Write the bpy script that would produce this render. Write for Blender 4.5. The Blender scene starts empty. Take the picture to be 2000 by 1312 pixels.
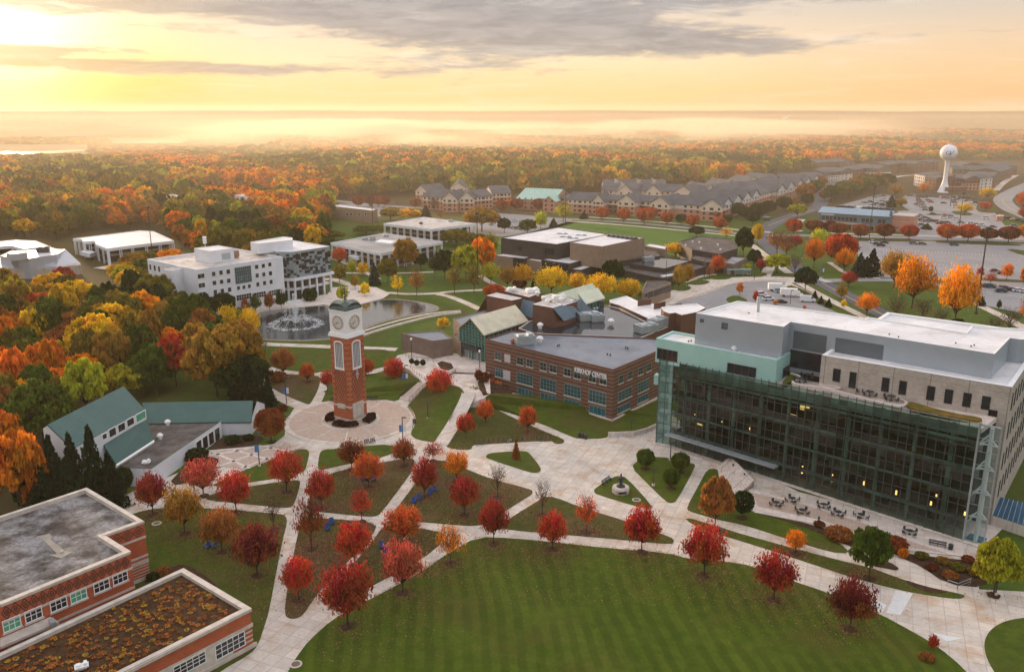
import bpy, bmesh, math, random
import numpy as np
from mathutils import Vector, Matrix
from mathutils.geometry import tessellate_polygon
R = math.radians
SC = bpy.context.scene
COL = SC.collection
rnd = random.Random(7)
# --- camera
FPX, PITCH, CAMZ = 1670.0, R(14.79), 72.0
cam = bpy.data.cameras.new("camera"); camo = bpy.data.objects.new("camera", cam); COL.objects.link(camo)
camo.location = (0, 0, CAMZ); camo.rotation_euler = (R(90) - PITCH, 0, 0)
cam.sensor_width = 36; cam.lens = FPX / 2000 * 36; cam.clip_start = 1; cam.clip_end = 60000
SC.camera = camo
SC.view_settings.view_transform = 'Standard'; SC.view_settings.look = 'None'
SC.view_settings.exposure = 0.7; SC.view_settings.gamma = 1
SC.render.engine = 'CYCLES'
cy = SC.cycles
cy.use_denoising = True
try: cy.denoiser = 'OPENIMAGEDENOISE'
except Exception: pass
cy.max_bounces = 6; cy.diffuse_bounces = 2; cy.glossy_bounces = 2; cy.transmission_bounces = 3
cy.transparent_max_bounces = 12; cy.volume_bounces = 1
cy.volume_step_rate = 4.0; cy.volume_preview_step_rate = 4.0; cy.volume_max_steps = 96
cy.sample_clamp_indirect = 4.0; cy.caustics_reflective = False; cy.caustics_refractive = False
cy.use_adaptive_sampling = True; cy.adaptive_threshold = 0.02
# --- colour + node helpers
def lin(c):
 return tuple((x/255/12.92 if x/255 <= .04045 else ((x/255+.055)/1.055)**2.4) for x in c)
class NT:
 def __init__(s, tree): s.t = tree; s.n = tree.nodes; s.l = tree.links
 def new(s, typ, **kw):
  n = s.n.new(typ)
  for k, v in kw.items(): setattr(n, k, v)
  return n
 def put(s, sock, v):
  if isinstance(v, bpy.types.NodeSocket): s.l.new(v, sock)
  elif isinstance(v, (tuple, list)) and len(v) == 3 and sock.type == 'RGBA': sock.default_value = (*v, 1)
  else: sock.default_value = v
 def m(s, op, a, b=0.0, c=None, clamp=False):
  n = s.new('ShaderNodeMath', operation=op, use_clamp=clamp)
  s.put(n.inputs[0], a); s.put(n.inputs[1], b)
  if c is not None: s.put(n.inputs[2], c)
  return n.outputs[0]
 def vm(s, op, a, b=(0, 0, 0)):
  n = s.new('ShaderNodeVectorMath', operation=op); s.put(n.inputs[0], a); s.put(n.inputs[1], b)
  return n.outputs[0]
 def mix(s, f, a, b, mode='MIX'):
  n = s.new('ShaderNodeMix', data_type='RGBA', blend_type=mode)
  s.put(n.inputs[0], f); s.put(n.inputs[6], a); s.put(n.inputs[7], b)
  return n.outputs[2]
 def ramp(s, f, stops, interp='LINEAR'):
  n = s.new('ShaderNodeValToRGB'); n.color_ramp.interpolation = interp
  e = n.color_ramp.elements
  while len(e) < len(stops): e.new(.5)
  for i, (p, c) in enumerate(stops): e[i].position = p; e[i].color = (*c, 1)
  s.put(n.inputs[0], f); return n.outputs[0]
 def smooth(s, x, a, b):
  n = s.new('ShaderNodeMapRange', interpolation_type='SMOOTHSTEP')
  s.put(n.inputs[0], x); s.put(n.inputs[1], a); s.put(n.inputs[2], b); s.put(n.inputs[3], 0.0); s.put(n.inputs[4], 1.0)
  return n.outputs[0]
 def noise(s, vec, scale, detail=3, rough=.55, dist=0.0, out=0):
  n = s.new('ShaderNodeTexNoise'); s.put(n.inputs['Vector'], vec)
  n.inputs['Scale'].default_value = scale; n.inputs['Detail'].default_value = detail
  n.inputs['Roughness'].default_value = rough; n.inputs['Distortion'].default_value = dist
  return n.outputs[out]
 def comb(s, x, y, z):
  n = s.new('ShaderNodeCombineXYZ'); s.put(n.inputs[0], x); s.put(n.inputs[1], y); s.put(n.inputs[2], z)
  return n.outputs[0]
# --- sky
SUN_AZ, SUN_EL = R(-33), R(7)          # azimuth from +Y towards +X
sun_dir = Vector((math.sin(SUN_AZ)*math.cos(SUN_EL), math.cos(SUN_AZ)*math.cos(SUN_EL), math.sin(SUN_EL)))
world = bpy.data.worlds.new("World"); SC.world = world; world.use_nodes = True
w = NT(world.node_tree); w.n.clear()
tc = w.new('ShaderNodeTexCoord').outputs['Generated']
sep = w.new('ShaderNodeSeparateXYZ'); w.put(sep.inputs[0], tc)
X, Y, Z = sep.outputs
az = w.m('MULTIPLY', w.m('ARCTAN2', X, Y), 57.2958)          # degrees
el = w.m('MULTIPLY', w.m('ARCSINE', Z), 57.2958)
def px2az(px): return math.degrees(math.atan((px-1000)/1727))
def py2el(py): return math.degrees(math.atan((656-py)/FPX)) - 14.79
e01 = w.m('DIVIDE', w.m('ADD', el, 2.0), 42.0, clamp=True)      # -2..40 deg -> 0..1
def E(d): return (d+2)/42
cen = w.ramp(e01, [(E(-2), lin((225,170,95))), (E(0), lin((246,200,128))), (E(1.4), lin((253,216,156))), (E(3.0), lin((253,226,184))), (E(5), lin((240,218,192))), (E(8), lin((205,198,194))), (E(18), lin((206,206,214))), (E(40), lin((214,217,222)))])
lef = w.ramp(e01, [(E(-2), lin((225,160,60))), (E(0), lin((240,178,60))), (E(1.2), lin((250,188,40))), (E(2.3), lin((250,196,62))), (E(3.4), lin((250,222,150))), (E(6), lin((246,226,190))), (E(12), lin((225,212,200))), (E(40), lin((214,212,222)))])
rig = w.ramp(e01, [(E(-2), lin((215,160,115))), (E(0), lin((240,186,128))), (E(2), lin((244,202,152))), (E(4), lin((236,206,172))), (E(6), lin((212,200,186))), (E(12), lin((205,202,206))), (E(40), lin((210,212,226)))])
fl = w.smooth(az, -14.0, -30.0); fr = w.smooth(az, 6.0, 30.0)
sky = w.mix(fl, cen, lef); sky = w.mix(fr, sky, rig)
# everything more than 70 degrees away from the dawn is cool and a little darker
fb = w.smooth(w.m('ABSOLUTE', w.m('ADD', az, 20.0)), 60.0, 120.0)
back = w.ramp(e01, [(E(-2), lin((140,142,146))), (E(0), lin((178,176,178))), (E(10), lin((190,193,198))), (E(40), lin((208,212,220)))])
sky = w.mix(fb, sky, back)
sky = w.mix(1.0, sky, w.mix(w.smooth(el, 9.0, 30.0), (1,1,1), (1.45,1.42,1.40)), 'MULTIPLY')
# glare of the veiled sun
dt = w.new('ShaderNodeVectorMath', operation='DOT_PRODUCT'); w.put(dt.inputs[0], tc); w.put(dt.inputs[1], Vector((math.sin(R(-30))*.998, math.cos(R(-30))*.998, .075)).normalized())
g = w.m('POWER', w.m('MAXIMUM', dt.outputs['Value'], 0.0), 300.0)
g2 = w.m('POWER', w.m('MAXIMUM', dt.outputs['Value'], 0.0), 50.0)
# cloud streaks
flat = w.comb(w.m('MULTIPLY', az, 0.075), w.m('MULTIPLY', el, 0.62), 3.3)
n1 = w.noise(flat, 1.0, 7, .62, .35)
n2 = w.noise(w.comb(w.m('MULTIPLY', az, 0.28), w.m('MULTIPLY', el, 1.5), 9.1), 1.0, 6, .65, .3)
def blob(px, py, rx, ry, amp, tilt=0.0):
 a0, e0 = px2az(px), py2el(py); ra = rx*.0333; re = ry*.0325
 da = w.m('DIVIDE', w.m('SUBTRACT', az, a0), ra)
 de = w.m('DIVIDE', w.m('SUBTRACT', w.m('ADD', el, w.m('MULTIPLY', w.m('SUBTRACT', az, a0), tilt)), e0), re)
 q = w.m('ADD', w.m('MULTIPLY', da, da), w.m('MULTIPLY', de, de))
 return w.m('MULTIPLY', w.m('POWER', 2.718, w.m('MULTIPLY', q, -1.0)), amp)
s = None
for b in [(940,44,380,56,1.15,.03), (1270,82,270,24,.9,.06), (560,8,420,28,1.0,0), (120,-2,480,34,1.15,-.01), (240,135,380,12,1.2,.01),
          (90,110,200,9,1.0,.0), (920,112,220,30,.5,.0), (1640,6,420,18,.45,-.03), (1250,-45,500,50,.6,0), (430,72,150,10,.45,.05), (300,-60,700,45,.7,0)]:
 q = blob(*b); s = q if s is None else w.m('ADD', s, q)
cf = w.m('ADD', s, w.m('MULTIPLY', w.m('SUBTRACT', n1, .5), 1.5))
cf = w.m('ADD', cf, w.m('MULTIPLY', w.m('SUBTRACT', n2, .5), 1.9))
cfac = w.m('MULTIPLY', w.smooth(cf, .26, .85), w.m('SUBTRACT', 1.0, w.smooth(el, 9.0, 14.0)))
thin = w.m('MULTIPLY', w.smooth(w.noise(flat, 1.7, 6, .6, .6), .5, .75), .30)
cloudc = w.mix(w.smooth(n2, .3, .7), lin((108,114,130)), lin((158,156,162)))
cloudc = w.mix(w.m('MULTIPLY', fl, .45), cloudc, lin((186,160,130)))
sky = w.mix(w.m('MULTIPLY', cfac, .74), sky, cloudc)
sky = w.mix(thin, sky, lin((250,240,226)))
glow = w.mix(1.0, sky, w.mix(w.m('MULTIPLY', w.m('MULTIPLY', g, w.m('SUBTRACT', 1.0, w.m('MULTIPLY', cfac, .85))), 1.0), (0,0,0), (1.05,.92,.68)), 'ADD')
glow = w.mix(1.0, glow, w.mix(w.m('MULTIPLY', g2, .05), (0,0,0), (1.0,.62,.2)), 'ADD')
nish = w.new('ShaderNodeTexSky', sky_type='NISHITA'); nish.sun_disc = False
nish.sun_elevation = SUN_EL; nish.sun_rotation = SUN_AZ; nish.altitude = 200; nish.dust_density = 3
bg1 = w.new('ShaderNodeBackground'); w.put(bg1.inputs[0], nish.outputs[0]); bg1.inputs[1].default_value = .05
bg2 = w.new('ShaderNodeBackground'); w.put(bg2.inputs[0], glow); bg2.inputs[1].default_value = .72
ad = w.new('ShaderNodeMixShader'); ad.inputs[0].default_value = .94; w.l.new(bg1.outputs[0], ad.inputs[1]); w.l.new(bg2.outputs[0], ad.inputs[2])
wo = w.new('ShaderNodeOutputWorld'); w.l.new(ad.outputs[0], wo.inputs[0])
world.cycles.sampling_method = 'AUTOMATIC'
# --- sun
sl = bpy.data.lights.new("sun", 'SUN'); sl.energy = 3.6; sl.angle = R(8); sl.color = (1.0, .70, .42)
so = bpy.data.objects.new("sun", sl); COL.objects.link(so)
so.rotation_euler = sun_dir.to_track_quat('Z', 'Y').to_euler()
# --- projection helpers (pixels of the 2000x1312 photograph -> points of the place)
cp, sp = math.cos(PITCH), math.sin(PITCH)
def P(px, py, z=0.0):
 dx, dy = (px-1000)/FPX, (656-py)/FPX
 d = (dx, cp + dy*sp, -sp + dy*cp)
 t = (z-CAMZ)/d[2]
 return Vector((d[0]*t, d[1]*t, z))
def P2(px, py, z=0.0): v = P(px, py, z); return (v.x, v.y)
def zfor(x, y, py):            # height at which the vertical through (x, y) crosses image row py
 a = PITCH - math.atan((656-py)/FPX)
 return CAMZ - y*math.tan(a)
def scale_at(v): return FPX / (v[1]*cp + (CAMZ-(v[2] if len(v) > 2 else 0))*sp)     # px per metre
# --- objects
def tag(o, label=None, cat=None, group=None, kind=None):
 if label: o['label'] = label
 if cat: o['category'] = cat
 if group: o['group'] = group
 if kind: o['kind'] = kind
 return o
def empty(name, loc=(0, 0, 0), rz=0.0, label=None, cat=None, group=None):
 o = bpy.data.objects.new(name, None); o.empty_display_size = .5; COL.objects.link(o)
 o.location = loc; o.rotation_euler = (0, 0, rz)
 return tag(o, label, cat, group)
class MB:
 def __init__(s): s.v = []; s.f = []; s.mi = []
 def face(s, pts, mi=0):
  n = len(s.v); s.v.extend([tuple(p) for p in pts]); s.f.append(tuple(range(n, n+len(pts)))); s.mi.append(mi)
 def box(s, c, u, v, hu, hv, z0, z1, mi=0):
  c = Vector((c[0], c[1])); u = Vector((u[0], u[1])); v = Vector((v[0], v[1]))
  q = [c-u*hu-v*hv, c+u*hu-v*hv, c+u*hu+v*hv, c-u*hu+v*hv]
  s.prism([(p.x, p.y) for p in q], z0, z1, mi)
 def abox(s, x0, x1, y0, y1, z0, z1, mi=0): s.prism([(x0,y0),(x1,y0),(x1,y1),(x0,y1)], z0, z1, mi)
 def prism(s, pts, z0, z1, mi=0, top=None, bottom=True):
  pts = ccw(pts); n = len(pts); b = len(s.v)
  s.v.extend([(p[0], p[1], z0) for p in pts]); s.v.extend([(p[0], p[1], z1) for p in pts])
  for i in range(n):
   j = (i+1) % n; s.f.append((b+i, b+j, b+n+j, b+n+i)); s.mi.append(mi)
  tri = tessellate_polygon([[Vector((p[0], p[1], 0)) for p in pts]])
  for t in tri:
   a = t
   c0, c1, c2 = (Vector(pts[k][:2]) for k in a)
   if (c1-c0).cross(c2-c0) < 0: a = (a[0], a[2], a[1])
   s.f.append(tuple(b+n+k for k in a)); s.mi.append(mi if top is None else top)
   if bottom: s.f.append(tuple(b+k for k in reversed(a))); s.mi.append(mi)
 def tube(s, path, r, n=6, mi=0, cap=True):
  path = [Vector(p) for p in path]; rs = r if isinstance(r, (list, tuple)) else [r]*len(path); b = len(s.v)
  for i, p in enumerate(path):
   d = (path[min(i+1, len(path)-1)] - path[max(i-1, 0)]).normalized()
   u = d.cross(Vector((0, 0, 1)));
   if u.length < .05: u = Vector((1, 0, 0))
   u.normalize(); vv = d.cross(u)
   for k in range(n):
    a = 2*math.pi*k/n; s.v.append(tuple(p + (u*math.cos(a)+vv*math.sin(a))*rs[i]))
  for i in range(len(path)-1):
   for k in range(n):
    a, c = b+i*n+k, b+i*n+(k+1) % n; s.f.append((a, c, c+n, a+n)); s.mi.append(mi)
  if cap:
   s.f.append(tuple(b+k for k in reversed(range(n)))); s.mi.append(mi)
   s.f.append(tuple(b+(len(path)-1)*n+k for k in range(n))); s.mi.append(mi)
 def lathe(s, c, prof, n=12, mi=0):
  b = len(s.v)
  for (r, z) in prof:
   for k in range(n): a = 2*math.pi*k/n; s.v.append((c[0]+r*math.cos(a), c[1]+r*math.sin(a), z))
  for i in range(len(prof)-1):
   for k in range(n):
    a, d = b+i*n+k, b+i*n+(k+1) % n; s.f.append((a, d, d+n, a+n)); s.mi.append(mi)
  s.f.append(tuple(b+k for k in reversed(range(n)))); s.mi.append(mi)
  s.f.append(tuple(b+(len(prof)-1)*n+k for k in range(n))); s.mi.append(mi)
 def wall(s, a, b, s0, s1, z0, z1, o0, o1, mi=0):
  """a box on the outside of wall a->b (outward is right of a->b): s0..s1 along it, o0..o1 outward"""
  a = Vector((a[0], a[1])); b = Vector((b[0], b[1])); u = (b-a).normalized(); n = Vector((u.y, -u.x))
  q = [a+u*s0+n*o1, a+u*s1+n*o1, a+u*s1+n*o0, a+u*s0+n*o0]
  s.prism([(p.x, p.y) for p in q], z0, z1, mi)
 def build(s, name, mats, parent=None, smooth=False, uv=True):
  me = bpy.data.meshes.new(name); me.from_pydata(s.v, [], s.f)
  mats = mats if isinstance(mats, (list, tuple)) else [mats]
  for m_ in mats: me.materials.append(m_)
  if len(mats) > 1: me.polygons.foreach_set('material_index', s.mi)
  if smooth: me.polygons.foreach_set('use_smooth', [True]*len(s.f))
  if uv and s.f: auto_uv(me)
  me.update()
  o = bpy.data.objects.new(name, me); COL.objects.link(o)
  if parent is not None: o.parent = parent
  return o
def auto_uv(me):
 uvl = me.uv_layers.new(name='UVMap'); n = len(me.loops); uv = np.zeros((n, 2), np.float32)
 vs = me.vertices
 for p in me.polygons:
  nx, ny, nz = p.normal
  if abs(nz) > .85:
   for li in p.loop_indices: c = vs[me.loops[li].vertex_index].co; uv[li] = (c.x, c.y)
  else:
   l = math.hypot(nx, ny) or 1; tx, ty = -ny/l, nx/l; k = 1/max(.3, math.sqrt(max(0, 1-nz*nz)))
   for li in p.loop_indices: c = vs[me.loops[li].vertex_index].co; uv[li] = (c.x*tx+c.y*ty, c.z*k)
 uvl.data.foreach_set('uv', uv.ravel())
def area2(pts): return sum(pts[i][0]*pts[(i+1) % len(pts)][1]-pts[(i+1) % len(pts)][0]*pts[i][1] for i in range(len(pts)))
def ccw(pts): pts = list(pts); return pts if area2(pts) > 0 else pts[::-1]
def inset(pts, d):
 pts = ccw(pts); n = len(pts); out = []
 for i in range(n):
  p0, p1, p2 = Vector(pts[i-1][:2]), Vector(pts[i][:2]), Vector(pts[(i+1) % n][:2])
  u1, u2 = (p1-p0).normalized(), (p2-p1).normalized()
  n1, n2 = Vector((-u1.y, u1.x)), Vector((-u2.y, u2.x)); k = 1+n1.dot(n2)
  q = p1 + (n1+n2)*(d/max(k, .3)); out.append((q.x, q.y))
 return out
def chaikin(pts, it=2, closed=True):
 for _ in range(it):
  out = []; n = len(pts); rng = range(n) if closed else range(n-1)
  if not closed: out.append(pts[0])
  for i in rng:
   a, b = pts[i], pts[(i+1) % n]
   out.append(tuple(.75*x+.25*y for x, y in zip(a, b))); out.append(tuple(.25*x+.75*y for x, y in zip(a, b)))
  if not closed: out.append(pts[-1])
  pts = out
 return pts
# --- materials
MATS = {}
def coords(k, kind='Object'):
 return k.new('ShaderNodeTexCoord').outputs[kind]
def mat(name, c1, c2=None, scale=.6, rough=.8, spec=.35, bump=0.0, metal=0.0, detail=4, fine=0.0, world_=False, em=None, ems=0.0):
 """a surface whose colour wanders between c1 and c2 (linear albedo)"""
 if name in MATS: return MATS[name]
 m = bpy.data.materials.new(name); m.use_nodes = True; k = NT(m.node_tree); k.n.clear()
 b = k.new('ShaderNodeBsdfPrincipled'); o = k.new('ShaderNodeOutputMaterial'); k.l.new(b.outputs[0], o.inputs[0])
 if world_: co = k.new('ShaderNodeNewGeometry').outputs['Position']
 else: co = coords(k)
 if c2 is None: c2 = tuple(x*.82 for x in c1)
 n = k.noise(co, scale, detail, .6)
 col = k.mix(k.smooth(n, .35, .65), c1, c2)
 if fine:
  n3 = k.noise(co, scale*9, 2, .6)
  col = k.mix(1.0, col, k.mix(n3, (1-fine,)*3, (1+fine,)*3), 'MULTIPLY')
 k.put(b.inputs['Base Color'], col); b.inputs['Roughness'].default_value = rough
 b.inputs['Specular IOR Level'].default_value = spec; b.inputs['Metallic'].default_value = metal
 if bump:
  bp = k.new('ShaderNodeBump'); bp.inputs['Strength'].default_value = bump; bp.inputs['Distance'].default_value = .1
  k.put(bp.inputs['Height'], k.noise(co, scale*6, 3)); k.l.new(bp.outputs[0], b.inputs['Normal'])
 if em: b.inputs['Emission Color'].default_value = (*em, 1); b.inputs['Emission Strength'].default_value = ems
 MATS[name] = m; return m
def mat_bands(name, base, base2, line, period, frac, rough=.8, lines_u=None, linec=None):
 """masonry / cladding from the UV in metres: courses of a second colour every `period` metres of height"""
 if name in MATS: return MATS[name]
 m = bpy.data.materials.new(name); m.use_nodes = True; k = NT(m.node_tree); k.n.clear()
 b = k.new('ShaderNodeBsdfPrincipled'); o = k.new('ShaderNodeOutputMaterial'); k.l.new(b.outputs[0], o.inputs[0])
 uv = k.new('ShaderNodeUVMap').outputs[0]; sp_ = k.new('ShaderNodeSeparateXYZ'); k.put(sp_.inputs[0], uv)
 n = k.noise(k.new('ShaderNodeNewGeometry').outputs['Position'], .35, 5, .65)
 br = k.new('ShaderNodeTexBrick'); k.put(br.inputs['Vector'], uv); br.inputs['Scale'].default_value = 1
 br.inputs['Brick Width'].default_value = .5; br.inputs['Row Height'].default_value = .16; br.inputs['Mortar Size'].default_value = .012
 br.inputs['Color1'].default_value = (.86,.86,.86,1); br.inputs['Color2'].default_value = (1.12,1.12,1.12,1); br.inputs['Mortar'].default_value = (1.0,.98,.95,1)
 col = k.mix(k.smooth(n, .3, .7), base, base2)
 col = k.mix(1.0, col, br.outputs[0], 'MULTIPLY')
 if period:
  f = k.m('LESS_THAN', k.m('FRACT', k.m('DIVIDE', sp_.outputs[1], period)), frac); col = k.mix(f, col, line)
 if lines_u:
  f = k.m('LESS_THAN', k.m('FRACT', k.m('DIVIDE', sp_.outputs[0], lines_u)), .02); col = k.mix(f, col, linec or tuple(x*.4 for x in base))
 k.put(b.inputs['Base Color'], col); b.inputs['Roughness'].default_value = rough; b.inputs['Specular IOR Level'].default_value = .3
 MATS[name] = m; return m
def pane_glass(name, body, tint, w_, h_, lo, hi):
 m = bpy.data.materials.new(name); m.use_nodes = True; k = NT(m.node_tree); k.n.clear(); o = k.new('ShaderNodeOutputMaterial'); b = k.new('ShaderNodeBsdfPrincipled')
 b.inputs['Base Color'].default_value = (*body, 1); b.inputs['Roughness'].default_value = .03; b.inputs['Specular IOR Level'].default_value = .65
 sv = k.new('ShaderNodeSeparateXYZ'); k.put(sv.inputs[0], k.new('ShaderNodeUVMap').outputs[0]); wn = k.new('ShaderNodeTexWhiteNoise', noise_dimensions='2D')
 k.put(wn.inputs['Vector'], k.comb(k.m('FLOOR', k.m('DIVIDE', sv.outputs[0], w_)), k.m('FLOOR', k.m('DIVIDE', sv.outputs[1], h_)), 0)); t = k.new('ShaderNodeBsdfTransparent'); t.inputs[0].default_value = (*tint, 1)
 mx = k.new('ShaderNodeMixShader'); k.put(mx.inputs[0], k.m('ADD', lo, k.m('MULTIPLY', wn.outputs[0], hi-lo))); k.l.new(b.outputs[0], mx.inputs[1]); k.l.new(t.outputs[0], mx.inputs[2]); k.l.new(mx.outputs[0], o.inputs[0])
 bp = k.new('ShaderNodeBump'); bp.inputs['Strength'].default_value = .15; bp.inputs['Distance'].default_value = .3; k.put(bp.inputs['Height'], k.noise(k.new('ShaderNodeNewGeometry').outputs['Position'], .35, 2)); k.l.new(bp.outputs[0], b.inputs['Normal']); return m
def mat_seam(name, c1, c2, period=.6, rough=.45, metal=.0, horizontal=False, depth=.25):
 """ribbed metal: standing seams across the UV"""
 if name in MATS: return MATS[name]
 m = bpy.data.materials.new(name); m.use_nodes = True; k = NT(m.node_tree); k.n.clear()
 b = k.new('ShaderNodeBsdfPrincipled'); o = k.new('ShaderNodeOutputMaterial'); k.l.new(b.outputs[0], o.inputs[0])
 uv = k.new('ShaderNodeUVMap').outputs[0]; sp_ = k.new('ShaderNodeSeparateXYZ'); k.put(sp_.inputs[0], uv)
 a = k.m('FRACT', k.m('DIVIDE', sp_.outputs[1 if horizontal else 0], period))
 f = k.m('LESS_THAN', a, .14)
 n = k.noise(k.new('ShaderNodeNewGeometry').outputs['Position'], .25, 5, .6)
 col = k.mix(k.smooth(n, .3, .7), c1, c2); col = k.mix(k.m('MULTIPLY', f, depth), col, (0.02,)*3)
 k.put(b.inputs['Base Color'], col); b.inputs['Roughness'].default_value = rough; b.inputs['Metallic'].default_value = metal
 bp = k.new('ShaderNodeBump'); bp.inputs['Strength'].default_value = .5; bp.inputs['Distance'].default_value = .05
 k.put(bp.inputs['Height'], f); k.l.new(bp.outputs[0], b.inputs['Normal'])
 MATS[name] = m; return m
def mat_glass(name, tint=(.02,.025,.03), rough=.06, seethrough=0.0, glosscol=(1,1,1)):
 if name in MATS: return MATS[name]
 m = bpy.data.materials.new(name); m.use_nodes = True; k = NT(m.node_tree); k.n.clear()
 o = k.new('ShaderNodeOutputMaterial')
 b = k.new('ShaderNodeBsdfPrincipled')
 n = k.noise(k.new('ShaderNodeNewGeometry').outputs['Position'], .5, 2)
 k.put(b.inputs['Base Color'], k.mix(n, tint, tuple(x*2.4+.004 for x in tint))); b.inputs['Roughness'].default_value = rough
 b.inputs['Specular IOR Level'].default_value = .6
 if seethrough:
  t = k.new('ShaderNodeBsdfTransparent'); t.inputs[0].default_value = (*glosscol, 1)
  mx = k.new('ShaderNodeMixShader'); mx.inputs[0].default_value = seethrough
  k.l.new(b.outputs[0], mx.inputs[1]); k.l.new(t.outputs[0], mx.inputs[2]); k.l.new(mx.outputs[0], o.inputs[0])
 else: k.l.new(b.outputs[0], o.inputs[0])
 MATS[name] = m; return m
# --- ground materials
def mat_grass(name, a, b, brown, stripes=0.0, brown_amt=.35, sparkle=.25):
 m = bpy.data.materials.new(name); m.use_nodes = True; k = NT(m.node_tree); k.n.clear()
 bs = k.new('ShaderNodeBsdfPrincipled'); o = k.new('ShaderNodeOutputMaterial'); k.l.new(bs.outputs[0], o.inputs[0])
 pos = k.new('ShaderNodeNewGeometry').outputs['Position']
 n1 = k.noise(pos, .06, 5, .6); n2 = k.noise(pos, .5, 4, .65); n3 = k.noise(pos, 2.6, 3, .7)
 col = k.mix(k.smooth(n2, .3, .7), a, b)
 col = k.mix(k.m('MULTIPLY', k.smooth(n1, .45, .7), brown_amt), col, brown)
 if stripes:
  s_ = k.new('ShaderNodeSeparateXYZ'); k.put(s_.inputs[0], pos)
  x = k.m('ADD', s_.outputs[0], k.m('MULTIPLY', k.noise(pos, .05, 2), 3.4))
  x = k.m('ADD', x, k.m('MULTIPLY', s_.outputs[1], .10))
  w1 = k.smooth(k.m('SINE', k.m('MULTIPLY', x, 2.5)), -.6, .6)
  w1 = k.m('MULTIPLY', w1, k.m('MULTIPLY', k.smooth(k.noise(pos, .11, 3), .3, .55), stripes))
  col = k.mix(w1, col, tuple(c*.62 for c in a))
 g = k.mix(n3, (1-sparkle,)*3, (1+sparkle,)*3); col = k.mix(1.0, col, g, 'MULTIPLY')
 k.put(bs.inputs['Base Color'], col); bs.inputs['Roughness'].default_value = .95; bs.inputs['Specular IOR Level'].default_value = .12
 bp = k.new('ShaderNodeBump'); bp.inputs['Strength'].default_value = .6; bp.inputs['Distance'].default_value = .12
 k.put(bp.inputs['Height'], n3); k.l.new(bp.outputs[0], bs.inputs['Normal'])
 return m
def mat_paving(name, a, b, stain, joint=3.0, joint_dark=.72, stain_amt=.5, rot=.4, rough=.75):
 m = bpy.data.materials.new(name); m.use_nodes = True; k = NT(m.node_tree); k.n.clear()
 bs = k.new('ShaderNodeBsdfPrincipled'); o = k.new('ShaderNodeOutputMaterial'); k.l.new(bs.outputs[0], o.inputs[0])
 pos = k.new('ShaderNodeNewGeometry').outputs['Position']
 mp = k.new('ShaderNodeMapping'); mp.inputs['Rotation'].default_value = (0, 0, rot); k.l.new(pos, mp.inputs['Vector'])
 br = k.new('ShaderNodeTexBrick'); k.l.new(mp.outputs[0], br.inputs['Vector']); br.offset = 0.0
 br.inputs['Scale'].default_value = 1; br.inputs['Brick Width'].default_value = joint; br.inputs['Row Height'].default_value = joint
 br.inputs['Mortar Size'].default_value = .075
 br.inputs['Color1'].default_value = (.90,.90,.90,1); br.inputs['Color2'].default_value = (1.08,1.08,1.08,1); br.inputs['Mortar'].default_value = (joint_dark,)*3+(1,)
 n = k.noise(pos, .22, 6, .65, .3); n2 = k.noise(pos, .9, 5, .7); n3 = k.noise(pos, 4.0, 3, .7)
 col = k.mix(k.smooth(n2, .3, .7), a, b); col = k.mix(k.m('MULTIPLY', k.smooth(n, .48, .66), stain_amt), col, stain)
 col = k.mix(1.0, col, br.outputs[0], 'MULTIPLY'); col = k.mix(1.0, col, k.mix(n3, (.9,)*3, (1.1,)*3), 'MULTIPLY')
 k.put(bs.inputs['Base Color'], col); bs.inputs['Roughness'].default_value = rough; bs.inputs['Specular IOR Level'].default_value = .3
 return m
BROWN = (.10,.062,.03)
G_LAWN = mat_grass("lawn_grass", (.050,.078,.007), (.080,.105,.011), BROWN, 0, .65)
G_GREAT = mat_grass("great_lawn_grass", (.055,.088,.006), (.084,.112,.010), (.092,.078,.016), .5, .7)
G_LEAFY = mat_grass("leaf_strewn_grass", (.052,.066,.009), (.085,.075,.020), (.13,.075,.042), 0, .8, .45)
G_FIELD = mat_grass("sports_turf", (.060,.13,.018), (.085,.16,.025), (.11,.15,.035), 0, .5, .1)
G_BASE = mat_grass("campus_ground", (.070,.085,.018), (.095,.105,.025), BROWN, 0, .5)
CONC = mat_paving("concrete_paving", (.56,.485,.41), (.67,.59,.51), (.50,.345,.23), 2.2, .76, .8)
CONC2 = mat_paving("pale_concrete", (.64,.54,.47), (.72,.62,.55), (.56,.45,.36), 1.5, .85, .3)
PINK = mat_paving("pink_brick_paving", (.47,.345,.27), (.53,.40,.32), (.42,.31,.23), .6, .9, .3)
ASPH = mat_paving("old_asphalt", (.26,.245,.245), (.31,.29,.285), (.22,.205,.20), 14, .9, .5)
ASPD = mat_paving("dark_asphalt", (.085,.088,.105), (.105,.108,.125), (.07,.07,.08), 20, 1, .4)
MULCH = mat("mulch", (.045,.025,.016), (.085,.045,.028), 1.2, .95, .1, .5, fine=.4, world_=True)
PAINT = mat("road_paint", (.75,.72,.65), (.6,.58,.52), 2, .6)
YPAINT = mat("yellow_paint", (.62,.42,.08), (.5,.34,.08), 2, .6)
def pz(p, dz=0.0): return P(p[0], p[1], (p[2] if len(p) > 2 else 0)+dz)
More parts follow.
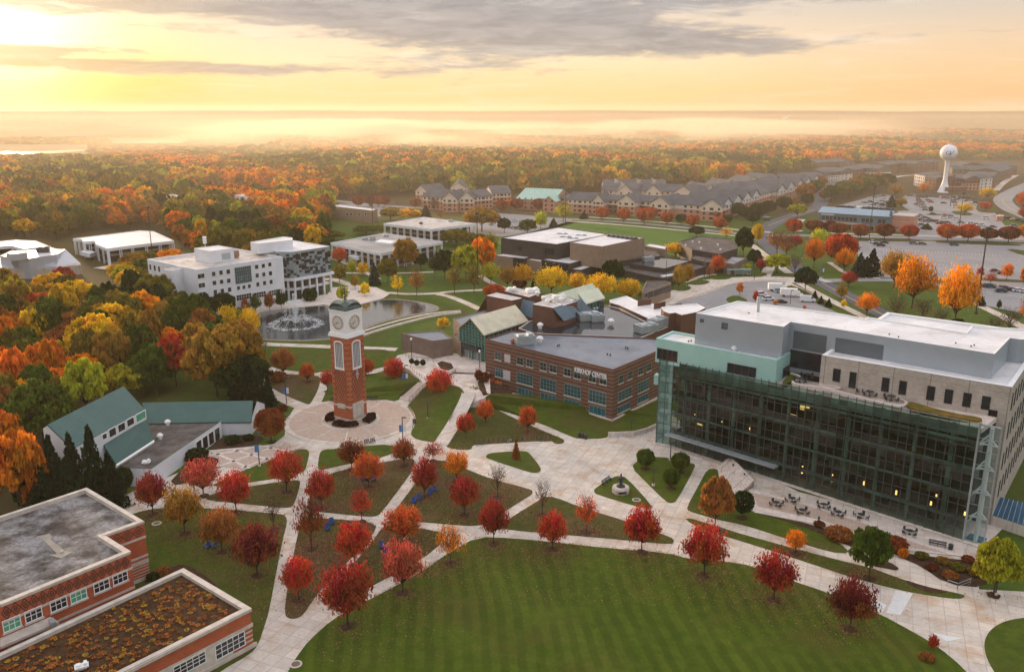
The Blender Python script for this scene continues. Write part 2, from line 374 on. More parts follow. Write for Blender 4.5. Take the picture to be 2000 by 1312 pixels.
def sheet(name, pts, dz, m, smooth=0, skirt=.05, kind='structure', **kw):
 if smooth:
  pts = [tuple(p) if len(p) > 2 else (p[0], p[1], 0.0) for p in pts]; pts = chaikin(pts, smooth)
 q = [pz(p, dz) for p in pts]
 if area2([(v.x, v.y) for v in q]) < 0: q = q[::-1]
 mb = MB(); mb.v = [tuple(v) for v in q]
 for t in tessellate_polygon([[Vector((v.x, v.y, 0)) for v in q]]):
  a, b_, c = (q[i].xy for i in t)
  if (b_-a).cross(c-a) < 0: t = (t[0], t[2], t[1])
  mb.f.append(tuple(t)); mb.mi.append(0)
 n = len(q); high = max(v.z for v in q) > .5
 mb.v += [(v.x, v.y, (-.2 if high else v.z-skirt)) for v in q]
 for i in range(n): j = (i+1) % n; mb.f.append((i, n+i, n+j, j)); mb.mi.append(0)
 o = mb.build(name, m, uv=False)
 return tag(o, kind=kind, **kw)
def ribbon_pts(pts, wd, dz=0.0, closed=False, sm=2):
 q = [tuple(pz(p, dz)) for p in pts]
 if sm and len(q) > 2: q = chaikin(q, sm, closed=False)
 L, Rr = [], []
 for i, p in enumerate(q):
  a, b_ = Vector(q[max(0, i-1)]), Vector(q[min(len(q)-1, i+1)]); d = (b_-a).xy.normalized(); n = Vector((-d.y, d.x))*wd/2
  L.append((p[0]+n.x, p[1]+n.y, p[2])); Rr.append((p[0]-n.x, p[1]-n.y, p[2]))
 return L, Rr
def ribbon(name, pts, wd, dz, m, kind='structure', sm=2, thick=.04):
 L, Rr = ribbon_pts(pts, wd, dz, sm=sm); mb = MB(); n = len(L)
 mb.v = [v for v in L]+[v for v in Rr]+[(x, y, z-thick) for x, y, z in L]+[(x, y, z-thick) for x, y, z in Rr]
 for i in range(n-1):
  mb.f += [(n+i, n+i+1, i+1, i), (2*n+i, i, i+1, 2*n+i+1), (n+i, 3*n+i, 3*n+i+1, n+i+1)]; mb.mi += [0, 0, 0]
 return tag(mb.build(name, m, uv=False), kind=kind)
# --- the ground sheet, to the horizon
def build_ground():
 m = bpy.data.materials.new("ground_cover"); m.use_nodes = True; k = NT(m.node_tree); k.n.clear()
 bs = k.new('ShaderNodeBsdfPrincipled'); o = k.new('ShaderNodeOutputMaterial'); k.l.new(bs.outputs[0], o.inputs[0])
 pos = k.new('ShaderNodeNewGeometry').outputs['Position']
 n2 = k.noise(pos, .3, 5, .65); n1 = k.noise(pos, .03, 4, .6); n3 = k.noise(pos, 2.5, 3, .7)
 col = k.mix(k.smooth(n2, .3, .7), (.055,.095,.012), (.085,.12,.020)); col = k.mix(k.m('MULTIPLY', k.smooth(n1, .5, .7), .5), col, BROWN)
 s_ = k.new('ShaderNodeSeparateXYZ'); k.put(s_.inputs[0], pos)
 far = k.smooth(s_.outputs[1], 560.0, 640.0)
 west = k.smooth(k.m('ADD', s_.outputs[0], k.m('MULTIPLY', s_.outputs[1], .30)), -20.0, -45.0)
 col = k.mix(k.m('MAXIMUM', far, k.m('MULTIPLY', west, .85)), col, k.mix(n2, (.06,.04,.018), (.10,.065,.03)))
 col = k.mix(1.0, col, k.mix(n3, (.8,)*3, (1.2,)*3), 'MULTIPLY')
 k.put(bs.inputs['Base Color'], col); bs.inputs['Roughness'].default_value = .95; bs.inputs['Specular IOR Level'].default_value = .1
 mb = MB(); rs = [0, 200, 600, 1500, 4000, 9000, 16000]; n = 48
 mb.v.append((0, 0, 0))
 for r in rs[1:]:
  for i in range(n): a = 2*math.pi*i/n; mb.v.append((r*math.cos(a), r*math.sin(a), 0))
 for i in range(n): mb.f.append((0, 1+i, 1+(i+1) % n)); mb.mi.append(0)
 for j in range(len(rs)-2):
  for i in range(n):
   a, b_ = 1+j*n+i, 1+j*n+(i+1) % n; mb.f.append((a, a+n, b_+n, b_)); mb.mi.append(0)
 tag(mb.build("ground", m, uv=False), kind='structure')
build_ground()
# --- paving of the quad
BASE = [(222,978),(262,958),(330,930),(395,905),(400,880),(457,874),(533,868),(556,850),(560,820),(575,796),(548,778),(535,768),(548,764),(590,782),
  (604,789),(640,782),(735,782),(779,781),(783,767),(825,744),(900,733),(950,735),(1020,765),(1130,790),(1284,790),(1340,830),(1420,890),(1560,960),(1760,1010),(1940,1040),
  (1950,1062),(1925,1095),(1912,1100),(1912,1150),(2100,1160),(2100,1345),(400,1345),(300,1100)]
sheet("quad_paving", BASE, .03, CONC)
sheet("plaza_terrace", [(768,706,3.2),(776,694,4),(800,688,4),(884,690,4),(955,696,4),(958,768,3.6),(945,777,3.2),(925,785,2.2),(908,790,1.5),(902,775,2.6),(907,764,3.6),(897,755,4),(886,752,4),(858,748,4),(829,752,4),(822,742,4),(800,722,4)], .05, CONC2)
ribbon("ramp_path", [(915,745,4),(917,765,3.6),(905,793,2.2),(885,830,.6),(860,868,0)], 3.4, .12, CONC)
L = {}
LAWNS = []
def lawn(pts, m=None, s_=1, dz=.10, nm="lawn"):
 LAWNS.append([(P(p[0], p[1]).x, P(p[0], p[1]).y) for p in pts]); return sheet(nm, pts, dz, m or G_LAWN, s_, skirt=.08)
sheet("great_lawn", [(545,1345),(565,1305),(581,1279),(605,1248),(649,1209),(690,1187),(727,1167),(760,1150),(830,1112),(880,1076),(932,1048),(1000,1050),(1080,1058),(1200,1071),(1305,1079),(1345,1091),(1420,1096),(1469,1104),(1549,1134),(1604,1152),(1709,1193),(1789,1236),(1831,1261),(1882,1303),(1915,1345)], .10, G_GREAT, 1, skirt=.08)
lawn([(2100,1195),(2000,1205),(1960,1212),(1932,1230),(1921,1255),(1927,1285),(1948,1320),(1975,1345),(2100,1345)], None, 2)
lawn([(1337,1013),(1348,1011),(1377,1020),(1427,1036),(1495,1055),(1580,1078),(1650,1096),(1705,1109),(1760,1130),(1810,1145),(1873,1158),(1887,1163),(1873,1169),(1823,1163),(1747,1149),(1663,1126),(1579,1098),(1495,1070),(1419,1047),(1368,1031)])
lawn([(1381,916),(1398,914),(1405,922),(1402,945),(1425,980),(1474,1000),(1537,1017),(1591,1036),(1642,1061),(1662,1080),(1621,1077),(1537,1051),(1453,1024),(1398,1013),(1362,1002),(1345,997),(1341,990),(1368,941)])
lawn([(1232,911),(1246,899),(1280,889),(1356,904),(1358,911),(1322,977),(1312,982),(1301,979),(1263,942)])
lawn([(1159,957),(1165,951),(1196,932),(1208,928),(1224,932),(1272,985),(1271,991),(1261,993),(1165,965)])
lawn([(948,891),(954,885),(979,882),(1025,880),(1034,884),(1056,912),(1056,920),(1046,923),(1032,921),(953,895)])
lawn([(871,869),(911,799,.6),(920,785,1.2),(928,782,1.5),(939,784,1.2),(1012,820),(1068,844),(1099,856),(1103,862),(1096,866),(1084,866),(1076,859),(928,868),(922,870),(921,877),(900,878),(875,874)], G_LEAFY)
lawn([(945,777,3),(958,768,3.8),(1001,768,1.5),(1060,775),(1197,800),(1300,778),(1300,826),(1284,828),(1236,847),(1190,848),(1182,856),(1132,856),(1118,853),(1054,825),(973,791,1)], None, 1)
lawn([(794,792),(810,779,1),(829,753,3.9),(858,748,4),(886,752,4),(897,755,4),(906,764,3.6),(907,773,3),(904,783,2.2),(880,823,.5),(852,861),(844,862),(816,857),(805,851),(802,843),(811,830),(812,820),(802,800)], None, 1, .18)
lawn([(625,791),(638,762),(645,741),(660,735),(711,735),(755,725),(790,722,1.5),(800,724,3),(819,742,3.6),(822,748,3),(783,767,.6),(778,780),(765,785),(739,784),(651,784)])
lawn([(508,717),(530,726),(565,731),(595,732),(620,733),(626,738),(624,752),(618,768),(607,787),(602,790),(584,783),(558,772),(542,764),(520,750)], G_LEAFY)
lawn([(495,690),(497,681),(508,677),(648,681),(740,682),(757,683),(766,692),(768,702),(755,712),(711,722),(660,728),(633,727),(591,723),(545,717),(511,705)], None, 1)
lawn([(402,970),(432,958),(495,948),(569,937),(584,937),(587,943),(576,981),(568,989),(556,991),(476,983),(405,976)], G_LEAFY)
lawn([(200,1030),(258,1002),(309,991),(402,991),(550,1003),(558,1007),(561,1018),(553,1049),(542,1103),(525,1194),(515,1225),(505,1256),(490,1275),(435,1306),(380,1345),(200,1345)], None, 1)
lawn([(408,950),(440,935),(479,916),(528,898),(580,877),(597,876),(604,881),(603,892),(594,925),(528,935),(470,944)])
lawn([(620,914),(624,884),(632,877),(660,876),(712,870),(762,867),(775,876),(771,884),(725,898),(690,903),(641,914),(627,917)])
lawn([(641,924),(707,910),(760,900),(800,893),(811,899),(807,916),(802,924),(743,1003),(732,1008),(706,1007),(638,1000),(603,996),(600,985),(615,945)], G_LEAFY)
lawn([(764,1007),(815,938),(820,922),(846,899),(874,900),(917,918),(963,936),(1038,955),(1041,961),(1036,967),(948,1020),(939,1025),(911,1026),(818,1018),(767,1012)], G_LEAFY)
lawn([(972,1028),(998,1010),(1056,974),(1066,969),(1084,970),(1134,990),(1227,1018),(1311,1048),(1317,1056),(1311,1062),(1227,1054),(1103,1043),(994,1034)], G_LEAFY)
lawn([(587,1017),(592,1011),(615,1010),(693,1016),(727,1021),(737,1030),(712,1062),(660,1115),(627,1150),(610,1172),(592,1200),(578,1207),(562,1206),(556,1197),(558,1170),(570,1100),(580,1050)], G_LEAFY)
lawn([(748,1027),(770,1025),(828,1032),(862,1039),(866,1048),(858,1064),(826,1089),(740,1136),(690,1163),(652,1176),(644,1170),(682,1110),(725,1060)], G_LEAFY)
# mulch beds
sheet("planting_bed", [(1739,1076),(1850,1090),(1924,1096),(1935,1110),(1926,1147),(1848,1139),(1800,1105),(1765,1090)], .12, MULCH, 1)
sheet("planting_bed", [(1474,1000),(1490,1004),(1600,1026),(1680,1060),(1722,1070),(1700,1082),(1642,1058),(1591,1036),(1537,1017)], .14, MULCH, 1)
sheet("planting_bed", [(1722,1092),(1740,1098),(1757,1109),(1750,1113),(1730,1108),(1700,1104)], .14, MULCH, 1)
sheet("planting_bed", [(1760,1129),(1810,1145),(1860,1156),(1820,1158),(1785,1146)], .14, MULCH, 1)
sheet("planting_bed", [(931,740,3.9),(955,745,3),(985,752,2),(1005,764,1.5),(985,772,2),(955,768,3.5),(940,766,3.8)], .25, MULCH, 1)
sheet("planting_bed", [(433,851),(503,847),(520,858),(480,873),(425,880),(404,879)], .13, MULCH, 1)
sheet("planting_bed", [(330,935),(400,890),(424,893),(428,903),(400,925),(345,950)], .13, MULCH, 1)
sheet("planting_bed", [(295,1118),(340,1105),(357,1100),(390,1115),(425,1143),(420,1150),(380,1130),(300,1135)], .13, MULCH, 1)
# ---- round plaza under the clock tower
TCx, TCy = -38.9, 193.9
def disc(name, r, z, m, th=.04, n=64, r0=0.0):
 mb = MB(); c = [(TCx+r*math.cos(2*math.pi*i/n), TCy+r*math.sin(2*math.pi*i/n)) for i in range(n)]
 mb.prism(c, z-th, z); return tag(mb.build(name, m, uv=False), kind='structure')
disc("round_plaza", 15.6, .13, CONC, .12)
mb = MB(); NS = 12
for i in range(NS):
 a0, a1 = 2*math.pi*(i+.035)/NS+.1, 2*math.pi*(i+.965)/NS+.1
 q = [(TCx+r*math.cos(a), TCy+r*math.sin(a)) for r, a in [(7.0, a0+(a1-a0)*t/8) for t in range(9)]] + [(TCx+14.3*math.cos(a), TCy+14.3*math.sin(a)) for a in [a1-(a1-a0)*t/8 for t in range(9)]]
 mb.prism(q, .13, .16)
tag(mb.build("plaza_paving", PINK, uv=False), kind='structure')
disc("plaza_inner_ring", 5.9, .17, PINK, .03)
sheet("west_plaza_paving", [(412,885),(460,880),(530,874),(556,863),(575,870),(598,873),(560,880),(527,894),(488,914),(442,912),(430,905),(425,895)], .12, PINK)
for pr in ([(416,882),(487,914)], [(410,889),(486,876)], [(455,878),(527,897)], [(425,911),(552,866)], [(470,914),(590,870)], [(520,872),(572,884)]):
 ribbon("plaza_stripe", pr, .7, .16, CONC2, sm=0)
ribbon("plaza_border", [(402,881),(457,876),(533,870),(560,860)], .9, .15, CONC2)
for q in [[(1265,958),(1280,948),(1298,951),(1284,962)],]: pass
sheet("new_slab", [(1731,1196),(1749,1152),(1783,1158),(1759,1200)], .08, mat("fresh_concrete", (.72,.70,.68), (.66,.64,.62), 1, .7, world_=True))
sheet("new_slab", [(1822,1235),(1880,1246),(1848,1252)], .08, MATS["fresh_concrete"])
sheet("new_slab", [(1705,1168),(1731,1180),(1722,1196),(1706,1190)], .08, MATS["fresh_concrete"])
# ---- terrace of the library
sheet("library_terrace", [(1400,905),(1460,950),(1490,962),(1700,1010),(1890,1062),(1880,1085),(1738,1072),(1690,1056),(1600,1024),(1474,1000),(1462,985),(1430,975),(1405,935)], .16, CONC2)
sheet("library_floor", [(1284,832),(1284,868),(1310,872),(1400,902),(1560,955),(1700,1000),(1880,1058),(1920,1070),(1960,1030),(1960,960),(1500,830)], .17, CONC2)
sheet("library_terrace_bricks", [(1470,962),(1560,982),(1690,1022),(1760,1050),(1850,1080),(1740,1062),(1610,1016),(1480,988)], .19, PINK)
# --- pond and paths beyond
POND = [(470,648),(478,628),(506,613),(560,604),(633,597),(668,601),(703,596),(749,585),(791,587),(825,592),(848,598),(853,604),(840,609),(817,612),(765,622),(726,634),(705,643),(680,654),(646,661),(600,664),(571,664),(530,663),(506,660),(485,656)]
STONE = mat("shore_stones", (.42,.34,.27), (.20,.16,.13), 1.6, .9, .2, .6, fine=.4, world_=True)
c0 = P(660, 625)
def grow(pts, d):
 q = [P(*p) for p in pts]; cc = sum(q, Vector())/len(q)
 return q
def world_sheet(name, q, z, m, kind='structure'):
 mb = MB(); mb.prism([(a[0], a[1]) for a in q], z-.05, z); return tag(mb.build(name, m, uv=False), kind=kind)
pond_w = [(P(*p).x, P(*p).y) for p in chaikin(POND, 2)]
world_sheet("pond_edge", inset(pond_w, -1.3), .07, STONE)
wm = bpy.data.materials.new("pond_water"); wm.use_nodes = True; k = NT(wm.node_tree); k.n.clear()
b_ = k.new('ShaderNodeBsdfPrincipled'); o_ = k.new('ShaderNodeOutputMaterial'); k.l.new(b_.outputs[0], o_.inputs[0])
b_.inputs['Base Color'].default_value = (.035,.042,.045,1); b_.inputs['Roughness'].default_value = .06; b_.inputs['IOR'].default_value = 1.6; b_.inputs['Specular IOR Level'].default_value = .8
pos = k.new('ShaderNodeNewGeometry').outputs['Position']
bp = k.new('ShaderNodeBump'); bp.inputs['Strength'].default_value = .35; bp.inputs['Distance'].default_value = .06
k.put(bp.inputs['Height'], k.noise(pos, 1.3, 3, .6, .5)); k.l.new(bp.outputs[0], b_.inputs['Normal'])
WATER = wm
world_sheet("pond", pond_w, .11, WATER)
paths = [
 ([(330,640),(381,651),(430,630),(466,655),(484,668),(520,672),(600,675),(700,679),(775,682)], 3.6),
 ([(485,664),(486,685),(492,702),(510,714),(537,724),(584,730),(620,732),(636,727),(655,723),(711,730),(755,719),(795,706,3)], 3.2),
 ([(603,791),(618,779),(631,760),(634,742),(634,728)], 4.2),
 ([(586,792),(562,781),(540,771),(520,752),(505,735)], 4.0),
 ([(600,590),(640,578),(698,574),(762,571),(784,574),(832,574),(861,572),(880,569),(944,566)], 3.2),
 ([(855,574),(880,579),(912,592),(938,604)], 3.2),
 ([(560,560),(640,542),(672,552),(704,562),(730,568)], 4.5),
 ([(672,533),(760,534),(848,531)], 2.5), ([(936,538),(960,553),(992,566),(1020,580)], 3.0),
 ([(640,500),(690,520),(740,545)], 2.5),
 ([(1468,478),(1500,502),(1542,534)], 4.0), ([(1493,541),(1505,520),(1500,505)], 5.0),
 ([(1553,548),(1600,575),(1700,625),(1780,660)], 3.6), ([(1605,556),(1640,577),(1700,606),(1740,620),(1800,660)], 2.6),
 ([(1150,424),(1250,430),(1400,444),(1470,452)], 3.5), ([(1110,432),(1200,438),(1300,447),(1405,457),(1465,464)], 3.5),
 ([(1620,512),(1660,540),(1720,543)], 2.5), ([(1400,536),(1360,540),(1345,552)], 3.0), ([(1500,541),(1440,532),(1390,530)], 2.2),
 ([(1590,455),(1700,457),(1850,462),(2010,468)], 4), ([(1565,428),(1545,445),(1560,452)], 6), ([(1845,545),(1870,556),(1900,590),(1960,618),(2010,645)], 4),
 ([(1985,342),(1960,356),(1945,372)], 6), ([(1725,352),(1760,343),(1800,342)], 6), ([(200,520),(235,524),(250,520)], 10)]
for i_, (p, wd) in enumerate(paths): ribbon("path", p, wd, .062+.0045*i_, CONC)
world_sheet("pond_terrace", ccw([P2(*p) for p in [(500,612),(560,603),(633,596),(668,600),(703,595),(748,584),(762,574),(735,562),(700,560),(650,562),(640,575),(560,590),(500,603)]]), .22, CONC2)
for dz, off in ((.35, 0), (.55, 7)):
 ribbon("amphitheatre_step", [(704,648+off),(740,636+off),(790,622+off),(850,610+off*.6),(900,606+off*.4)], 1.0, dz, CONC2, thick=dz)
sheet("sports_field", [(1085,440),(1115,431),(1160,433),(1300,445),(1405,457),(1450,470),(1440,500),(1200,505),(1000,505),(930,500),(975,470)], .05, G_FIELD)
ribbon("road", [(600,385),(700,398),(800,405),(900,412),(1000,420),(1080,427),(1160,430),(1300,440),(1410,453),(1480,460)], 8, .09, ASPH)
ribbon("road", [(1465,460),(1560,459),(1700,462),(1850,466),(2060,473)], 10, .10, ASPH)
ribbon("road", [(1478,461),(1500,440),(1545,422),(1591,408),(1608,394),(1600,370),(1640,352)], 11, .13, ASPD)
ribbon("road", [(1478,461),(1500,480),(1530,505),(1556,524),(1592,545),(1615,556),(1650,576),(1720,611),(1756,629),(1850,675)], 8.5, .13, ASPD)
ribbon("road", [(1605,548),(1660,547),(1730,546),(1800,550),(1850,560)], 7, .16, ASPH)
ribbon("road_marking", [(1605,552),(1650,577),(1720,612),(1756,630)], .35, .19, YPAINT)
ribbon("road_marking", [(1500,441),(1545,423),(1591,409)], .4, .19, YPAINT)
ribbon("road", [(2060,340),(1990,368),(1957,386),(1960,398),(1985,415),(2060,440)], 14, .10, ASPH)
ribbon("road_marking", [(1957,388),(1961,399),(1985,415)], .5, .17, YPAINT)
sheet("bus_loop", [(1265,592),(1300,572),(1345,556),(1385,545),(1440,541),(1520,540),(1590,544),(1596,550),(1545,552),(1600,580),(1640,612),(1640,640),(1480,640),(1330,620)], .08, CONC)
sheet("bus_lane", [(1300,600),(1330,588),(1380,573),(1432,553),(1500,548),(1535,550),(1531,560),(1593,591),(1636,611),(1636,640),(1500,640),(1350,630)], .12, ASPH)
ribbon("kerb", [(1322,589),(1375,572),(1430,552),(1500,546),(1540,547)], .5, .2, mat("orange_kerb", (.55,.27,.14), (.5,.4,.3), .8, .8, world_=True))
for q in ([(1416,583),(1437,575),(1464,587),(1450,592),(1425,592)], [(1312,561),(1330,556),(1352,560),(1345,567),(1320,568)], [(1340,552),(1362,545),(1390,549),(1375,556),(1350,556)], [(1378,540),(1400,536),(1430,538),(1425,545),(1395,546)], [(1462,534),(1500,532),(1495,540),(1465,541)],
          [(1531,560),(1550,556),(1600,582),(1690,625),(1700,640),(1640,612),(1593,591)]):
 sheet("lawn", q, .2, G_LAWN, 1)
sheet("parking_lot", [(1660,471),(1830,471),(2180,482),(2180,680),(2001,612),(1925,597),(1905,570),(1893,556),(1870,548),(1800,545),(1714,541),(1690,520)], .07, ASPH)
sheet("parking_lot", [(1770,380),(1850,385),(1930,398),(1962,440),(2180,468),(2180,478),(1780,468),(1765,440),(1755,420),(1745,400)], .06, ASPH)
sheet("parking_lot", [(1600,412),(1720,379),(1748,383),(1745,402),(1690,412)], .06, ASPH)
sheet("parking_lot", [(905,452),(930,425),(1000,418),(1100,427),(1130,433),(1070,450),(980,462)], .05, ASPH)
sheet("parking_lot", [(640,398),(720,398),(800,410),(730,425),(700,415)], .05, ASPH)
def wisl(q): sheet("parking_island", q, .2, G_LEAFY if rnd.random() < .5 else G_LAWN, 1)
for q in ([(1690,466),(1800,468),(1795,472),(1690,470)], [(1826,470),(1960,475),(2000,478),(1985,480),(1830,474)], [(1956,483),(2040,495),(2040,500),(2000,500)], [(1902,541),(1960,545),(2060,550),(2060,553),(1960,550),(1904,546)], [(1900,556),(1935,553),(1950,556),(1930,560),(1902,560)],
          [(1910,395),(1930,393),(1942,400),(1955,414),(1930,416),(1905,412)], [(1740,402),(1748,385),(1755,395),(1770,408),(1780,411),(1745,412)], [(1808,417),(1840,418),(1845,420),(1812,420)], [(1855,412),(1885,412),(1905,420),(1870,420)], [(1930,420),(1965,422),(2010,432),(2000,436)]): wisl(q)
# parking bay lines
mb = MB()
for (a, b_, n, ln) in (((1700,486),(1960,500),40,5.0),((1700,505),(1980,530),36,5.0),((1740,528),(1900,540),20,5.0),((1780,425),(1950,450),40,5),((1930,570),(2030,585),12,5.0)):
 A, B = P(*a), P(*b_); d = (B-A).normalized(); nn = Vector((-d.y, d.x, 0))
 for i in range(n):
  c = A+(B-A)*i/n; mb.box((c.x, c.y), (d.x, d.y), (nn.x, nn.y), .07, ln/2, .072, .09)
tag(mb.build("bay_lines", PAINT, uv=False), kind='structure')
# crosswalks
mb = MB()
for (a, b_, wd, n) in (((1592,543),(1620,552),4,7), ((1484,452),(1508,455),5,8), ((1466,456),(1478,468),5,6)):
 A, B = P(*a), P(*b_); d = (B-A).normalized(); nn = Vector((-d.y, d.x, 0))
 for i in range(n): c = A+(B-A)*(i+.5)/n; mb.box((c.x, c.y), (d.x, d.y), (nn.x, nn.y), (B-A).length/n*.28, wd/2, .165, .19)
tag(mb.build("crosswalk", PAINT, uv=False), kind='structure')
# --- building helpers
WROOF = mat_paving("white_roof_membrane", (.80,.78,.78), (.72,.70,.70), (.50,.44,.40), 7.0, .86, .45, .9, .4)
WROOF2 = mat_paving("stained_roof_membrane", (.66,.60,.56), (.46,.41,.38), (.27,.22,.20), 8.0, .86, .9, .7, .35)
GROOF = mat_paving("grey_roof_membrane", (.14,.16,.20), (.19,.205,.245), (.10,.115,.15), 9.0, .86, .8, .45, .28)
DROOF = mat("ballast_roof", (.080,.066,.060), (.14,.12,.11), .3, .9, .2, fine=.3, world_=True)
GRAVEL = mat("gravel_roof", (.27,.255,.25), (.055,.046,.042), .22, .9, .2, .6, detail=12, fine=.95, world_=True)
WET = mat("wet_roof", (.018,.020,.026), (.035,.04,.05), .10, .07, .7, .08, world_=True)
WHITE = mat("white_cladding", (.74,.75,.78), (.66,.67,.70), .15, .7, .3, world_=True)
WTRIM = mat("white_trim", (.84,.83,.81), (.78,.77,.75), .5, .6)
CTRIM = mat("limestone_trim", (.60,.53,.46), (.48,.42,.36), .8, .8, .3, fine=.1, world_=True)
DARKM = mat("dark_metal", (.03,.03,.034), (.05,.05,.055), 1, .5, .4)
GLASSD = mat_glass("dark_window_glass", (.012,.014,.018), .05)
GLASSB = mat_glass("bluish_window_glass", (.02,.05,.06), .06)
GLASST = mat_glass("teal_window_glass", (.012,.07,.09), .12)
GLASSG = mat_glass("green_blind_glass", (.05,.20,.12), .2)
RED = mat_bands("red_brick", (.46,.115,.050), (.38,.09,.040), (.30,.08,.04), 0, 0)
BRN = mat_bands("brown_brick", (.150,.068,.046), (.12,.056,.040), (.42,.33,.27), 0, 0)
BRNB = mat_bands("brown_brick_with_pale_courses", (.150,.068,.046), (.12,.056,.040), (.42,.33,.27), .95, .09)
TANB = mat_bands("tan_brick", (.30,.21,.15), (.25,.175,.125), (.2,.14,.1), .8, .1)
GBRN = mat_bands("grey_brown_brick", (.215,.155,.125), (.175,.125,.105), (.15,.11,.09), 0, 0)
STONE2 = mat_bands("stone_panels", (.50,.44,.39), (.40,.34,.29), (.25,.2,.17), 3.1, .015, .85, lines_u=6.3)
SEAMG = mat_seam("green_metal_roof", (.018,.080,.068), (.028,.10,.085), .9)
SEAMB = mat_seam("blue_metal_roof", (.115,.19,.25), (.14,.22,.28), .9)
SIDING = mat_seam("grey_metal_siding", (.36,.40,.44), (.40,.44,.48), .35, .4, .25, True, .12)
LOUV = mat_seam("louvre_metal", (.12,.14,.155), (.15,.17,.185), .3, .4, .2, True, .6)
TEAL = mat_seam("teal_copper_panels", (.33,.57,.52), (.38,.62,.57), .55, .55, 0, True, .18)
def building(name, p, label, cat='building', group=None): return empty(name, (p[0], p[1], 0), 0, label, cat, group)
def loc_pts(e, pts): return [(p[0]-e.location.x, p[1]-e.location.y) for p in pts]
def shell(e, pts, z0, z1, wm_, rm=None, par=.45, th=.35, top=None, wname='wall', rname='roof'):
 """walls with a parapet (part `wall`) round a roof sheet (part `roof`); pts in world coordinates"""
 q = ccw(loc_pts(e, pts)); iq = inset(q, th); n = len(q); mb = MB()
 zt = z1 if isinstance(z1, (list, tuple)) else [z1]*n
 if isinstance(z1, (list, tuple)) and area2(loc_pts(e, pts)) < 0: zt = zt[::-1]
 for i in range(n):
  j = (i+1) % n
  mb.face([(*q[i], z0), (*q[j], z0), (*q[j], zt[j]), (*q[i], zt[i])], 0)
  mb.face([(*q[i], zt[i]), (*q[j], zt[j]), (*iq[j], zt[j]), (*iq[i], zt[i])], 1)
  mb.face([(*iq[i], zt[i]), (*iq[j], zt[j]), (*iq[j], zt[j]-par), (*iq[i], zt[i]-par)], 1)
 o = mb.build(wname, [wm_, top or wm_], e)
 if rm is not None:
  rb = MB(); tri = tessellate_polygon([[Vector((*p, 0)) for p in iq]]); rb.v = [(*iq[i], zt[i]-par+.02) for i in range(n)]
  for t in tri:
   a, b_, c = (Vector(iq[i]) for i in t)
   rb.f.append(t if (b_-a).cross(c-a) > 0 else (t[0], t[2], t[1])); rb.mi.append(0)
  rb.build(rname, rm, e)
 return [(p[0]+e.location.x, p[1]+e.location.y) for p in q]
def onwall(a, b, px, py):
 """where the view ray of a pixel meets the vertical plane through a-b: (distance along, height)"""
 dx, dy = (px-1000)/FPX, (656-py)/FPX
 d = Vector((dx, cp+dy*sp, -sp+dy*cp)); a = Vector((a[0], a[1])); u = (Vector((b[0], b[1]))-a).normalized(); n = Vector((u.y, -u.x))
 t = a.dot(n)/d.xy.dot(n); q = d.xy*t
 return (q-a).dot(u), CAMZ+d.z*t
def window(e, a, b, s0, s1, z0, z1, nx=2, ny=2, fm=None, gm=None, name='window', fw=.10, out=.0, sill=False):
 a, b = loc_pts(e, [a, b]); fm = fm or WTRIM; gm = gm or GLASSD
 if s1 < s0: s0, s1 = s1, s0
 if z1 < z0: z0, z1 = z1, z0
 mb = MB(); o0, o1 = out+.003, out+.10
 mb.wall(a, b, s0-fw, s1+fw, z1, z1+fw, o0, o1); mb.wall(a, b, s0-fw, s1+fw, z0-fw, z0, o0, o1)
 mb.wall(a, b, s0-fw, s0, z0, z1, o0, o1); mb.wall(a, b, s1, s1+fw, z0, z1, o0, o1)
 for i in range(1, nx): s_ = s0+(s1-s0)*i/nx; mb.wall(a, b, s_-fw*.35, s_+fw*.35, z0, z1, o0, o1-.02)
 for i in range(1, ny): z_ = z0+(z1-z0)*i/ny; mb.wall(a, b, s0, s1, z_-fw*.35, z_+fw*.35, o0, o1-.03)
 f = mb.build(name, fm, e)
 g_ = MB(); g_.wall(a, b, s0, s1, z0, z1, o0, out+.04); g_.build('pane', gm, f)
 if sill: g_ = MB(); g_.wall(a, b, s0-.25, s1+.25, z0-fw-.25, z0-fw, o0, out+.18); g_.build('sill', CTRIM, f)
 return f
def winpx(e, a, b, x0, x1, yt, yb, **kw):
 xm = (x0+x1)/2; s0, _ = onwall(a, b, x0, (yt+yb)/2); s1, _ = onwall(a, b, x1, (yt+yb)/2); _, z1 = onwall(a, b, xm, yt); _, z0 = onwall(a, b, xm, yb)
 return window(e, a, b, s0, s1, z0, z1, **kw)
def part_wall(e, name, a, b, s0, s1, z0, z1, o0, o1, m):
 mb = MB(); mb.wall(*loc_pts(e, [a, b]), s0, s1, z0, z1, o0, o1); return mb.build(name, m, e)
def part_prism(e, name, pts, z0, z1, m, parent=None):
 mb = MB(); mb.prism(loc_pts(e, pts), z0, z1); return mb.build(name, m, parent or e)
def dome_vent(e, p, z, r=.7, name='roof_vent', m=None):
 mb = MB(); x, y = p[0]-e.location.x, p[1]-e.location.y
 mb.lathe((x, y), [(r*.6, z), (r*.6, z+r*.8), (r, z+r*.9), (r*1.0, z+r*1.3), (r*.5, z+r*1.8), (.05, z+r*1.9)], 10); return mb.build(name, m or WTRIM, e, smooth=False)
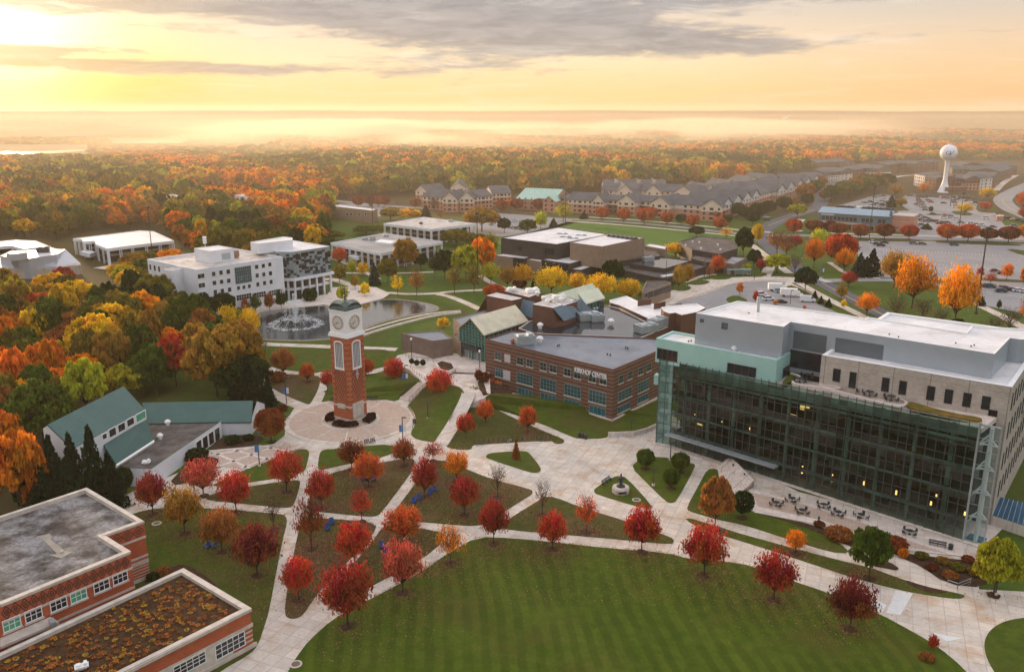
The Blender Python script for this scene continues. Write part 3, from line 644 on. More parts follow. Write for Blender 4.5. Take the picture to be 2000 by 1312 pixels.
def hvac(e, p, z, lx, ly, h, ang, m, name='air_handler'):
 mb = MB(); c = (p[0]-e.location.x, p[1]-e.location.y); u = (math.cos(ang), math.sin(ang)); v = (-u[1], u[0])
 mb.box(c, u, v, lx/2, ly/2, z+.3, z+h); mb.box(c, u, v, lx/2-.25, ly/2-.2, z, z+.3)
 mb.box((c[0]+u[0]*lx*.28, c[1]+u[1]*lx*.28), u, v, lx*.12, ly*.36, z+h, z+h+.35)
 mb.box((c[0]-u[0]*lx*.22, c[1]-u[1]*lx*.22), u, v, lx*.16, ly*.30, z+h, z+h+.22)
 return mb.build(name, m, e)
def text_mesh(e, name, txt, size, origin, u, z, m, depth=.12):
 cu = bpy.data.curves.new(name, 'FONT'); cu.body = txt; cu.size = size; cu.extrude = depth/2; cu.offset = size*.012
 t = bpy.data.objects.new('tmp', cu); COL.objects.link(t); bpy.context.view_layer.update()
 me = bpy.data.meshes.new_from_object(t.evaluated_get(bpy.context.evaluated_depsgraph_get())); bpy.data.objects.remove(t)
 me.materials.clear(); me.materials.append(m); o = bpy.data.objects.new(name, me); COL.objects.link(o); o.parent = e
 n = Vector((u[1], -u[0], 0)); M_ = Matrix(((u[0], 0, n.x, 0), (u[1], 0, n.y, 0), (0, 1, 0, 0), (0, 0, 0, 1)))
 M_.translation = Vector((origin[0]-e.location.x, origin[1]-e.location.y, z)); o.matrix_local = M_
 return o
def para(A, B, C): return [A, B, C, (A[0]+C[0]-B[0], A[1]+C[1]-B[1])]
METAL = mat("galvanised_metal", (.42,.46,.48), (.34,.38,.40), .8, .35, .5, metal=.4)
def build_clock_tower():
 c = Vector((-38.9, 194.6)); u = Vector((.55, .835)); v = Vector((-.835, .55)); h = 2.75
 e = building('clock_tower', c, 'tall red brick clock tower with white belfry, two visible dials and dark green dome', 'clock tower')
 TB = mat_bands("tower_brick", (.47,.135,.060), (.40,.105,.048), (.3,.08,.04), 0, 0)
 DB = mat("dark_glazed_brick", (.055,.028,.024), (.08,.04,.03), 1, .6)
 def sq(r): return [tuple(u*a*r+v*b*r) for a, b in ((-1,-1),(1,-1),(1,1),(-1,1))]
 mb = MB(); mb.prism(sq(h+.55), 0, .5); mb.prism(sq(h+.3), .5, 1.0); mb.build('plinth', CTRIM, e)
 mb = MB(); mb.prism(sq(h), 1.0, 20.9); mb.build('brick_shaft', TB, e)
 mb = MB(); mb.prism(sq(h+.12), 3.9, 4.3); mb.build('stone_course', CTRIM, e)
 mb = MB()
 faces = []
 q = sq(h)
 for i in range(4): faces.append((q[i], q[(i+1) % 4]))
 def line(a, b, s0, z0, s1, z1, t=.09):
  a = Vector(a); b = Vector(b); uu = (b-a).normalized(); n = Vector((uu.y, -uu.x)); L_ = (b-a).length
  p0, p1 = a+uu*s0, a+uu*s1; o = n*.03
  d = Vector((s1-s0, z1-z0)).normalized(); w_ = Vector((-d.y, d.x))*t
  pts = []
  for (s_, z_) in ((s0+w_.x, z0+w_.y), (s0-w_.x, z0-w_.y), (s1-w_.x, z1-w_.y), (s1+w_.x, z1+w_.y)):
   p = a+uu*s_+o; pts.append((p.x, p.y, z_))
  mb.face(pts)
 Lf = 2*h
 for a, b in faces:
  z = 5.3
  k_ = 0
  while z < 20.6:
   upper = z > 13.0
   if upper:
    line(a, b, .02, z, 1.0, z-.12); line(a, b, Lf-1.0, z-.12, Lf-.02, z)
   else:
    line(a, b, .02, z+.25, .95, z-.05); line(a, b, Lf-.95, z-.05, Lf-.02, z+.25)
   z += 1.28
  for k_ in range(-2, 7):           # diamond lattice between the corners
   z0 = 5.2+k_*1.28
   for (sa, za, sb, zb) in ((1.0, z0, Lf/2+1.75, z0+6.2), (Lf-1.0, z0, Lf/2-1.75, z0+6.2)):
    t0 = max(0, (4.4-za)/(zb-za)); t1 = min(1, (12.9-za)/(zb-za))
    if t1 > t0+.05: line(a, b, sa+(sb-sa)*t0, za+(zb-za)*t0, sa+(sb-sa)*t1, za+(zb-za)*t1, .07)
  line(a, b, 1.0, 4.4, 1.0, 12.9, .04); line(a, b, Lf-1.0, 4.4, Lf-1.0, 12.9, .04)
  for z in (20.75,): line(a, b, 0, z, Lf, z, .07)
 mb.build('brick_pattern', DB, e)
 for a, b in faces:
  m1 = MB(); m1.wall(a, b, 1.55, Lf-1.55, 13.5, 19.3, .02, .05); m1.build('belfry_opening', DARKM, e)
  m2 = MB(); n_ = 5
  for i in range(n_+1): s_ = 1.6+(Lf-3.2)*i/n_; m2.wall(a, b, s_-.035, s_+.035, 13.5, 19.2, .05, .14)
  for i in range(12): z_ = 13.7+i*.5; m2.wall(a, b, 1.6, Lf-1.6, z_-.03, z_+.03, .05, .13)
  for i in range(9):
   t0, t1 = math.pi*i/9, math.pi*(i+1)/9; sa, sb = Lf/2+1.45*math.cos(t1), Lf/2+1.45*math.cos(t0)
   zz = 19.15+.75*math.sin((t0+t1)/2); m2.wall(a, b, sa, sb, zz-.16, zz+.16, .04, .22)
  m2.wall(a, b, 1.3, Lf-1.3, 13.1, 13.5, .02, .25); m2.wall(a, b, 1.35, 1.6, 13.5, 19.3, .03, .2); m2.wall(a, b, Lf-1.6, Lf-1.35, 13.5, 19.3, .03, .2)
  m2.build('belfry_lattice', WTRIM, e)
 mb = MB(); mb.prism(sq(h+.28), 20.9, 21.35); mb.prism(sq(h+.15), 21.35, 21.8); mb.prism(sq(h-.1), 21.8, 27.0); mb.prism(sq(h+.05), 27.0, 27.3)
 mb.build('white_belfry', WTRIM, e)
 GOLD = mat("gilded_metal", (.34,.13,.015), (.30,.11,.012), 2, .4, .5)
 q = sq(h-.1); Lc = 2*(h-.1)
 for i in range(4):
  a, b = Vector(q[i]), Vector(q[(i+1) % 4]); uu = (b-a).normalized(); n = Vector((uu.y, -uu.x)); c0 = (a+b)/2
  def pt(x, z, o): p = c0+uu*x+n*o; return (p.x, p.y, z)
  m1 = MB(); N = 32; zc = 24.4
  ring = [(1.85*math.cos(2*math.pi*k_/N), 1.65*math.sin(2*math.pi*k_/N)) for k_ in range(N)]
  for k_ in range(N):
   x0, z0 = ring[k_]; x1, z1 = ring[(k_+1) % N]
   m1.face([pt(x0, zc+z0, .07), pt(x1, zc+z1, .07), pt(0, zc, .07)]); m1.face([pt(x0, zc+z0, 0), pt(x1, zc+z1, 0), pt(x1, zc+z1, .07), pt(x0, zc+z0, .07)])
  dial = m1.build('clock_dial', mat("dial_white", (.62,.60,.55), (.58,.56,.52), 1, .5), e)
  m2 = MB()
  for k_ in range(12):
   an = math.pi*2*k_/12; d = (math.sin(an), math.cos(an)); pr = (d[1], -d[0]); nb = (1, 2, 3, 2, 1)[k_ % 5]+1
   for j in range(nb):
    o = (j-(nb-1)/2)*.2; r0, r1, w_ = 1.25, 1.68, .06
    pts = [(d[0]*r0+pr[0]*(o-w_), d[1]*r0+pr[1]*(o-w_)), (d[0]*r0+pr[0]*(o+w_), d[1]*r0+pr[1]*(o+w_)), (d[0]*r1+pr[0]*(o+w_), d[1]*r1+pr[1]*(o+w_)), (d[0]*r1+pr[0]*(o-w_), d[1]*r1+pr[1]*(o-w_))]
    m2.face([pt(x, zc+z, .10) for x, z in pts])
  m2.build('numeral_ring', GOLD, dial)
  m3 = MB()
  for an, r1, w_ in ((math.radians(232), .95, .10), (math.radians(252), 1.35, .075)):
   d = (math.sin(an), math.cos(an)); pr = (d[1], -d[0])
   m3.face([pt(x, zc+z, .13) for x, z in ((-d[0]*.3+pr[0]*w_, -d[1]*.3+pr[1]*w_), (-d[0]*.3-pr[0]*w_, -d[1]*.3-pr[1]*w_), (d[0]*r1-pr[0]*w_*.5, d[1]*r1-pr[1]*w_*.5), (d[0]*r1+pr[0]*w_*.5, d[1]*r1+pr[1]*w_*.5))])
  m3.build('hands', GOLD, dial)
 COP = mat("aged_copper", (.045,.070,.065), (.08,.115,.105), 1.2, .45, .5, metal=.3, world_=True)
 mb = MB(); r = h-.1; N = 12
 for U, V in ((u, v), (v, u)):
  for k_ in range(N):
   t0, t1 = math.pi*k_/N, math.pi*(k_+1)/N
   a0, b0, a1, b1 = r*math.cos(t0), 1.65*math.sin(t0), r*math.cos(t1), 1.65*math.sin(t1)
   P_ = lambda a, w_, z: (*(U*a+V*w_), 27.3+z)
   mb.face([P_(a0, -r, b0), P_(a1, -r, b1), P_(a1, r, b1), P_(a0, r, b0)])
   mb.face([P_(a0, -r+.35, b0), P_(a1, -r+.35, b1), P_(a1, -r+.35, 0), P_(a0, -r+.35, 0)]); mb.face([P_(a0, r-.35, b0), P_(a1, r-.35, b1), P_(a1, r-.35, 0), P_(a0, r-.35, 0)])
 mb.build('dome', COP, e)
 mb = MB(); mb.lathe((0, 0), [(.55, 29.2), (.35, 29.6), (.22, 29.9), (.32, 30.2), (.14, 30.5), (.08, 31.5), (.03, 33.2)], 8); mb.build('spire', COP, e)
 for (a, b, s0, s1, z0, z1) in ((faces[3][0], faces[3][1], 1.6, 3.9, 3.5, 4.6), (faces[0][0], faces[0][1], .6, 4.2, 1.2, 4.9)):
  m1 = MB(); m1.wall(a, b, s0, s1, z0, z1, .02, .3); m1.build('stone_plaque', CTRIM, e)
 a, b = faces[0]
 a, b = Vector(a), Vector(b); uu = (b-a).normalized(); n = Vector((uu.y, -uu.x)); c0 = (a+b)/2
 for k_, (s_, m_, o) in enumerate(((1.0, WTRIM, .08), (.78, mat("emblem_green", (.02,.07,.06), (.02,.08,.07), 1, .5), .10), (.35, WTRIM, .12))):
  m1 = MB(); m1.face([(*(c0+uu*x+n*o), 11.8+z) for x, z in ((0, 1.25*s_), (-.45*s_, 0), (0, -1.25*s_), (.45*s_, 0))][::-1]);
  m1.build(('emblem_border', 'emblem', 'emblem_letter')[k_], m_, e)
build_clock_tower()
# --- Kirkhof building
def build_kirkhof():
 Z = 12.9
 A, B, C = P2(948, 662, Z), P2(1198, 721.5, Z), P2(1283.6, 685.6, Z)
 B = Vector(B); C = Vector(C); C = tuple(C+(C-B).normalized()*14); B = tuple(B)
 e = building('student_center', B, 'brown brick student centre with pale courses, wet dark roof and a white KIRKHOF CENTER sign')
 pts = [A, B, C, P2(1262, 659.2, Z), P2(1040, 651, Z), P2(1001, 645, Z)]
 shell(e, pts, -.1, Z, BRNB, GROOF, .3, .3, BRN)
 up = [(741,779,532,577),(893,935,567,612),(960,1002,580,627),(1055,1097,600,652),(1122,1166,618,665),(1222,1266,642,690),(1292,1336,656,708),(1395,1440,680,732),(1471,1515,697,748)]
 mid = [(743,795,642,697,2),(894,1000,680,748,4),(1057,1164,718,795,4),(1224,1335,760,835,4),(1396,1512,800,880,4)]
 low = [(900,998,785,828),(1058,1164,822,872),(1222,1332,864,915),(1398,1508,910,960)]
 f = lambda v, o: v/3.571+o
 for (x0, x1, y0, y1) in up: winpx(e, A, B, f(x0,760), f(x1,760), f(y0,540), f(y1,540), nx=2, ny=2, gm=GLASSD, fm=mat("grey_green_frame", (.22,.33,.31)), sill=True)
 for (x0, x1, y0, y1, n) in mid: winpx(e, A, B, f(x0,760), f(x1,760), f(y0,540), f(y1,540), nx=n+1, ny=3, gm=GLASSB, fm=MATS["grey_green_frame"], sill=True)
 for (x0, x1, y0, y1) in low: winpx(e, A, B, f(x0,760), f(x1,760), f(y0,540), f(y1,540), nx=4, ny=1, gm=GLASST, fm=MATS["grey_green_frame"], sill=True)
 WP = mat("white_louvre_panel", (.62,.58,.56), (.5,.46,.45), 3, .7)
 for (x0, x1, y0, y1) in ((805,845,543,598),(797,845,655,720)):
  s0, _ = onwall(A, B, f(x0,760), f(y0,540)+10); s1, _ = onwall(A, B, f(x1,760), f(y0,540)+10); _, z1 = onwall(A, B, f(x0+20,760), f(y0,540)); _, z0 = onwall(A, B, f(x0+20,760), f(y1,540))
  part_wall(e, 'wall_panel', A, B, s0, s1, z0, z1, .003, .06, WP)
 for (x0, x1, y0, y1) in ((1602,1630,690,740),(1665,1690,662,712),(1738,1768,635,680),(1797,1825,608,655)):
  winpx(e, B, C, f(x0,760), f(x1,760), f(y0,540), f(y1,540), nx=2, ny=2, fm=MATS["grey_green_frame"], sill=True)
 for (x0, x1, y0, y1) in ((1598,1690,790,850),(1735,1808,728,795)):
  winpx(e, B, C, f(x0,760), f(x1,760), f(y0,540), f(y1,540), nx=4, ny=3, gm=GLASSB, fm=MATS["grey_green_frame"], sill=True)
 for (x0, x1, y0, y1) in ((1594,1675,895,935),(1733,1803,830,868)):
  winpx(e, B, C, f(x0,760), f(x1,760), f(y0,540), f(y1,540), nx=4, ny=1, gm=GLASST, fm=MATS["grey_green_frame"], sill=True)
 s0, z0 = onwall(A, B, f(1296,760), f(632,540)); s1, _ = onwall(A, B, f(1520,760), f(680,540))
 u = (Vector(B)-Vector(A)).normalized(); n = Vector((u.y, -u.x))
 t = text_mesh(e, 'sign_lettering', "KIRKHOF CENTER", 1.75, Vector(A)+u*s0+n*.15, u, z0-1.15, mat("sign_white", (.85,.84,.82), (.8,.8,.8), 1, .5), .2)
 xs = [v.co.x for v in t.data.vertices]; k_ = (s1-s0)/(max(xs)-min(xs))
 for v in t.data.vertices: v.co.x *= k_
 part_wall(e, 'foundation', A, B, 20, (Vector(B)-Vector(A)).length+.5, -.1, .45, .003, .5, CONC2)
 part_wall(e, 'foundation', B, C, -.5, 30, -.1, .45, .003, .5, CONC2)
 zr = Z-.28
 hvac(e, P(1024,672,zr), zr, 5, 3.4, 2.6, .3, METAL); dome_vent(e, P(1054.6,668,zr), zr, .9)
 for p in ((1089,676),(1092,675),(1222,680),(1226,681),(1186,693),(1192,694)): dome_vent(e, P(*p, zr), zr, .25, m=DARKM)
 dome_vent(e, P(1001,671,zr), zr, .7, m=mat("terracotta_cap", (.4,.12,.08), (.3,.1,.07), 1, .6))
 e2 = e
 wz = 12.4
 wp = [P2(1012,641,wz), P2(1042,651,wz), P2(1180,656,wz), P2(1252,659.5,wz), P2(1306,638.5,wz), P2(1270,632,wz), P2(1211,602,wz), P2(1190,597,wz), P2(1158,594,wz), P2(1135,601,wz), P2(1060,622,wz), P2(1035,626,wz)]
 shell(e, wp, 0, wz, BRN, WET, .25, .4, CTRIM, rname='wet_roof')
 z = wz-.2
 for p, r in (((1193,634),1.0),((1055,641),.9),((1058,634),.7),((1076,633),.9),((1082,632),.7)): dome_vent(e, P(*p, z), z, r)
 hvac(e, P(1150,625,z), z, 6.5, 4, 2.2, .2, METAL); hvac(e, P(1166,627,z), z, 4, 3, 2.0, .2, METAL)
 hvac(e, P(1262,648,z), z, 6, 4, 2.2, .5, METAL); hvac(e, P(1284,640,z), z, 6, 3.5, 2.8, .8, METAL); hvac(e, P(1245,647,z), z, 1.8, 1.8, 1.5, 0, METAL)
 for p in ((1145,607),(1152,608),(1160,606),(1166,605),(1148,612)): dome_vent(e, P(*p, z), z, .5, m=METAL)
 wz = 13.2
 shell(e, [P2(*p, wz) for p in ((1190,586),(1224,577.5),(1248,589),(1279,593.5),(1292,600),(1290,624),(1278,627),(1210,596),(1192,591))], 0, wz, BRN, WROOF, .2, .3, WTRIM)
 for (a, b_) in (((1247,587),(1272,584)), ((1279,593),(1300,589)), ((1308,596),(1332,592.5))):
  A1, B1 = P2(*a, 14.8), P2(*b_, 14.8); part_wall(e, 'brick_screen', A1, B1, 0, (Vector(B1)-Vector(A1)).length, 12, 14.8, -.4, 0, BRN)
 wz = 16.2
 shell(e, [P2(*p, wz) for p in ((1291,600),(1309,596.5),(1360,592.8),(1378,601),(1362,609),(1331.5,615),(1319.5,610.5),(1307.5,612),(1297,608))], 0, wz, BRN, WROOF, .25, .3, WTRIM)
 def tower(top, zt, slopes, zl=12.0):
  q = [P2(*p, zt) for p in top]; shell(e, q, 4, zt, BRN, WROOF2, .25, .3, WTRIM); return q
 tower(((950.5,577),(970,571.5),(1019.5,582),(1000,586.5)), 17.2, None)
 tower(((985,568),(1010,562.5),(1057,572),(1033,580)), 17.0, None)
 tower(((1040.5,594),(1060,588),(1098,595),(1079.5,601)), 18.0, None)
 tower(((1057,578),(1078,573),(1095,580),(1070,588)), 15.5, None)
 tower(((1076,588),(1108,580),(1128,588),(1100,597)), 17.4, None)
 def slope(pts_px, nm='sloped_roof', m=SEAMB, th=.25):
  mb = MB(); q = [P(*p) for p in pts_px]; n_ = (q[1]-q[0]).cross(q[2]-q[0]).normalized()
  if n_.z < 0: n_ = -n_
  q = [v-Vector((e.location.x, e.location.y, 0)) for v in q]; lo = [v-n_*th for v in q]
  mb.face(q if (q[1]-q[0]).cross(q[2]-q[0]).z > 0 else q[::-1]); mb.face(lo[::-1])
  for i in range(len(q)): j = (i+1) % len(q); mb.face([q[i], q[j], lo[j], lo[i]])
  return mb.build(nm, m, e)
 slope([(1079.5,601,18), (1098,595,18), (1126,618,13.6), (1102,627,13.6)])
 slope([(1117,588,17.6), (1135,583.5,17.6), (1157,607.5,12.6), (1138,616,12.6)])
 slope([(1100,597,17.4), (1117,591,17.4), (1136,612,13.2), (1124,618,13.2)])
 slope([(1021,584.5,17.0), (1044,589.5,17.0), (1039,621,12.4), (1013,614,12.4)])
 part_prism(e, 'wall', [P2(1040.3,594,18), P2(1079.5,601,18), P2(1102,627,13.6), P2(1126,618,13.6), P2(1060,588,18)][:4], 9, 13.55, BRN)
 slope([(950.5,577,17.2), (1000,586.5,17.2), (1000,618,9), (932.5,607.5,7)], 'brick_slope', BRN)
 for p, z_ in (((1069,592),18), ((1062,586),17.5), ((1097,588),17.5), ((1050,576),17)): dome_vent(e, P(*p, z_), z_-.2, .8)
 hvac(e, P(1040,570,17), 16.8, 4, 3, 1.2, .2, WTRIM); hvac(e, P(1092,583,17.4), 17.2, 4, 2.5, 1.2, .2, WTRIM); hvac(e, P(1000,567,17), 16.8, 3, 2, 1, .2, WTRIM)
 def wing(top, zt, z0=3.8, wm_=GBRN, rm=GROOF): shell(e, [P2(*p, zt) for p in top], z0, zt, wm_, rm, .2, .35, wm_)
 wing(((783,650.7),(861,645.5),(884,661),(845,665.5)), 9.0)
 wing(((885,622),(945,606),(985,618),(905,640)), 12.0)
 wing(((884,655),(905,640),(930,650),(900,668)), 8.4)
 GR = mat("cream_roof_panels", (.66,.60,.42), (.52,.47,.36), .35, .55, .4, fine=.12, world_=True)
 GR2 = mat("pale_green_roof_panels", (.64,.66,.50), (.56,.58,.44), .3, .5, .4, fine=.06, world_=True)
 FG = mat("green_steel", (.13,.32,.27), (.15,.36,.30), 1, .5)
 def gable(re_f, re_b, le_f, ap_px, ze, z0, rm, nm):
  rf, rb_, lf = Vector(P2(*re_f, ze)), Vector(P2(*re_b, ze)), Vector(P2(*le_f, ze)); md = (rf+lf)/2
  zr_ = zfor(md.x, md.y, ap_px); dirv = rb_-rf; lb = lf+dirv; mdb = md+dirv; o = Vector((e.location.x, e.location.y))
  mb = MB(); ov = (rf-lf).normalized()*.4; k1 = dirv.normalized()*.6
  def V(p, z): return Vector((p.x-o.x, p.y-o.y, z))
  for (ea, eb, sgn) in ((rf, rb_, 1), (lf, lb, -1)):
   q = [V(md-k1, zr_), V(mdb, zr_), V(eb+ov*sgn, ze-.1), V(ea+ov*sgn-k1, ze-.1)]; lo = [p-Vector((0, 0, .3)) for p in q]
   mb.face(q if sgn < 0 else q[::-1]); mb.face(lo if sgn > 0 else lo[::-1])
   for i in range(4): j = (i+1) % 4; mb.face([q[i], q[j], lo[j], lo[i]])
  roof = mb.build('glazed_roof', rm, e)
  g_ = MB(); ins = dirv.normalized()*.3
  for a, b_ in ((lf, rf), ):
   g_.face([V(lf+ins, z0), V(rf+ins, z0), V(rf+ins, ze-.3), V(md+ins, zr_-.4), V(lf+ins, ze-.3)])
  g_.face([V(rf, z0), V(rb_, z0), V(rb_, ze-.3), V(rf, ze-.3)]); g_.face([V(lb, z0), V(lf, z0), V(lf, ze-.3), V(lb, ze-.3)])
  g_.face([V(rb_, z0), V(lb, z0), V(lb, ze-.3), V(mdb, zr_-.4), V(rb_, ze-.3)])
  g_.build('glass_wall', mat_glass("green_hall_glass", (.02,.045,.038), .05), e)
  f_ = MB(); Lw = (rf-lf).length; uu = (rf-lf).normalized()
  z_ = z0+.9
  while z_ < zr_-.3:
   hw = Lw/2 if z_ < ze else Lw/2*(zr_-z_)/(zr_-ze)
   a_, b2 = md-uu*hw, md+uu*hw
   f_.wall((a_-o)[:], (b2-o)[:], 0, (b2-a_).length, z_-.05, z_+.05, -.25, -.05); z_ += .85
  for i in range(9):
   s_ = Lw*i/8; zt = ze+(zr_-ze)*(1-abs(s_-Lw/2)/(Lw/2)); f_.wall((lf-o)[:], (rf-o)[:], s_-.07, s_+.07, z0, zt-.3, -.3, -.08)
  Ls = dirv.length
  for i in range(int(Ls/2)): f_.wall((rf-o)[:], (rb_-o)[:], i*2-.05, i*2+.05, z0, ze-.3, .0, .12)
  f_.wall((rf-o)[:], (rb_-o)[:], 0, Ls, (z0+ze)/2-.05, (z0+ze)/2+.05, .0, .14)
  f_.build('steel_frame', FG, e)
  return lf, rf, z0
 lf, rf, z0 = gable((946,652), (1030.8,625.5), (897,640), 619.5, 12.2, 4.0, GR, 'a')
 a, b_ = lf, rf; Lw = (b_-a).length
 for s_ in (.24, .38, .60, .74):
  window(e, tuple(a), tuple(b_), Lw*s_, Lw*(s_+.1), 4.05, 6.6, nx=2, ny=1, name='door', fm=WTRIM, gm=GLASSB)
 part_wall(e, 'entrance_canopy', tuple(a), tuple(b_), Lw*.22, Lw*.86, 6.9, 7.9, .0, 1.4, DARKM)
 gable((1144,591.8), (1180,580.5), (1118,586), 572, 15.0, 4.0, GR2, 'b')
 slope([(1090,572.3,19.2), (1156,552.8,19.2), (1180,580.5,14.6), (1144,591.8,14.6)], 'glazed_roof', GR2)
build_kirkhof()
# --- glass-fronted library
def build_library():
 FA, FB = Vector(P2(1308.5, 870, 0)), Vector(P2(1880.7, 1055.5, 0))
 u = (FB-FA).normalized(); n = Vector((u.y, -u.x)); Lf = (FB-FA).length
 e = building('glass_library', FA, 'large library with a glass curtain wall, teal panelled box, stone wing and white roof')
 ZL, ZR = 19.4, 21.5
 def zt(s): return ZL+(ZR-ZL)*s/Lf
 o = Vector((e.location.x, e.location.y)); a0 = FA-o
 def Q(s, d, z): p = a0+u*s-n*d; return (p.x, p.y, z)      # s along the front, d inwards
 G = pane_glass("curtain_glass", (.002,.006,.005), (.62,.80,.71), 1.6, 2.1, .34, .66)
 G2 = mat_glass("clear_balustrade_glass", (.10,.20,.18), .1, .5, (.8,.95,.9))
 MUL = mat("dark_mullion", (.055,.062,.065), (.08,.085,.09), 1, .4)
 SLAB = mat("green_tinted_slab", (.44,.55,.49), (.36,.46,.41), .4, .5, world_=True)
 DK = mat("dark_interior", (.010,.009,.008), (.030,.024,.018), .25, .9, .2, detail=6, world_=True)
 Z = 26.1
 S1, S2 = Vector(P2(1605, 693, Z)), Vector(P2(1977, 755.7, Z)); su = (S2-S1).normalized(); sn = Vector((su.y, -su.x))
 dpt = 46
 stone = [tuple(S1), tuple(S2), tuple(S2-sn*dpt), tuple(S1-sn*dpt)]
 shell(e, stone, 0, Z, STONE2, WROOF, .5, .8, WTRIM, rname='roof')
 for (x0, x1, y0, y1) in ((40,103,408,525),(200,258,440,590),(520,585,495,625),(690,755,527,655),(965,1033,578,710),(1140,1210,610,742),(1320,1392,645,775),(1505,1580,678,802)):
  g = lambda v, q: v/5.047+q
  winpx(e, tuple(S1), tuple(S2), g(x0,1620), g(x1,1620), g(y0,640), g(y1,640), nx=1, ny=1, fm=DARKM, gm=GLASSD, name='door' if x0 == 200 else 'window')
 for row in range(4):
  for i in range(13):
   s_ = 2.2+i*3.3+(row % 2)*.9; z1 = 24.3-row*5.6
   window(e, tuple(S2), tuple(S2-sn*dpt), s_, s_+.7, z1-3.0, z1, nx=1, ny=1, fm=DARKM, gm=GLASSD, fw=.05)
 zp = 30.3
 pp = [P2(*q, zp) for q in ((1359.7,611.3),(1530.7,638),(1544,628.4),(1943,691),(1973,659.6),(1994,662.6),(2060,660),(2060,645),(1897,636),(1886,649),(1696,619),(1690,622),(1646.6,613),(1441,587.4))]
 shell(e, pp, 16, zp, SIDING, WROOF, .3, .35, WTRIM, wname='penthouse_wall', rname='penthouse_roof')
 PA, PB = pp[2], pp[3]
 def lou(x0, y0, x1, y1, x2, y2):
  s0, z1 = onwall(PA, PB, x0, y0); s1, _ = onwall(PA, PB, x1, y1); _, z0 = onwall(PA, PB, x2, y2); part_wall(e, 'louvre', PA, PB, s0, s1, z0, z1, .003, .08, LOUV)
 lou(1551,645.5,1615.5,656,1551,680); lou(1632.6,659,1726.5,674,1632.6,690)
 part_wall(e, 'recessed_glazing', PA, PB, 0.5, 19, 20.9, 24.6, .003, .1, GLASSD)
 for (x0, x1, y0, y1) in ((338,352,168,180),(449,474,188,215)):
  winpx(e, pp[0], pp[1], x0/2.632+1240, x1/2.632+1240, y0/2.632+560, y1/2.632+560, nx=1, ny=1, fm=MATS["dark_metal"], gm=MATS["louvre_metal"], name='vent')
 for p in ((1460,609),(1463,610),(1590,629),(1594,627),(1737,651),(1742,649),(1897,674),(1903,672),(1650,636),(1755,656),(1867,668),(1480,613),(1520,600)): dome_vent(e, P(*p, zp), zp-.3, .16, m=DARKM if int(p[0]) % 2 else WTRIM)
 mb = MB(); p_ = P(1480, 606, zp); mb.abox(p_.x-.3-o.x, p_.x+.3-o.x, p_.y-.3-o.y, p_.y+.3-o.y, zp-.3, zp+3); mb.build('flue', METAL, e)
 tz = 24.0
 tp = [P2(1281.8,659.8,tz), P2(1517.6,703.4,tz), P2(1546.3,686.6,tz), P2(1313.5,646,tz)]
 shell(e, tp, 18.6, tz, TEAL, WROOF, .45, .5, TEAL, wname='teal_wall', rname='teal_box_roof')
 g = lambda v, q: v/5.047+q
 winpx(e, tp[0], tp[1], g(122,1260), g(316,1260), g(218,640), g(318,640), nx=4, ny=1, fm=MUL)
 winpx(e, tp[0], tp[1], g(812,1260), g(1092,1260), g(372,640), g(470,640), nx=4, ny=1, fm=MUL)
 winpx(e, tp[1], tp[2], g(1358,1260), g(1415,1260), g(388,640), g(470,640), nx=2, ny=1, fm=MUL)
 for p in ((1345,664),(1350,663),(1487,691),(1400,673),(1495,697),(1440,686)): dome_vent(e, P(*p, tz), tz-.4, .2, m=DARKM if p[0] < 1360 else METAL)
 hvac(e, P(1373,667,tz), tz-.4, 1.2, 1.2, 1.5, .6, WTRIM, 'roof_unit'); hvac(e, P(1435,681,tz), tz-.4, 1.1, .9, .8, .6, WTRIM, 'roof_unit')
 mb = MB(); DEP = 9.0
 for i, f in enumerate((.17, .40, .62, .84)):
  zl, zr = ZL*f, ZR*f
  q = [Q(0, .9, zl), Q(Lf, .9, zr), Q(Lf, DEP, zr), Q(0, DEP, zl)]; lo = [(x, y, z-.55) for x, y, z in q]
  mb.face(q, 1); mb.face(lo[::-1], 1)
  for k_ in range(4): j = (k_+1) % 4; mb.face([lo[k_], lo[j], q[j], q[k_]], 0)
 mb.build('floor_slab', [SLAB, mat('shade_dark_floor_top', (.03,.027,.022), (.05,.038,.028), .4, .9, world_=True)], e)  # slab tops: interior shade put into their dark colour, edges stay pale
 mb = MB(); s_ = 2.2
 while s_ < Lf-1:
  p = Q(s_, 1.6, 0); mb.lathe((p[0], p[1]), [(.38, 0), (.38, zt(s_)-1)], 10); s_ += 6.05
 mb.build('column', SLAB, e)
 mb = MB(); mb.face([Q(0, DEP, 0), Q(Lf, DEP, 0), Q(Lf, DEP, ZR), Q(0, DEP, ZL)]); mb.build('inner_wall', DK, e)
 mb = MB(); q = [Q(-.3, 1.2, ZL-1.2), Q(Lf, 1.2, ZR-1.2), Q(Lf, 19, ZR-1.2), Q(-.3, 16, ZL-1.2)]; lo = [(x, y, z-.9) for x, y, z in q]; mb.face(q); mb.face(lo[::-1])
 for k_ in range(4): j = (k_+1) % 4; mb.face([lo[k_], lo[j], q[j], q[k_]])
 mb.build('roof_terrace', CONC2, e)
 mb = MB(); mb.face([Q(0, 1.0, ZL-3.0), Q(Lf, 1.0, ZR-3.0), Q(Lf, 1.0, ZR-1.1), Q(0, 1.0, ZL-1.1)]); mb.build('roof_edge', SLAB, e)
 WOOD = mat("warm_wood", (.20,.10,.04), (.13,.07,.03), .8, .6, world_=True)
 r2 = random.Random(3); mb = MB(); mb2 = MB(); mb3 = MB()
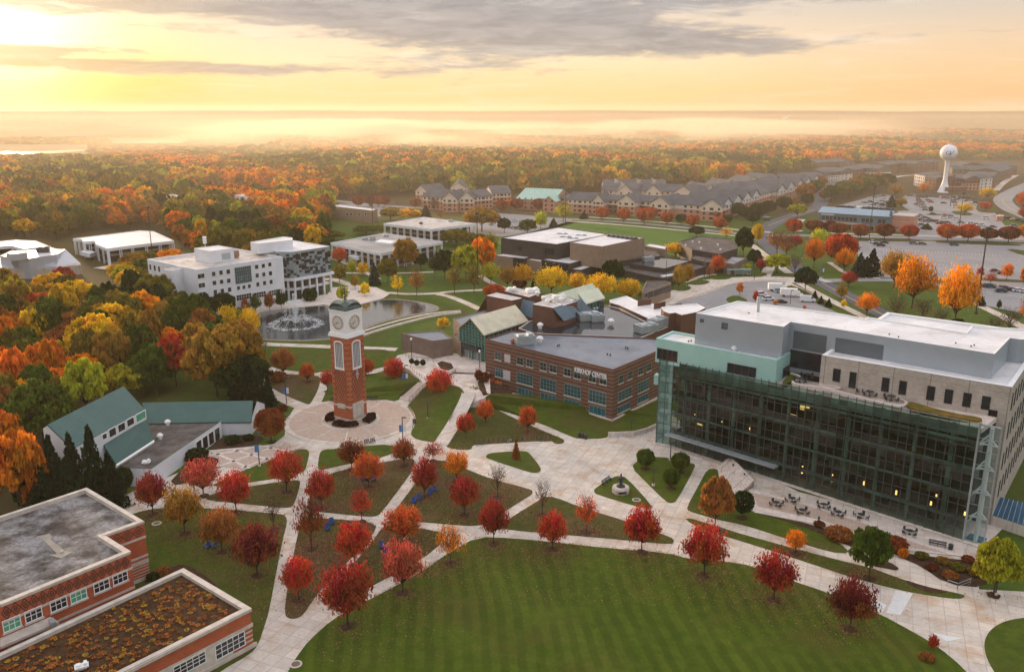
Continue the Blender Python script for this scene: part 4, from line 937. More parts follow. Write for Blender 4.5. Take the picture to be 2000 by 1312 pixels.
 for f in (0.0, .17, .40, .62):
  s_ = 1.5
  while s_ < Lf-4:
   ln = r2.uniform(1.2, 4.5); zf = zt(s_)*f+.05; h_ = r2.uniform(.8, 2.4); d0 = r2.uniform(4.0, 7.0)
   pa = Q(s_, d0, 0); tgt = r2.choice((mb, mb2, mb3)); tgt.box((pa[0], pa[1]), (u.x, u.y), (-n.x, -n.y), ln/2, r2.uniform(.3, 1.0), zf, zf+h_)
   s_ += ln+r2.uniform(.5, 4)
 mb.build('interior_furniture', WOOD, e); mb2.build('interior_partition', mat("interior_grey", (.12,.12,.11), (.07,.07,.065), .6, .8, world_=True), e); mb3.build('bookcase', mat("bookcase_paint", (.06,.075,.07), (.03,.03,.03), .9, .8, world_=True), e)
 mb = MB()
 for (s0, f0, s1, f1) in ((21, 0, 30, .17), (31, .17, 22, .40), (12, .4, 20, .62)):
  q = [Q(s0, 3.2, zt(s0)*f0), Q(s1, 3.2, zt(s1)*f1), Q(s1, 5.2, zt(s1)*f1), Q(s0, 5.2, zt(s0)*f0)]; lo = [(x, y, z-.5) for x, y, z in q]
  mb.face(q); mb.face(lo[::-1])
  for k_ in range(4): j = (k_+1) % 4; mb.face([lo[k_], lo[j], q[j], q[k_]])
 mb.build('stair', MATS["interior_grey"], e)
 LAMP = mat("lamp_glow", (.9,.6,.3), em=(1, .48, .14), ems=3.0)
 LAMP2 = mat("lit_room", (.8,.5,.2), em=(1, .55, .18), ems=1.0)
 for (px, py, w_, h_) in ((1567,917,.35,1.5),(1625,933,.35,1.5),(1687,947,.35,1.5),(1750,965,.35,1.5),(1818,984,.35,1.0),(1885,1003,.4,.7),(1357,811,.3,.5),(1410,825,.3,.5),(1465,837,.3,.5),(1829,967,.3,.4)):
  s_, z_ = onwall(tuple(FA-n*2.4), tuple(FB-n*2.4), px, py); c = Q(s_, 2.4, 0); mb = MB(); mb.lathe((c[0], c[1]), [(w_*.5, z_-h_/2), (w_*.5, z_+h_/2)], 8); mb.build('pendant_lamp', LAMP, e)
 for (px, py, w_, h_) in ((1543,816,3.2,1.9),(1365,828,2.2,.4),(1572,795,2.0,1.4)):
  s_, z_ = onwall(tuple(FA-n*5), tuple(FB-n*5), px, py); mb = MB(); mb.face([Q(s_-w_/2, 5, z_-h_/2), Q(s_+w_/2, 5, z_-h_/2), Q(s_+w_/2, 5, z_+h_/2), Q(s_-w_/2, 5, z_+h_/2)]); mb.build('lit_panel', LAMP2, e)
 mb = MB(); mb.face([Q(0, 0, 0), Q(Lf, 0, 0), Q(Lf, 0, ZR), Q(0, 0, ZL)]); mb.build('curtain_glass', G, e)
 nP = 38
 for i in range(nP+1):
  s_ = Lf*i/nP; mb = MB(); q = [Q(s_-.05, -.16, 0), Q(s_+.05, -.16, 0), Q(s_+.05, .03, 0), Q(s_-.05, .03, 0)]; mb.prism([(x, y) for x, y, z in q], 0, zt(s_)+.25); mb.build('mullion', MUL, e)
 for i in range(1, 11):
  f = i/10.0; mb = MB(); t_ = .05
  q = [Q(0, -.10, ZL*f), Q(Lf, -.10, ZR*f), Q(Lf, .02, ZR*f), Q(0, .02, ZL*f)]; lo = [(x, y, z-.1) for x, y, z in q]; mb.face(q); mb.face(lo[::-1])
  for k_ in range(4): j = (k_+1) % 4; mb.face([lo[k_], lo[j], q[j], q[k_]])
  mb.build('transom', METAL if f > .95 else MUL, e)
 W1 = Vector(P2(1280.8, 864, 0))-o
 W0 = Vector(Q(0, 0, 0)[:2]); wu = (W0-W1).normalized(); wn = Vector((wu.y, -wu.x)); Lw = (W0-W1).length
 mb = MB(); mb.face([(*W1, 0), (*W0, 0), (*W0, ZL), (*W1, ZL)]); mb.build('end_glass', G2, e)
 mb = MB()
 for i in range(3): mb.wall(tuple(W1), tuple(W0), Lw*i/2-.05, Lw*i/2+.05, 0, ZL+.2, 0, .12)
 for i in range(9): mb.wall(tuple(W1), tuple(W0), 0, Lw, ZL*i/8-.04, ZL*i/8+.04, 0, .1)
 mb.build('end_mullion', MUL, e)
 mb = MB(); c = W0-wu*Lw*.3-wn*1.4
 mb.box(tuple(c), tuple(wu), tuple(wn), .28, .28, 0, ZL-.3); mb.box(tuple(c-wu*1.2), tuple(wu), tuple(wn), .10, .10, 0, ZL-.3)
 for i in range(5): mb.box(tuple(c-wu*.5), tuple(wu), tuple(wn), 1.8, .5, 3.2+i*3.7, 3.9+i*3.7)
 mb.build('white_truss', WTRIM, e)
 mb = MB(); bk = W1-wn*8; mb.face([(*W1, 0), (*W1, ZL), (*bk, ZL), (*bk, 0)]); mb.build('side_glass', GLASSD, e)
 part_prism(e, 'teal_bracket', [P2(1277,742,14), P2(1290,744,14), P2(1294,740,14), P2(1281,738,14)], 13.0, 15.2, TEAL)
 X1 = FB; X2 = Vector(P2(1920.7, 1067, 0)); xu = (X2-X1).normalized(); xn = Vector((xu.y, -xu.x)); Lx = (X2-X1).length
 a_, b_ = tuple(X1-o), tuple(X2-o)
 mb = MB(); mb.face([(*a_, 0), (*b_, 0), (*b_, ZR), (*a_, ZR)]); mb.build('screen_glass', mat_glass("screen_glass", (.05,.08,.08), .06, .75, (.85,.93,.92)), e)
 mb = MB(); mb.wall(a_, b_, -.12, .18, 0, ZR+.3, -.1, .3); mb.wall(a_, b_, Lx-.08, Lx+.08, 0, ZR, -.05, .1); mb.wall(a_, b_, Lx/2-.05, Lx/2+.05, 0, ZR, -.05, .1); mb.wall(a_, b_, 0, Lx, ZR-.25, ZR, -.3, .12)
 for i in range(1, 9): mb.wall(a_, b_, 0, Lx, ZR*i/9-.03, ZR*i/9+.03, -.03, .08)
 mb.build('screen_frame', METAL, e)
 cc = X1+xu*Lx*.55-xn*.9-o
 mb = MB(); mb.lathe(tuple(cc), [(.28, 0), (.42, 4), (.42, 16), (.3, ZR-.6)], 10); mb.build('white_column', WTRIM, e)
 for i in range(4):
  z_ = 4.6+i*4.4; mb = MB(); c1 = X1-o+xu*.3-xn*.4; c2 = X2-o-xu*.1-xn*.4
  for (p, q_) in ((c1, cc), (cc, c2)):
   mb.tube([(*p, z_), (*q_, z_+.2)], .16, 6); mb.tube([(*(p+(q_-p)*(1.0 if p is c1 else 0.0)), z_+1.1), (*((p if p is c1 else q_)), z_)], .12, 6)
  mb.build('steel_arm', WTRIM, e)
 mb = MB(); q = [Vector(P2(*t, .35))-o for t in ((1887,1050),(1922,1060),(1928,1052),(1895,1042))]; mb.prism([tuple(v) for v in q], .2, .5); mb.build('glass_floor', mat_glass("blue_skylight_glass", (.03,.10,.16), .15), e)
 tz_ = ZR-.9
 def onr(px, py):
  return P2(px, py, 20.3)
 def rp(name, pts, z0, z1, m): return part_prism(e, name, [P2(*p, z1) for p in chaikin(pts, 2)], z0, z1, m)
 rp('roof_planting', [(1775,782),(1800,790),(1860,806),(1920,815),(1916,822),(1860,815),(1770,795)], 20.2, 20.75, mat("sedum", (.22,.12,.02), (.10,.09,.02), .7, .95, .1, .6, fine=.5, world_=True))
 rp('roof_planting', [(1527,745),(1545,729),(1562,733),(1545,745),(1530,750)], 19.4, 20.1, MATS["lawn_grass"] if "lawn_grass" in MATS else G_LAWN)
 CW = mat("pale_kerb", (.66,.56,.50), (.6,.5,.45), 1, .7)
 def kerb(pts, z=20.4):
  L_, R_ = ribbon_pts([(a, b_, z) for a, b_ in pts], .5, 0, sm=2); mb = MB(); N = len(L_)
  sh = lambda p, dz=0: (p[0]-o.x, p[1]-o.y, p[2]+dz)
  for i in range(N-1): mb.face([sh(R_[i]), sh(R_[i+1]), sh(L_[i+1]), sh(L_[i])]); mb.face([sh(R_[i], -.5), sh(R_[i+1], -.5), sh(R_[i+1]), sh(R_[i])])
  mb.build('planter_kerb', CW, e)
 kerb([(1545,727),(1563,733),(1560,741),(1545,745),(1560,750),(1620,757),(1680,775),(1740,790),(1762,793),(1772,786),(1765,780),(1745,776)])
 kerb([(1601,748),(1620,752),(1643,756),(1636,759),(1610,755),(1600,751)])
 CHK = DARKM
 for (px, py) in ((1562,746),(1576,738),(1684,765),(1698,772),(1740,781)):
  p = P(px, py, 20.0); c = (p.x-o.x, p.y-o.y); mb = MB(); mb.lathe(c, [(.08, 19.9), (.08, 20.8)], 6); mb.lathe(c, [(.75, 20.8), (.75, 20.87)], 12); mb.lathe(c, [(.35, 19.9), (.3, 19.97)], 8)
  for k_ in range(4):
   an = k_*math.pi/2+.5; q = (c[0]+1.25*math.cos(an), c[1]+1.25*math.sin(an)); d = (math.cos(an), math.sin(an)); t_ = (-d[1], d[0])
   mb.box(q, d, t_, .25, .25, 20.3, 20.36); mb.box((q[0]+d[0]*.25, q[1]+d[1]*.25), d, t_, .03, .25, 20.36, 20.9)
   for sx in (-.2, .2):
    for sy in (-.2, .2): mb.box((q[0]+d[0]*sx+t_[0]*sy, q[1]+d[1]*sx+t_[1]*sy), d, t_, .02, .02, 19.9, 20.3)
  mb.build('roof_table_set', CHK, e)
 mb = MB(); q = [Q(-.5, -1.6, 3.1), Q(26, -1.6, 3.3), Q(26, 0, 3.3), Q(-.5, 0, 3.1)]; lo = [(x, y, z-.35) for x, y, z in q]; mb.face(q); mb.face(lo[::-1])
 for k_ in range(4): j = (k_+1) % 4; mb.face([lo[k_], lo[j], q[j], q[k_]])
 mb.build('entrance_canopy', METAL, e)
 st = empty('outdoor_steps', (P(1430, 950).x, P(1430, 950).y, 0), 0, 'broad pale concrete steps between the library entrance and its terrace', 'steps')
 so_ = Vector((st.location.x, st.location.y)); mb = MB()
 A1, A2, B1, B2 = (Vector(P2(*q)) for q in ((1404,913),(1425,903),(1432,978),(1472,952)))
 for i in range(9):
  t0 = i/9; lo_ = [A1+(B1-A1)*0, A2, B2, B1]
  q = [A1.lerp(A2, t0), A2, B2, B1.lerp(B2, t0)]; mb.prism([tuple(v-so_) for v in q], .17, .17+(i+1)*.16)
 mb.build('treads', CONC2, st)
 for k_ in range(3):
  mb = MB(); pA = B1.lerp(A1, k_/3+.15)-so_; pB = B2.lerp(A2, k_/3+.15)-so_
  for t in (0, .5, 1): p = pA.lerp(pB, t); mb.tube([(*p, .2), (*p, 1.1+t*1.4)], .03, 5)
  mb.tube([(*pA, 1.1), (*pB, 2.5)], .03, 5); mb.build('handrail', DARKM, st)
build_library()
def build_lounge():
 p = P(1990, 1000); e = building('low_glazed_annex', p, 'low annex with a sloping blue glass roof beside the stone library wing', 'annex')
 q = [P2(1953,972,3.2), P2(1938,1006,2.0), P2(2060,1046,2.0), P2(2060,998,3.2)]
 mb = MB(); o = e.location; v = [Vector((*q[0], 3.4)), Vector((*q[1], 2.0)), Vector((*q[2], 2.0)), Vector((*q[3], 3.4))]; v = [x-Vector((o.x, o.y, 0)) for x in v]
 mb.face(v); mb.build('glass_roof', mat_glass("annex_glass", (.012,.05,.09), .1), e)
 mb = MB()
 for i in range(13): t = i/12; a = v[0].lerp(v[3], t); b_ = v[1].lerp(v[2], t); mb.tube([a+Vector((0,0,.06)), b_+Vector((0,0,.06))], .05, 4)
 mb.build('glazing_bar', METAL, e)
 mb = MB(); mb.prism([(x.x, x.y) for x in [v[1], v[2], v[2].lerp(v[1], 0)+Vector((0,.6,0)), v[1]+Vector((0,.6,0))]], 0, 1.99); mb.build('wall', CONC2, e)
build_lounge()
# --- red brick building with the planted roof
def build_brick_hall():
 Z = 10.0
 pts = [P2(169.5,951.5,Z), P2(280.5,1016.6,Z), P2(202.5,1044.5,Z), P2(253.5,1076,Z), P2(0,1179.5,Z), P2(-120,1226,Z), P2(-160,1060,Z), P2(0,1007,Z)]
 e = building('brick_classroom_building', pts[1], 'red brick classroom building with a gravel roof, diamond frieze and planted lower roof')
 shell(e, pts, 0, Z, RED, GRAVEL, .7, .7, CTRIM)
 q3, q2, q1, q4 = pts[3], pts[2], pts[1], pts[4]
 Lz = (Vector(q3)-Vector(q4)).length; Lr = (Vector(q1)-Vector(q2)).length
 def bands(a, b_, Ln):
  for (z0, z1, d) in ((9.6, 10.0, .12), (7.15, 7.5, .08), (4.0, 4.35, .10), (2.9, 3.6, .08), (0, .7, .1)): part_wall(e, 'stone_band', a, b_, 0 if a == q4 else -.05, Ln+.05, z0, z1, .003, d, CTRIM)
  for z_ in (1.0, 1.5, 2.0, 2.5): part_wall(e, 'stone_band', a, b_, Ln*.0, Ln, z_, z_+.12, .003, .05, CTRIM)
 DB = mat("frieze_dark_brick", (.06,.028,.022), (.09,.04,.03), 1, .7)
 def frieze(a, b_, Ln, n_, s0=0):
  a_, b2 = (Vector(v) for v in loc_pts(e, [a, b_])); uu = (b2-a_).normalized(); n = Vector((uu.y, -uu.x)); mb = MB(); st_ = (Ln-s0)/n_
  def ln(sa, za, sb, zb, t=.07):
   d = Vector((sb-sa, zb-za)).normalized(); w_ = Vector((-d.y, d.x))*t; pts_ = []
   for (s_, z_) in ((sa+w_.x, za+w_.y), (sa-w_.x, za-w_.y), (sb-w_.x, zb-w_.y), (sb+w_.x, zb+w_.y)): p = a_+uu*s_+n*.02; pts_.append((p.x, p.y, z_))
   mb.face(pts_)
  for i in range(n_):
   c = s0+st_*(i+.5); h = st_/2
   for k_ in (1.0, .5):
    hh = .95*k_
    ln(c-h*k_, 8.5, c, 8.5+hh); ln(c, 8.5+hh, c+h*k_, 8.5); ln(c+h*k_, 8.5, c, 8.5-hh); ln(c, 8.5-hh, c-h*k_, 8.5)
   ln(c-.12, 8.5, c+.12, 8.5, .12)
  mb.build('diamond_frieze', DB, e)
 bands(q4, q3, Lz); bands(q3, q2, (Vector(q2)-Vector(q3)).length); bands(q2, q1, Lr)
 frieze(q4, q3, Lz-.3, 15); frieze(q2, q1, Lr-.2, 3, 1.0)
 g = lambda v, q: v/3.333+q
 for (x0, x1, y0, y1, gm) in ((18,133,955,1025,GLASSG),(163,272,895,965,GLASSD),(327,433,828,895,GLASSD),(458,562,775,840,GLASSG),(610,710,710,775,GLASSD),(735,828,660,722,GLASSD)):
  winpx(e, q4, q3, g(x0,0), g(x1,0), g(y0,920), g(y1,920), nx=3, ny=2, gm=gm, sill=True)
 r_ = [(P(110,1100,Z)), P(125,1066,Z)]
 for (p, r) in (((121,1080),.45),): dome_vent(e, P(*p, Z-.7), Z-.7, r*.6, m=CTRIM)
 part_prism(e, 'roof_curb', [P2(*q, Z-.5) for q in ((70.5,1046),(96,1040),(102,1046),(99,1052),(126,1073),(141,1076),(120,1088),(96,1082),(111,1079),(84,1052))], Z-.75, Z-.62, mat("gravel_patch", (.36,.31,.25), (.3,.26,.22), .6, .9, world_=True))
 z2 = 6.0
 lp = [P2(0,1274,z2), P2(-60,1304,z2), P2(-60,1420,z2), P2(180,1344,z2), P2(240,1312,z2), P2(489,1187,z2), P2(357,1109,z2)]
 shell(e, lp, 0, z2, RED, mat("planted_roof_soil", (.045,.022,.012), (.085,.045,.020), .9, .95, .1, .5, fine=.5, world_=True), .55, .75, CTRIM, rname='planted_roof')
 a, b_ = lp[4], lp[5]; a = lp[3]; Lb = (Vector(b_)-Vector(a)).length
 part_wall(e, 'stone_band', a, b_, 0, Lb+.1, 5.55, 6.0, .003, .15, CTRIM)
 part_wall(e, 'stone_band', a, b_, 0, Lb+.1, 3.2, 3.7, .003, .14, CTRIM); part_wall(e, 'stone_base', a, b_, 0, Lb+.4, 0, .6, .003, .35, CTRIM)
 part_wall(e, 'stone_panel', a, b_, 0, Lb-3.2, .6, 3.2, .003, .06, CTRIM)
 for k_ in range(3): part_wall(e, 'stone_band', a, b_, Lb-3.2, Lb, 1.1+k_*.7, 1.3+k_*.7, .003, .07, CTRIM)
 b2, c2 = lp[5], lp[6]; L2 = (Vector(c2)-Vector(b2)).length
 for (z0, z1) in ((5.55, 6.0), (3.2, 3.7), (0, .6)): part_wall(e, 'stone_band', b2, c2, 0, L2, z0, z1, .003, .12, CTRIM)
 winpx(e, a, b_, g(1125,0), g(1338,0), g(1215,920), g(1290,920), nx=5, ny=3, gm=GLASSD, out=.06)
 winpx(e, a, b_, g(1398,0), g(1592,0), g(1085,920), g(1175,920), nx=5, ny=3, gm=GLASSD, out=.06)
 r3 = random.Random(11); inner = inset(lp, 1.3)
 def inside(x, y, poly):
  c = False; j = len(poly)-1
  for i in range(len(poly)):
   if (poly[i][1] > y) != (poly[j][1] > y) and x < (poly[j][0]-poly[i][0])*(y-poly[i][1])/(poly[j][1]-poly[i][1])+poly[i][0]: c = not c
   j = i
  return c
 xs = [p[0] for p in inner]; ys = [p[1] for p in inner]
 cols = [mat("stonecrop_orange", (.42,.15,.03), (.30,.09,.02), 3, .9, .1, world_=True), mat("stonecrop_yellow", (.42,.24,.03), (.30,.17,.02), 3, .9, .1, world_=True), mat("stonecrop_rust", (.26,.08,.02), (.16,.05,.015), 3, .9, .1, world_=True)]
 mb = MB(); cnt = 0
 while cnt < 620:
  x, y = r3.uniform(min(xs), max(xs)), r3.uniform(min(ys), max(ys))
  if not inside(x, y, inner): continue
  cnt += 1; r = r3.uniform(.16, .42); cx, cy_ = x-e.location.x, y-e.location.y; mi = r3.choice((0, 0, 1, 2, 2)); n_ = r3.randint(8, 12); b0 = len(mb.v)
  for k_ in range(n_):
   an = 2*math.pi*k_/n_+r3.uniform(-.3, .3); rr = r*r3.uniform(.55, 1.05); s_ = r*.38
   px_, py_, pz_ = cx+rr*math.cos(an)*.8, cy_+rr*math.sin(an)*.8, 5.5+r3.uniform(.0, .10)+r*.25
   d = r3.uniform(0, 6.28)
   mb.face([(px_+s_*math.cos(d+t), py_+s_*math.sin(d+t), pz_+r3.uniform(-.09, .09)) for t in (0, 1.57, 3.14, 4.71)], mi)
 o = mb.build('stonecrop', cols, e, uv=False); o['kind'] = 'stuff'
 hvac(e, P(160,1305,5.5), 5.5, 1.6, 1.0, .5, .5, WTRIM, 'roof_hatch')
 part_prism(e, 'link_roof', [P2(*q, 5.4) for q in ((0,1262),(115,1213),(98,1203),(0,1245))], 5.0, 5.35, CTRIM)
 part_prism(e, 'roof_hatch', [P2(*q, 5.9) for q in ((94,1210),(104,1206),(110,1214),(99,1218))], 5.3, 6.0, METAL)
build_brick_hall()
# --- white chapel with green metal roofs
def build_chapel():
 e = building('green_roofed_chapel', P2(330, 930), 'white building with steep dark green metal roofs and a flat gravel roof beside the woods')
 o = Vector((e.location.x, e.location.y)); V = lambda v: (v[0]-o.x, v[1]-o.y, v[2])
 def slab(pts, nm, m, th=.3):
  q = [P(*p) for p in pts]; n = (q[1]-q[0]).cross(q[2]-q[0]).normalized(); n = n if n.z > 0 else -n
  if (q[1]-q[0]).cross(q[2]-q[0]).z < 0: q = q[::-1]
  lo = [v-n*th for v in q]; mb = MB(); mb.face([V(v) for v in q]); mb.face([V(v) for v in lo[::-1]])
  for i in range(len(q)): j = (i+1) % len(q); mb.face([V(lo[i]), V(lo[j]), V(q[j]), V(q[i])])
  return mb.build(nm, m, e)
 r0, r1, e0, e1 = (93,828.7,13.2), (240.9,754,13.2), (141.8,876,9.8), (283.5,799.7,9.8)
 slab([r0, r1, e1, (141.8,876,9.8)], 'upper_roof', SEAMG)
 R0, R1, E0, E1 = P(*r0), P(*r1), P(*e0), P(*e1)
 bk = (R0-E0)*.25; B0, B1 = R0+bk, R1+bk
 mb = MB()
 for tri in ([E0, R0, B0], [E1, B1, R1]):
  pts_ = [Vector((p.x, p.y, 0)) for p in tri];
 mb.face([V(Vector((*E0.xy, 0))), V(Vector((*E0.xy, 9.7))), V(Vector((*R0.xy, 13.0))), V(Vector((*B0.xy, 12))), V(Vector((*B0.xy, 0)))])
 mb.face([V(Vector((*E1.xy, 3))), V(Vector((*B1.xy, 3))), V(Vector((*B1.xy, 12))), V(Vector((*R1.xy, 13.0))), V(Vector((*E1.xy, 9.7)))])
 mb.face([V(Vector((*B0.xy, 0))), V(Vector((*B0.xy, 12))), V(Vector((*B1.xy, 12))), V(Vector((*B1.xy, 0)))])
 mb.face([V(Vector((*E0.xy, 3))), V(Vector((*E1.xy, 3))), V(Vector((*E1.xy, 9.7))), V(Vector((*E0.xy, 9.7)))])
 mb.build('wall', WHITE, e)
 a, b_ = (E0.x, E0.y), (E1.x, E1.y)
 for (x0, x1, y0, y1) in ((655,682,810,842),(697,742,775,825),(755,800,745,792),(812,857,712,755),(870,932,675,722)):
  g = lambda v, q: v/3.28+q
  winpx(e, a, b_, g(x0,0), g(x1,0), g(y0,600), g(y1,600), nx=1, ny=1, gm=GLASSG if x0 == 870 else GLASSD, fw=.2)
 slab([(200,864,7.6), (285,819.5,7.6), (300.3,857.6,4.4), (227,905,4.4)], 'lower_roof', SEAMG)
 slab([(227,906,4.3), (300.5,858.5,4.3), (302,862,4.1), (228,910,4.1)], 'gutter', WTRIM, .6)
 slab([(277.4,786,6.2), (494,782,6.2), (491,824,3.3), (289.6,825.6,3.3)], 'wing_roof', SEAMG)
 A, B = Vector(P2(289.6,825.6,3.3)), Vector(P2(491,824,3.3)); Rr_, Rl = Vector(P2(494,782,6.2)), Vector(P2(277.4,786,6.2))
 uu = (B-A).normalized(); nn = Vector((uu.y, -uu.x)); dd = (Rr_-B).dot(-nn)
 A2, B2 = A-nn*dd*2, B-nn*dd*2
 mb = MB(); v3 = lambda p, z: V((p.x, p.y, z)); Bi, Ai = B-uu*.3-nn*.4, A-nn*.4; B2i = B2-uu*.3+nn*.4
 mb.face([v3(Ai, 0), v3(Bi, 0), v3(Bi, 3.2), v3(Ai, 3.2)]); md = (Bi+B2i)/2
 mb.face([v3(Bi, 0), v3(B2i, 0), v3(B2i, 3.2), v3(md, 6.0), v3(Bi, 3.2)]); mb.build('wing_wall', WHITE, e)
 rb = [v3(Rl, 6.2), v3(A2, 3.3), v3(B2, 3.3), v3(Rr_, 6.2)]; mb = MB(); mb.face(rb); mb.build('wing_roof_back', SEAMG, e)
 window(e, tuple(Bi), tuple(B2i), dd*.75, dd*1.25, .1, 3.4, nx=1, ny=1, name='door', gm=GLASSD)
 Zf = 3.8
 fp = [P2(228.7,914,Zf), P2(295.7,915.5,Zf), P2(431.4,822.6,Zf), P2(289,826,Zf)]
 shell(e, fp, 0, Zf, WHITE, DROOF, .3, .3, mat("dark_green_trim", (.03,.07,.06), (.03,.08,.07), 1, .6), rname='flat_roof')
 a, b_ = fp[1], fp[2]; Lb = (Vector(b_)-Vector(a)).length
 for i in range(4):
  s0 = Lb*(.60+i*.095); window(e, a, b_, s0, s0+Lb*.075, .1, 2.9, nx=1, ny=1, gm=GLASSD, name='window' if i else 'door', fw=.18)
 for p, r in (((328,830),.7),((313,857),.7)): dome_vent(e, P(*p, 3.5), 3.5, r)
 hvac(e, P(286,905,3.5), 3.5, 1.6, 1.4, .5, .3, WTRIM, 'roof_hatch')
build_chapel()
# --- white office block and its newer neighbour
def build_offices():
 Z = 18.0
 A, B, C = P2(287.3,506.1,Z), P2(384,526.5,Z), P2(552,501.3,Z)
 Bv = Vector(B)
 e = building('white_office_block', B, 'white five-storey office block with small square windows and a flat roof by the pond')
 D = (A[0]+C[0]-B[0], A[1]+C[1]-B[1])
 shell(e, [A, B, C, D], 0, Z, WHITE, WROOF2, .6, .5, WHITE)
 g = lambda v: v/4.762+260; h = lambda v: v/4.762+440
 for (x0, x1, y0, y1) in [(732,765,432,472),(800,832,420,460),(867,900,410,452),(738,773,516,556),(806,838,505,543),(872,905,495,535),(747,780,600,640),(813,845,590,628),(880,912,578,618),
  (1132,1163,368,405),(1195,1225,358,395),(1256,1285,346,382),(1138,1168,448,485),(1200,1230,438,475),(1262,1292,427,465),(1145,1173,530,568),(1207,1236,518,556),(1268,1297,507,545),(965,993,566,600),(1016,1043,558,592),(1066,1094,548,582)]:
  winpx(e, B, C, g(x0), g(x1), h(y0), h(y1), nx=1, ny=1, fw=.08)
 winpx(e, B, C, g(948), g(1098), h(385), h(535), nx=8, ny=5, fm=METAL, gm=GLASSB)
 for (x0, x1, y0, y1) in ((588,662,450,492),(596,668,537,578),(602,676,622,662)):
  winpx(e, A, B, g(x0-25), g(x1-72+22), h(y0), h(y1), nx=2, ny=1, fw=.06) if False else winpx(e, B, C, g(x0+12), g(x1), h(y0), h(y1), nx=2, ny=1, fw=.06)
 winpx(e, B, C, g(960), g(1100), h(640), h(690), nx=6, ny=2); winpx(e, B, C, g(1125), g(1235), h(620), h(670), nx=5, ny=2); winpx(e, B, C, g(1265), g(1370), h(600), h(650), nx=5, ny=2)
 LA = (Vector(B)-Vector(A)).length
 for fl_ in range(4):
  for i in range(3): window(e, A, B, 1.2+i*3.2, 2.6+i*3.2, 14.2-fl_*3.6, 16.2-fl_*3.6, nx=1, ny=1, fw=.08)
 t = [P2(*q, 17.2) for q in ((327,524),(333,527),(361,522),(352,516))]
 q1, q2, q3 = Vector(P2(327,530,Z-.8)), Vector(P2(335,529,Z-.8)), Vector(P2(361,524,Z-.8))
 uu = Vector((q3-q2)).normalized(); nn = Vector((uu.y, -uu.x))
 tw = [tuple(q2-uu*.2), tuple(q3), tuple(q3-nn*4), tuple(q2-uu*.2-nn*4)]
 shell(e, tw, 0, Z-.6, WHITE, WROOF2, .3, .3, WHITE, wname='stair_tower')
 zp = 22.0; pb = [P2(379,484.7,zp), P2(410,490.4,zp), P2(456,484.5,zp), P2(426,479,zp)]
 shell(e, pb, Z-.7, zp, WHITE, WROOF, .2, .3, WTRIM, wname='penthouse')
 winpx(e, pb[1], pb[2], g(828), g(900), h(262), h(312), nx=1, ny=1, gm=MATS["grey_metal_siding"], fm=METAL, name='louvre')
 mb = MB(); p = P(401, 484, zp); c = (p.x-e.location.x, p.y-e.location.y); mb.lathe(c, [(.12, zp-.2), (.12, zp+1.6), (.75, zp+1.7), (.75, zp+2.2), (.3, zp+2.3), (.75, zp+2.6), (.75, zp+3.1), (.3, zp+3.2), (.75, zp+3.5), (.75, zp+4.2)], 10); mb.build('horn_speaker', WTRIM, e)
 hvac(e, P(461,500,Z), Z-.6, 2, 2, 2.4, 0, mat("rusty_duct", (.3,.2,.16), (.25,.15,.1), 1, .7), 'exhaust_duct')
 Zn = 19.0
 nA, nB, nC = P2(539,491.5,Zn), P2(571,492,Zn), P2(644,481,Zn); nD = P2(573,469.4,Zn); nE = P2(489,474,Zn)
 e2 = building('panelled_office_building', nB, 'modern office with grey and black checkered panels above a white colonnade')
 PB = mat("grey_blue_panel", (.27,.32,.34), (.22,.26,.28), .12, .4, .4, world_=True)
 shell(e2, [nA, nB, nC, nD, nE], 8.6, Zn, PB, WROOF, .3, .4, WTRIM)
 r4 = random.Random(5); La = (Vector(nC)-Vector(nB)).length; Lb_ = (Vector(nB)-Vector(nA)).length
 BK = [mat_glass("black_panel_glass", (.008,.009,.012), .1), mat("slate_panel", (.05,.07,.10), (.04,.06,.09), 1, .4), mat("black_panel", (.012,.012,.014), (.02,.02,.022), 1, .4)]
 for (a, b_, Ln, num) in ((nB, nC, La, 46), (nA, nB, Lb_, 18)):
  rows = 12; hgt = (Zn-9.0)/rows; used = set()
  for _ in range(num*3):
   if num <= 0: break
   r_ = r4.randrange(rows-1); wdt = r4.choice((1.3, 1.3, 2.6, 3.6)); s_ = round(r4.uniform(0, max(.1, Ln-wdt))/1.3)*1.3
   ks = {(r_, round(s_/1.3)+j) for j in range(int(wdt/1.3)+1)}
   if used & ks or s_+wdt > Ln: continue
   used |= ks; num -= 1; z0 = 8.9+r_*hgt
   part_wall(e2, 'facade_panel', a, b_, s_+.03, s_+wdt, z0, z0+hgt*r4.choice((1, 1, 1.6)), .003, .07, r4.choice(BK))
 n1 = (Vector(nC)-Vector(nB)).normalized(); o1 = Vector((n1.y, -n1.x)); sl_ = inset([nA, nB, nC, nD, nE], -.9)
 part_prism(e2, 'slab', sl_, 7.6, 8.6, WHITE); core = inset([nA, nB, nC, nD, nE], 2.2); part_prism(e2, 'recessed_wall', core, 0, 7.6, mat("recessed_dark_glazing", (.03,.035,.04), (.07,.07,.07), .4, .2, world_=True))
 part_prism(e2, 'slab', inset([nA, nB, nC, nD, nE], .6), 3.6, 4.4, WHITE)
 for i in range(6):
  p = Vector(nB)+n1*(La-.6)*i/5-o1*.2+n1*.3; mb = MB(); mb.box((p.x-e2.location.x, p.y-e2.location.y), n1[:], o1[:], .35, .35, 0, 7.6); mb.build('column', WHITE, e2)
 m1 = (Vector(nB)-Vector(nA)).normalized(); o2 = Vector((m1.y, -m1.x))
 for i in range(2): p = Vector(nA)+m1*(Lb_*.45*i+1.0)-o2*.2; mb = MB(); mb.box((p.x-e2.location.x, p.y-e2.location.y), m1[:], o2[:], .35, .35, 0, 7.6); mb.build('column', WHITE, e2)
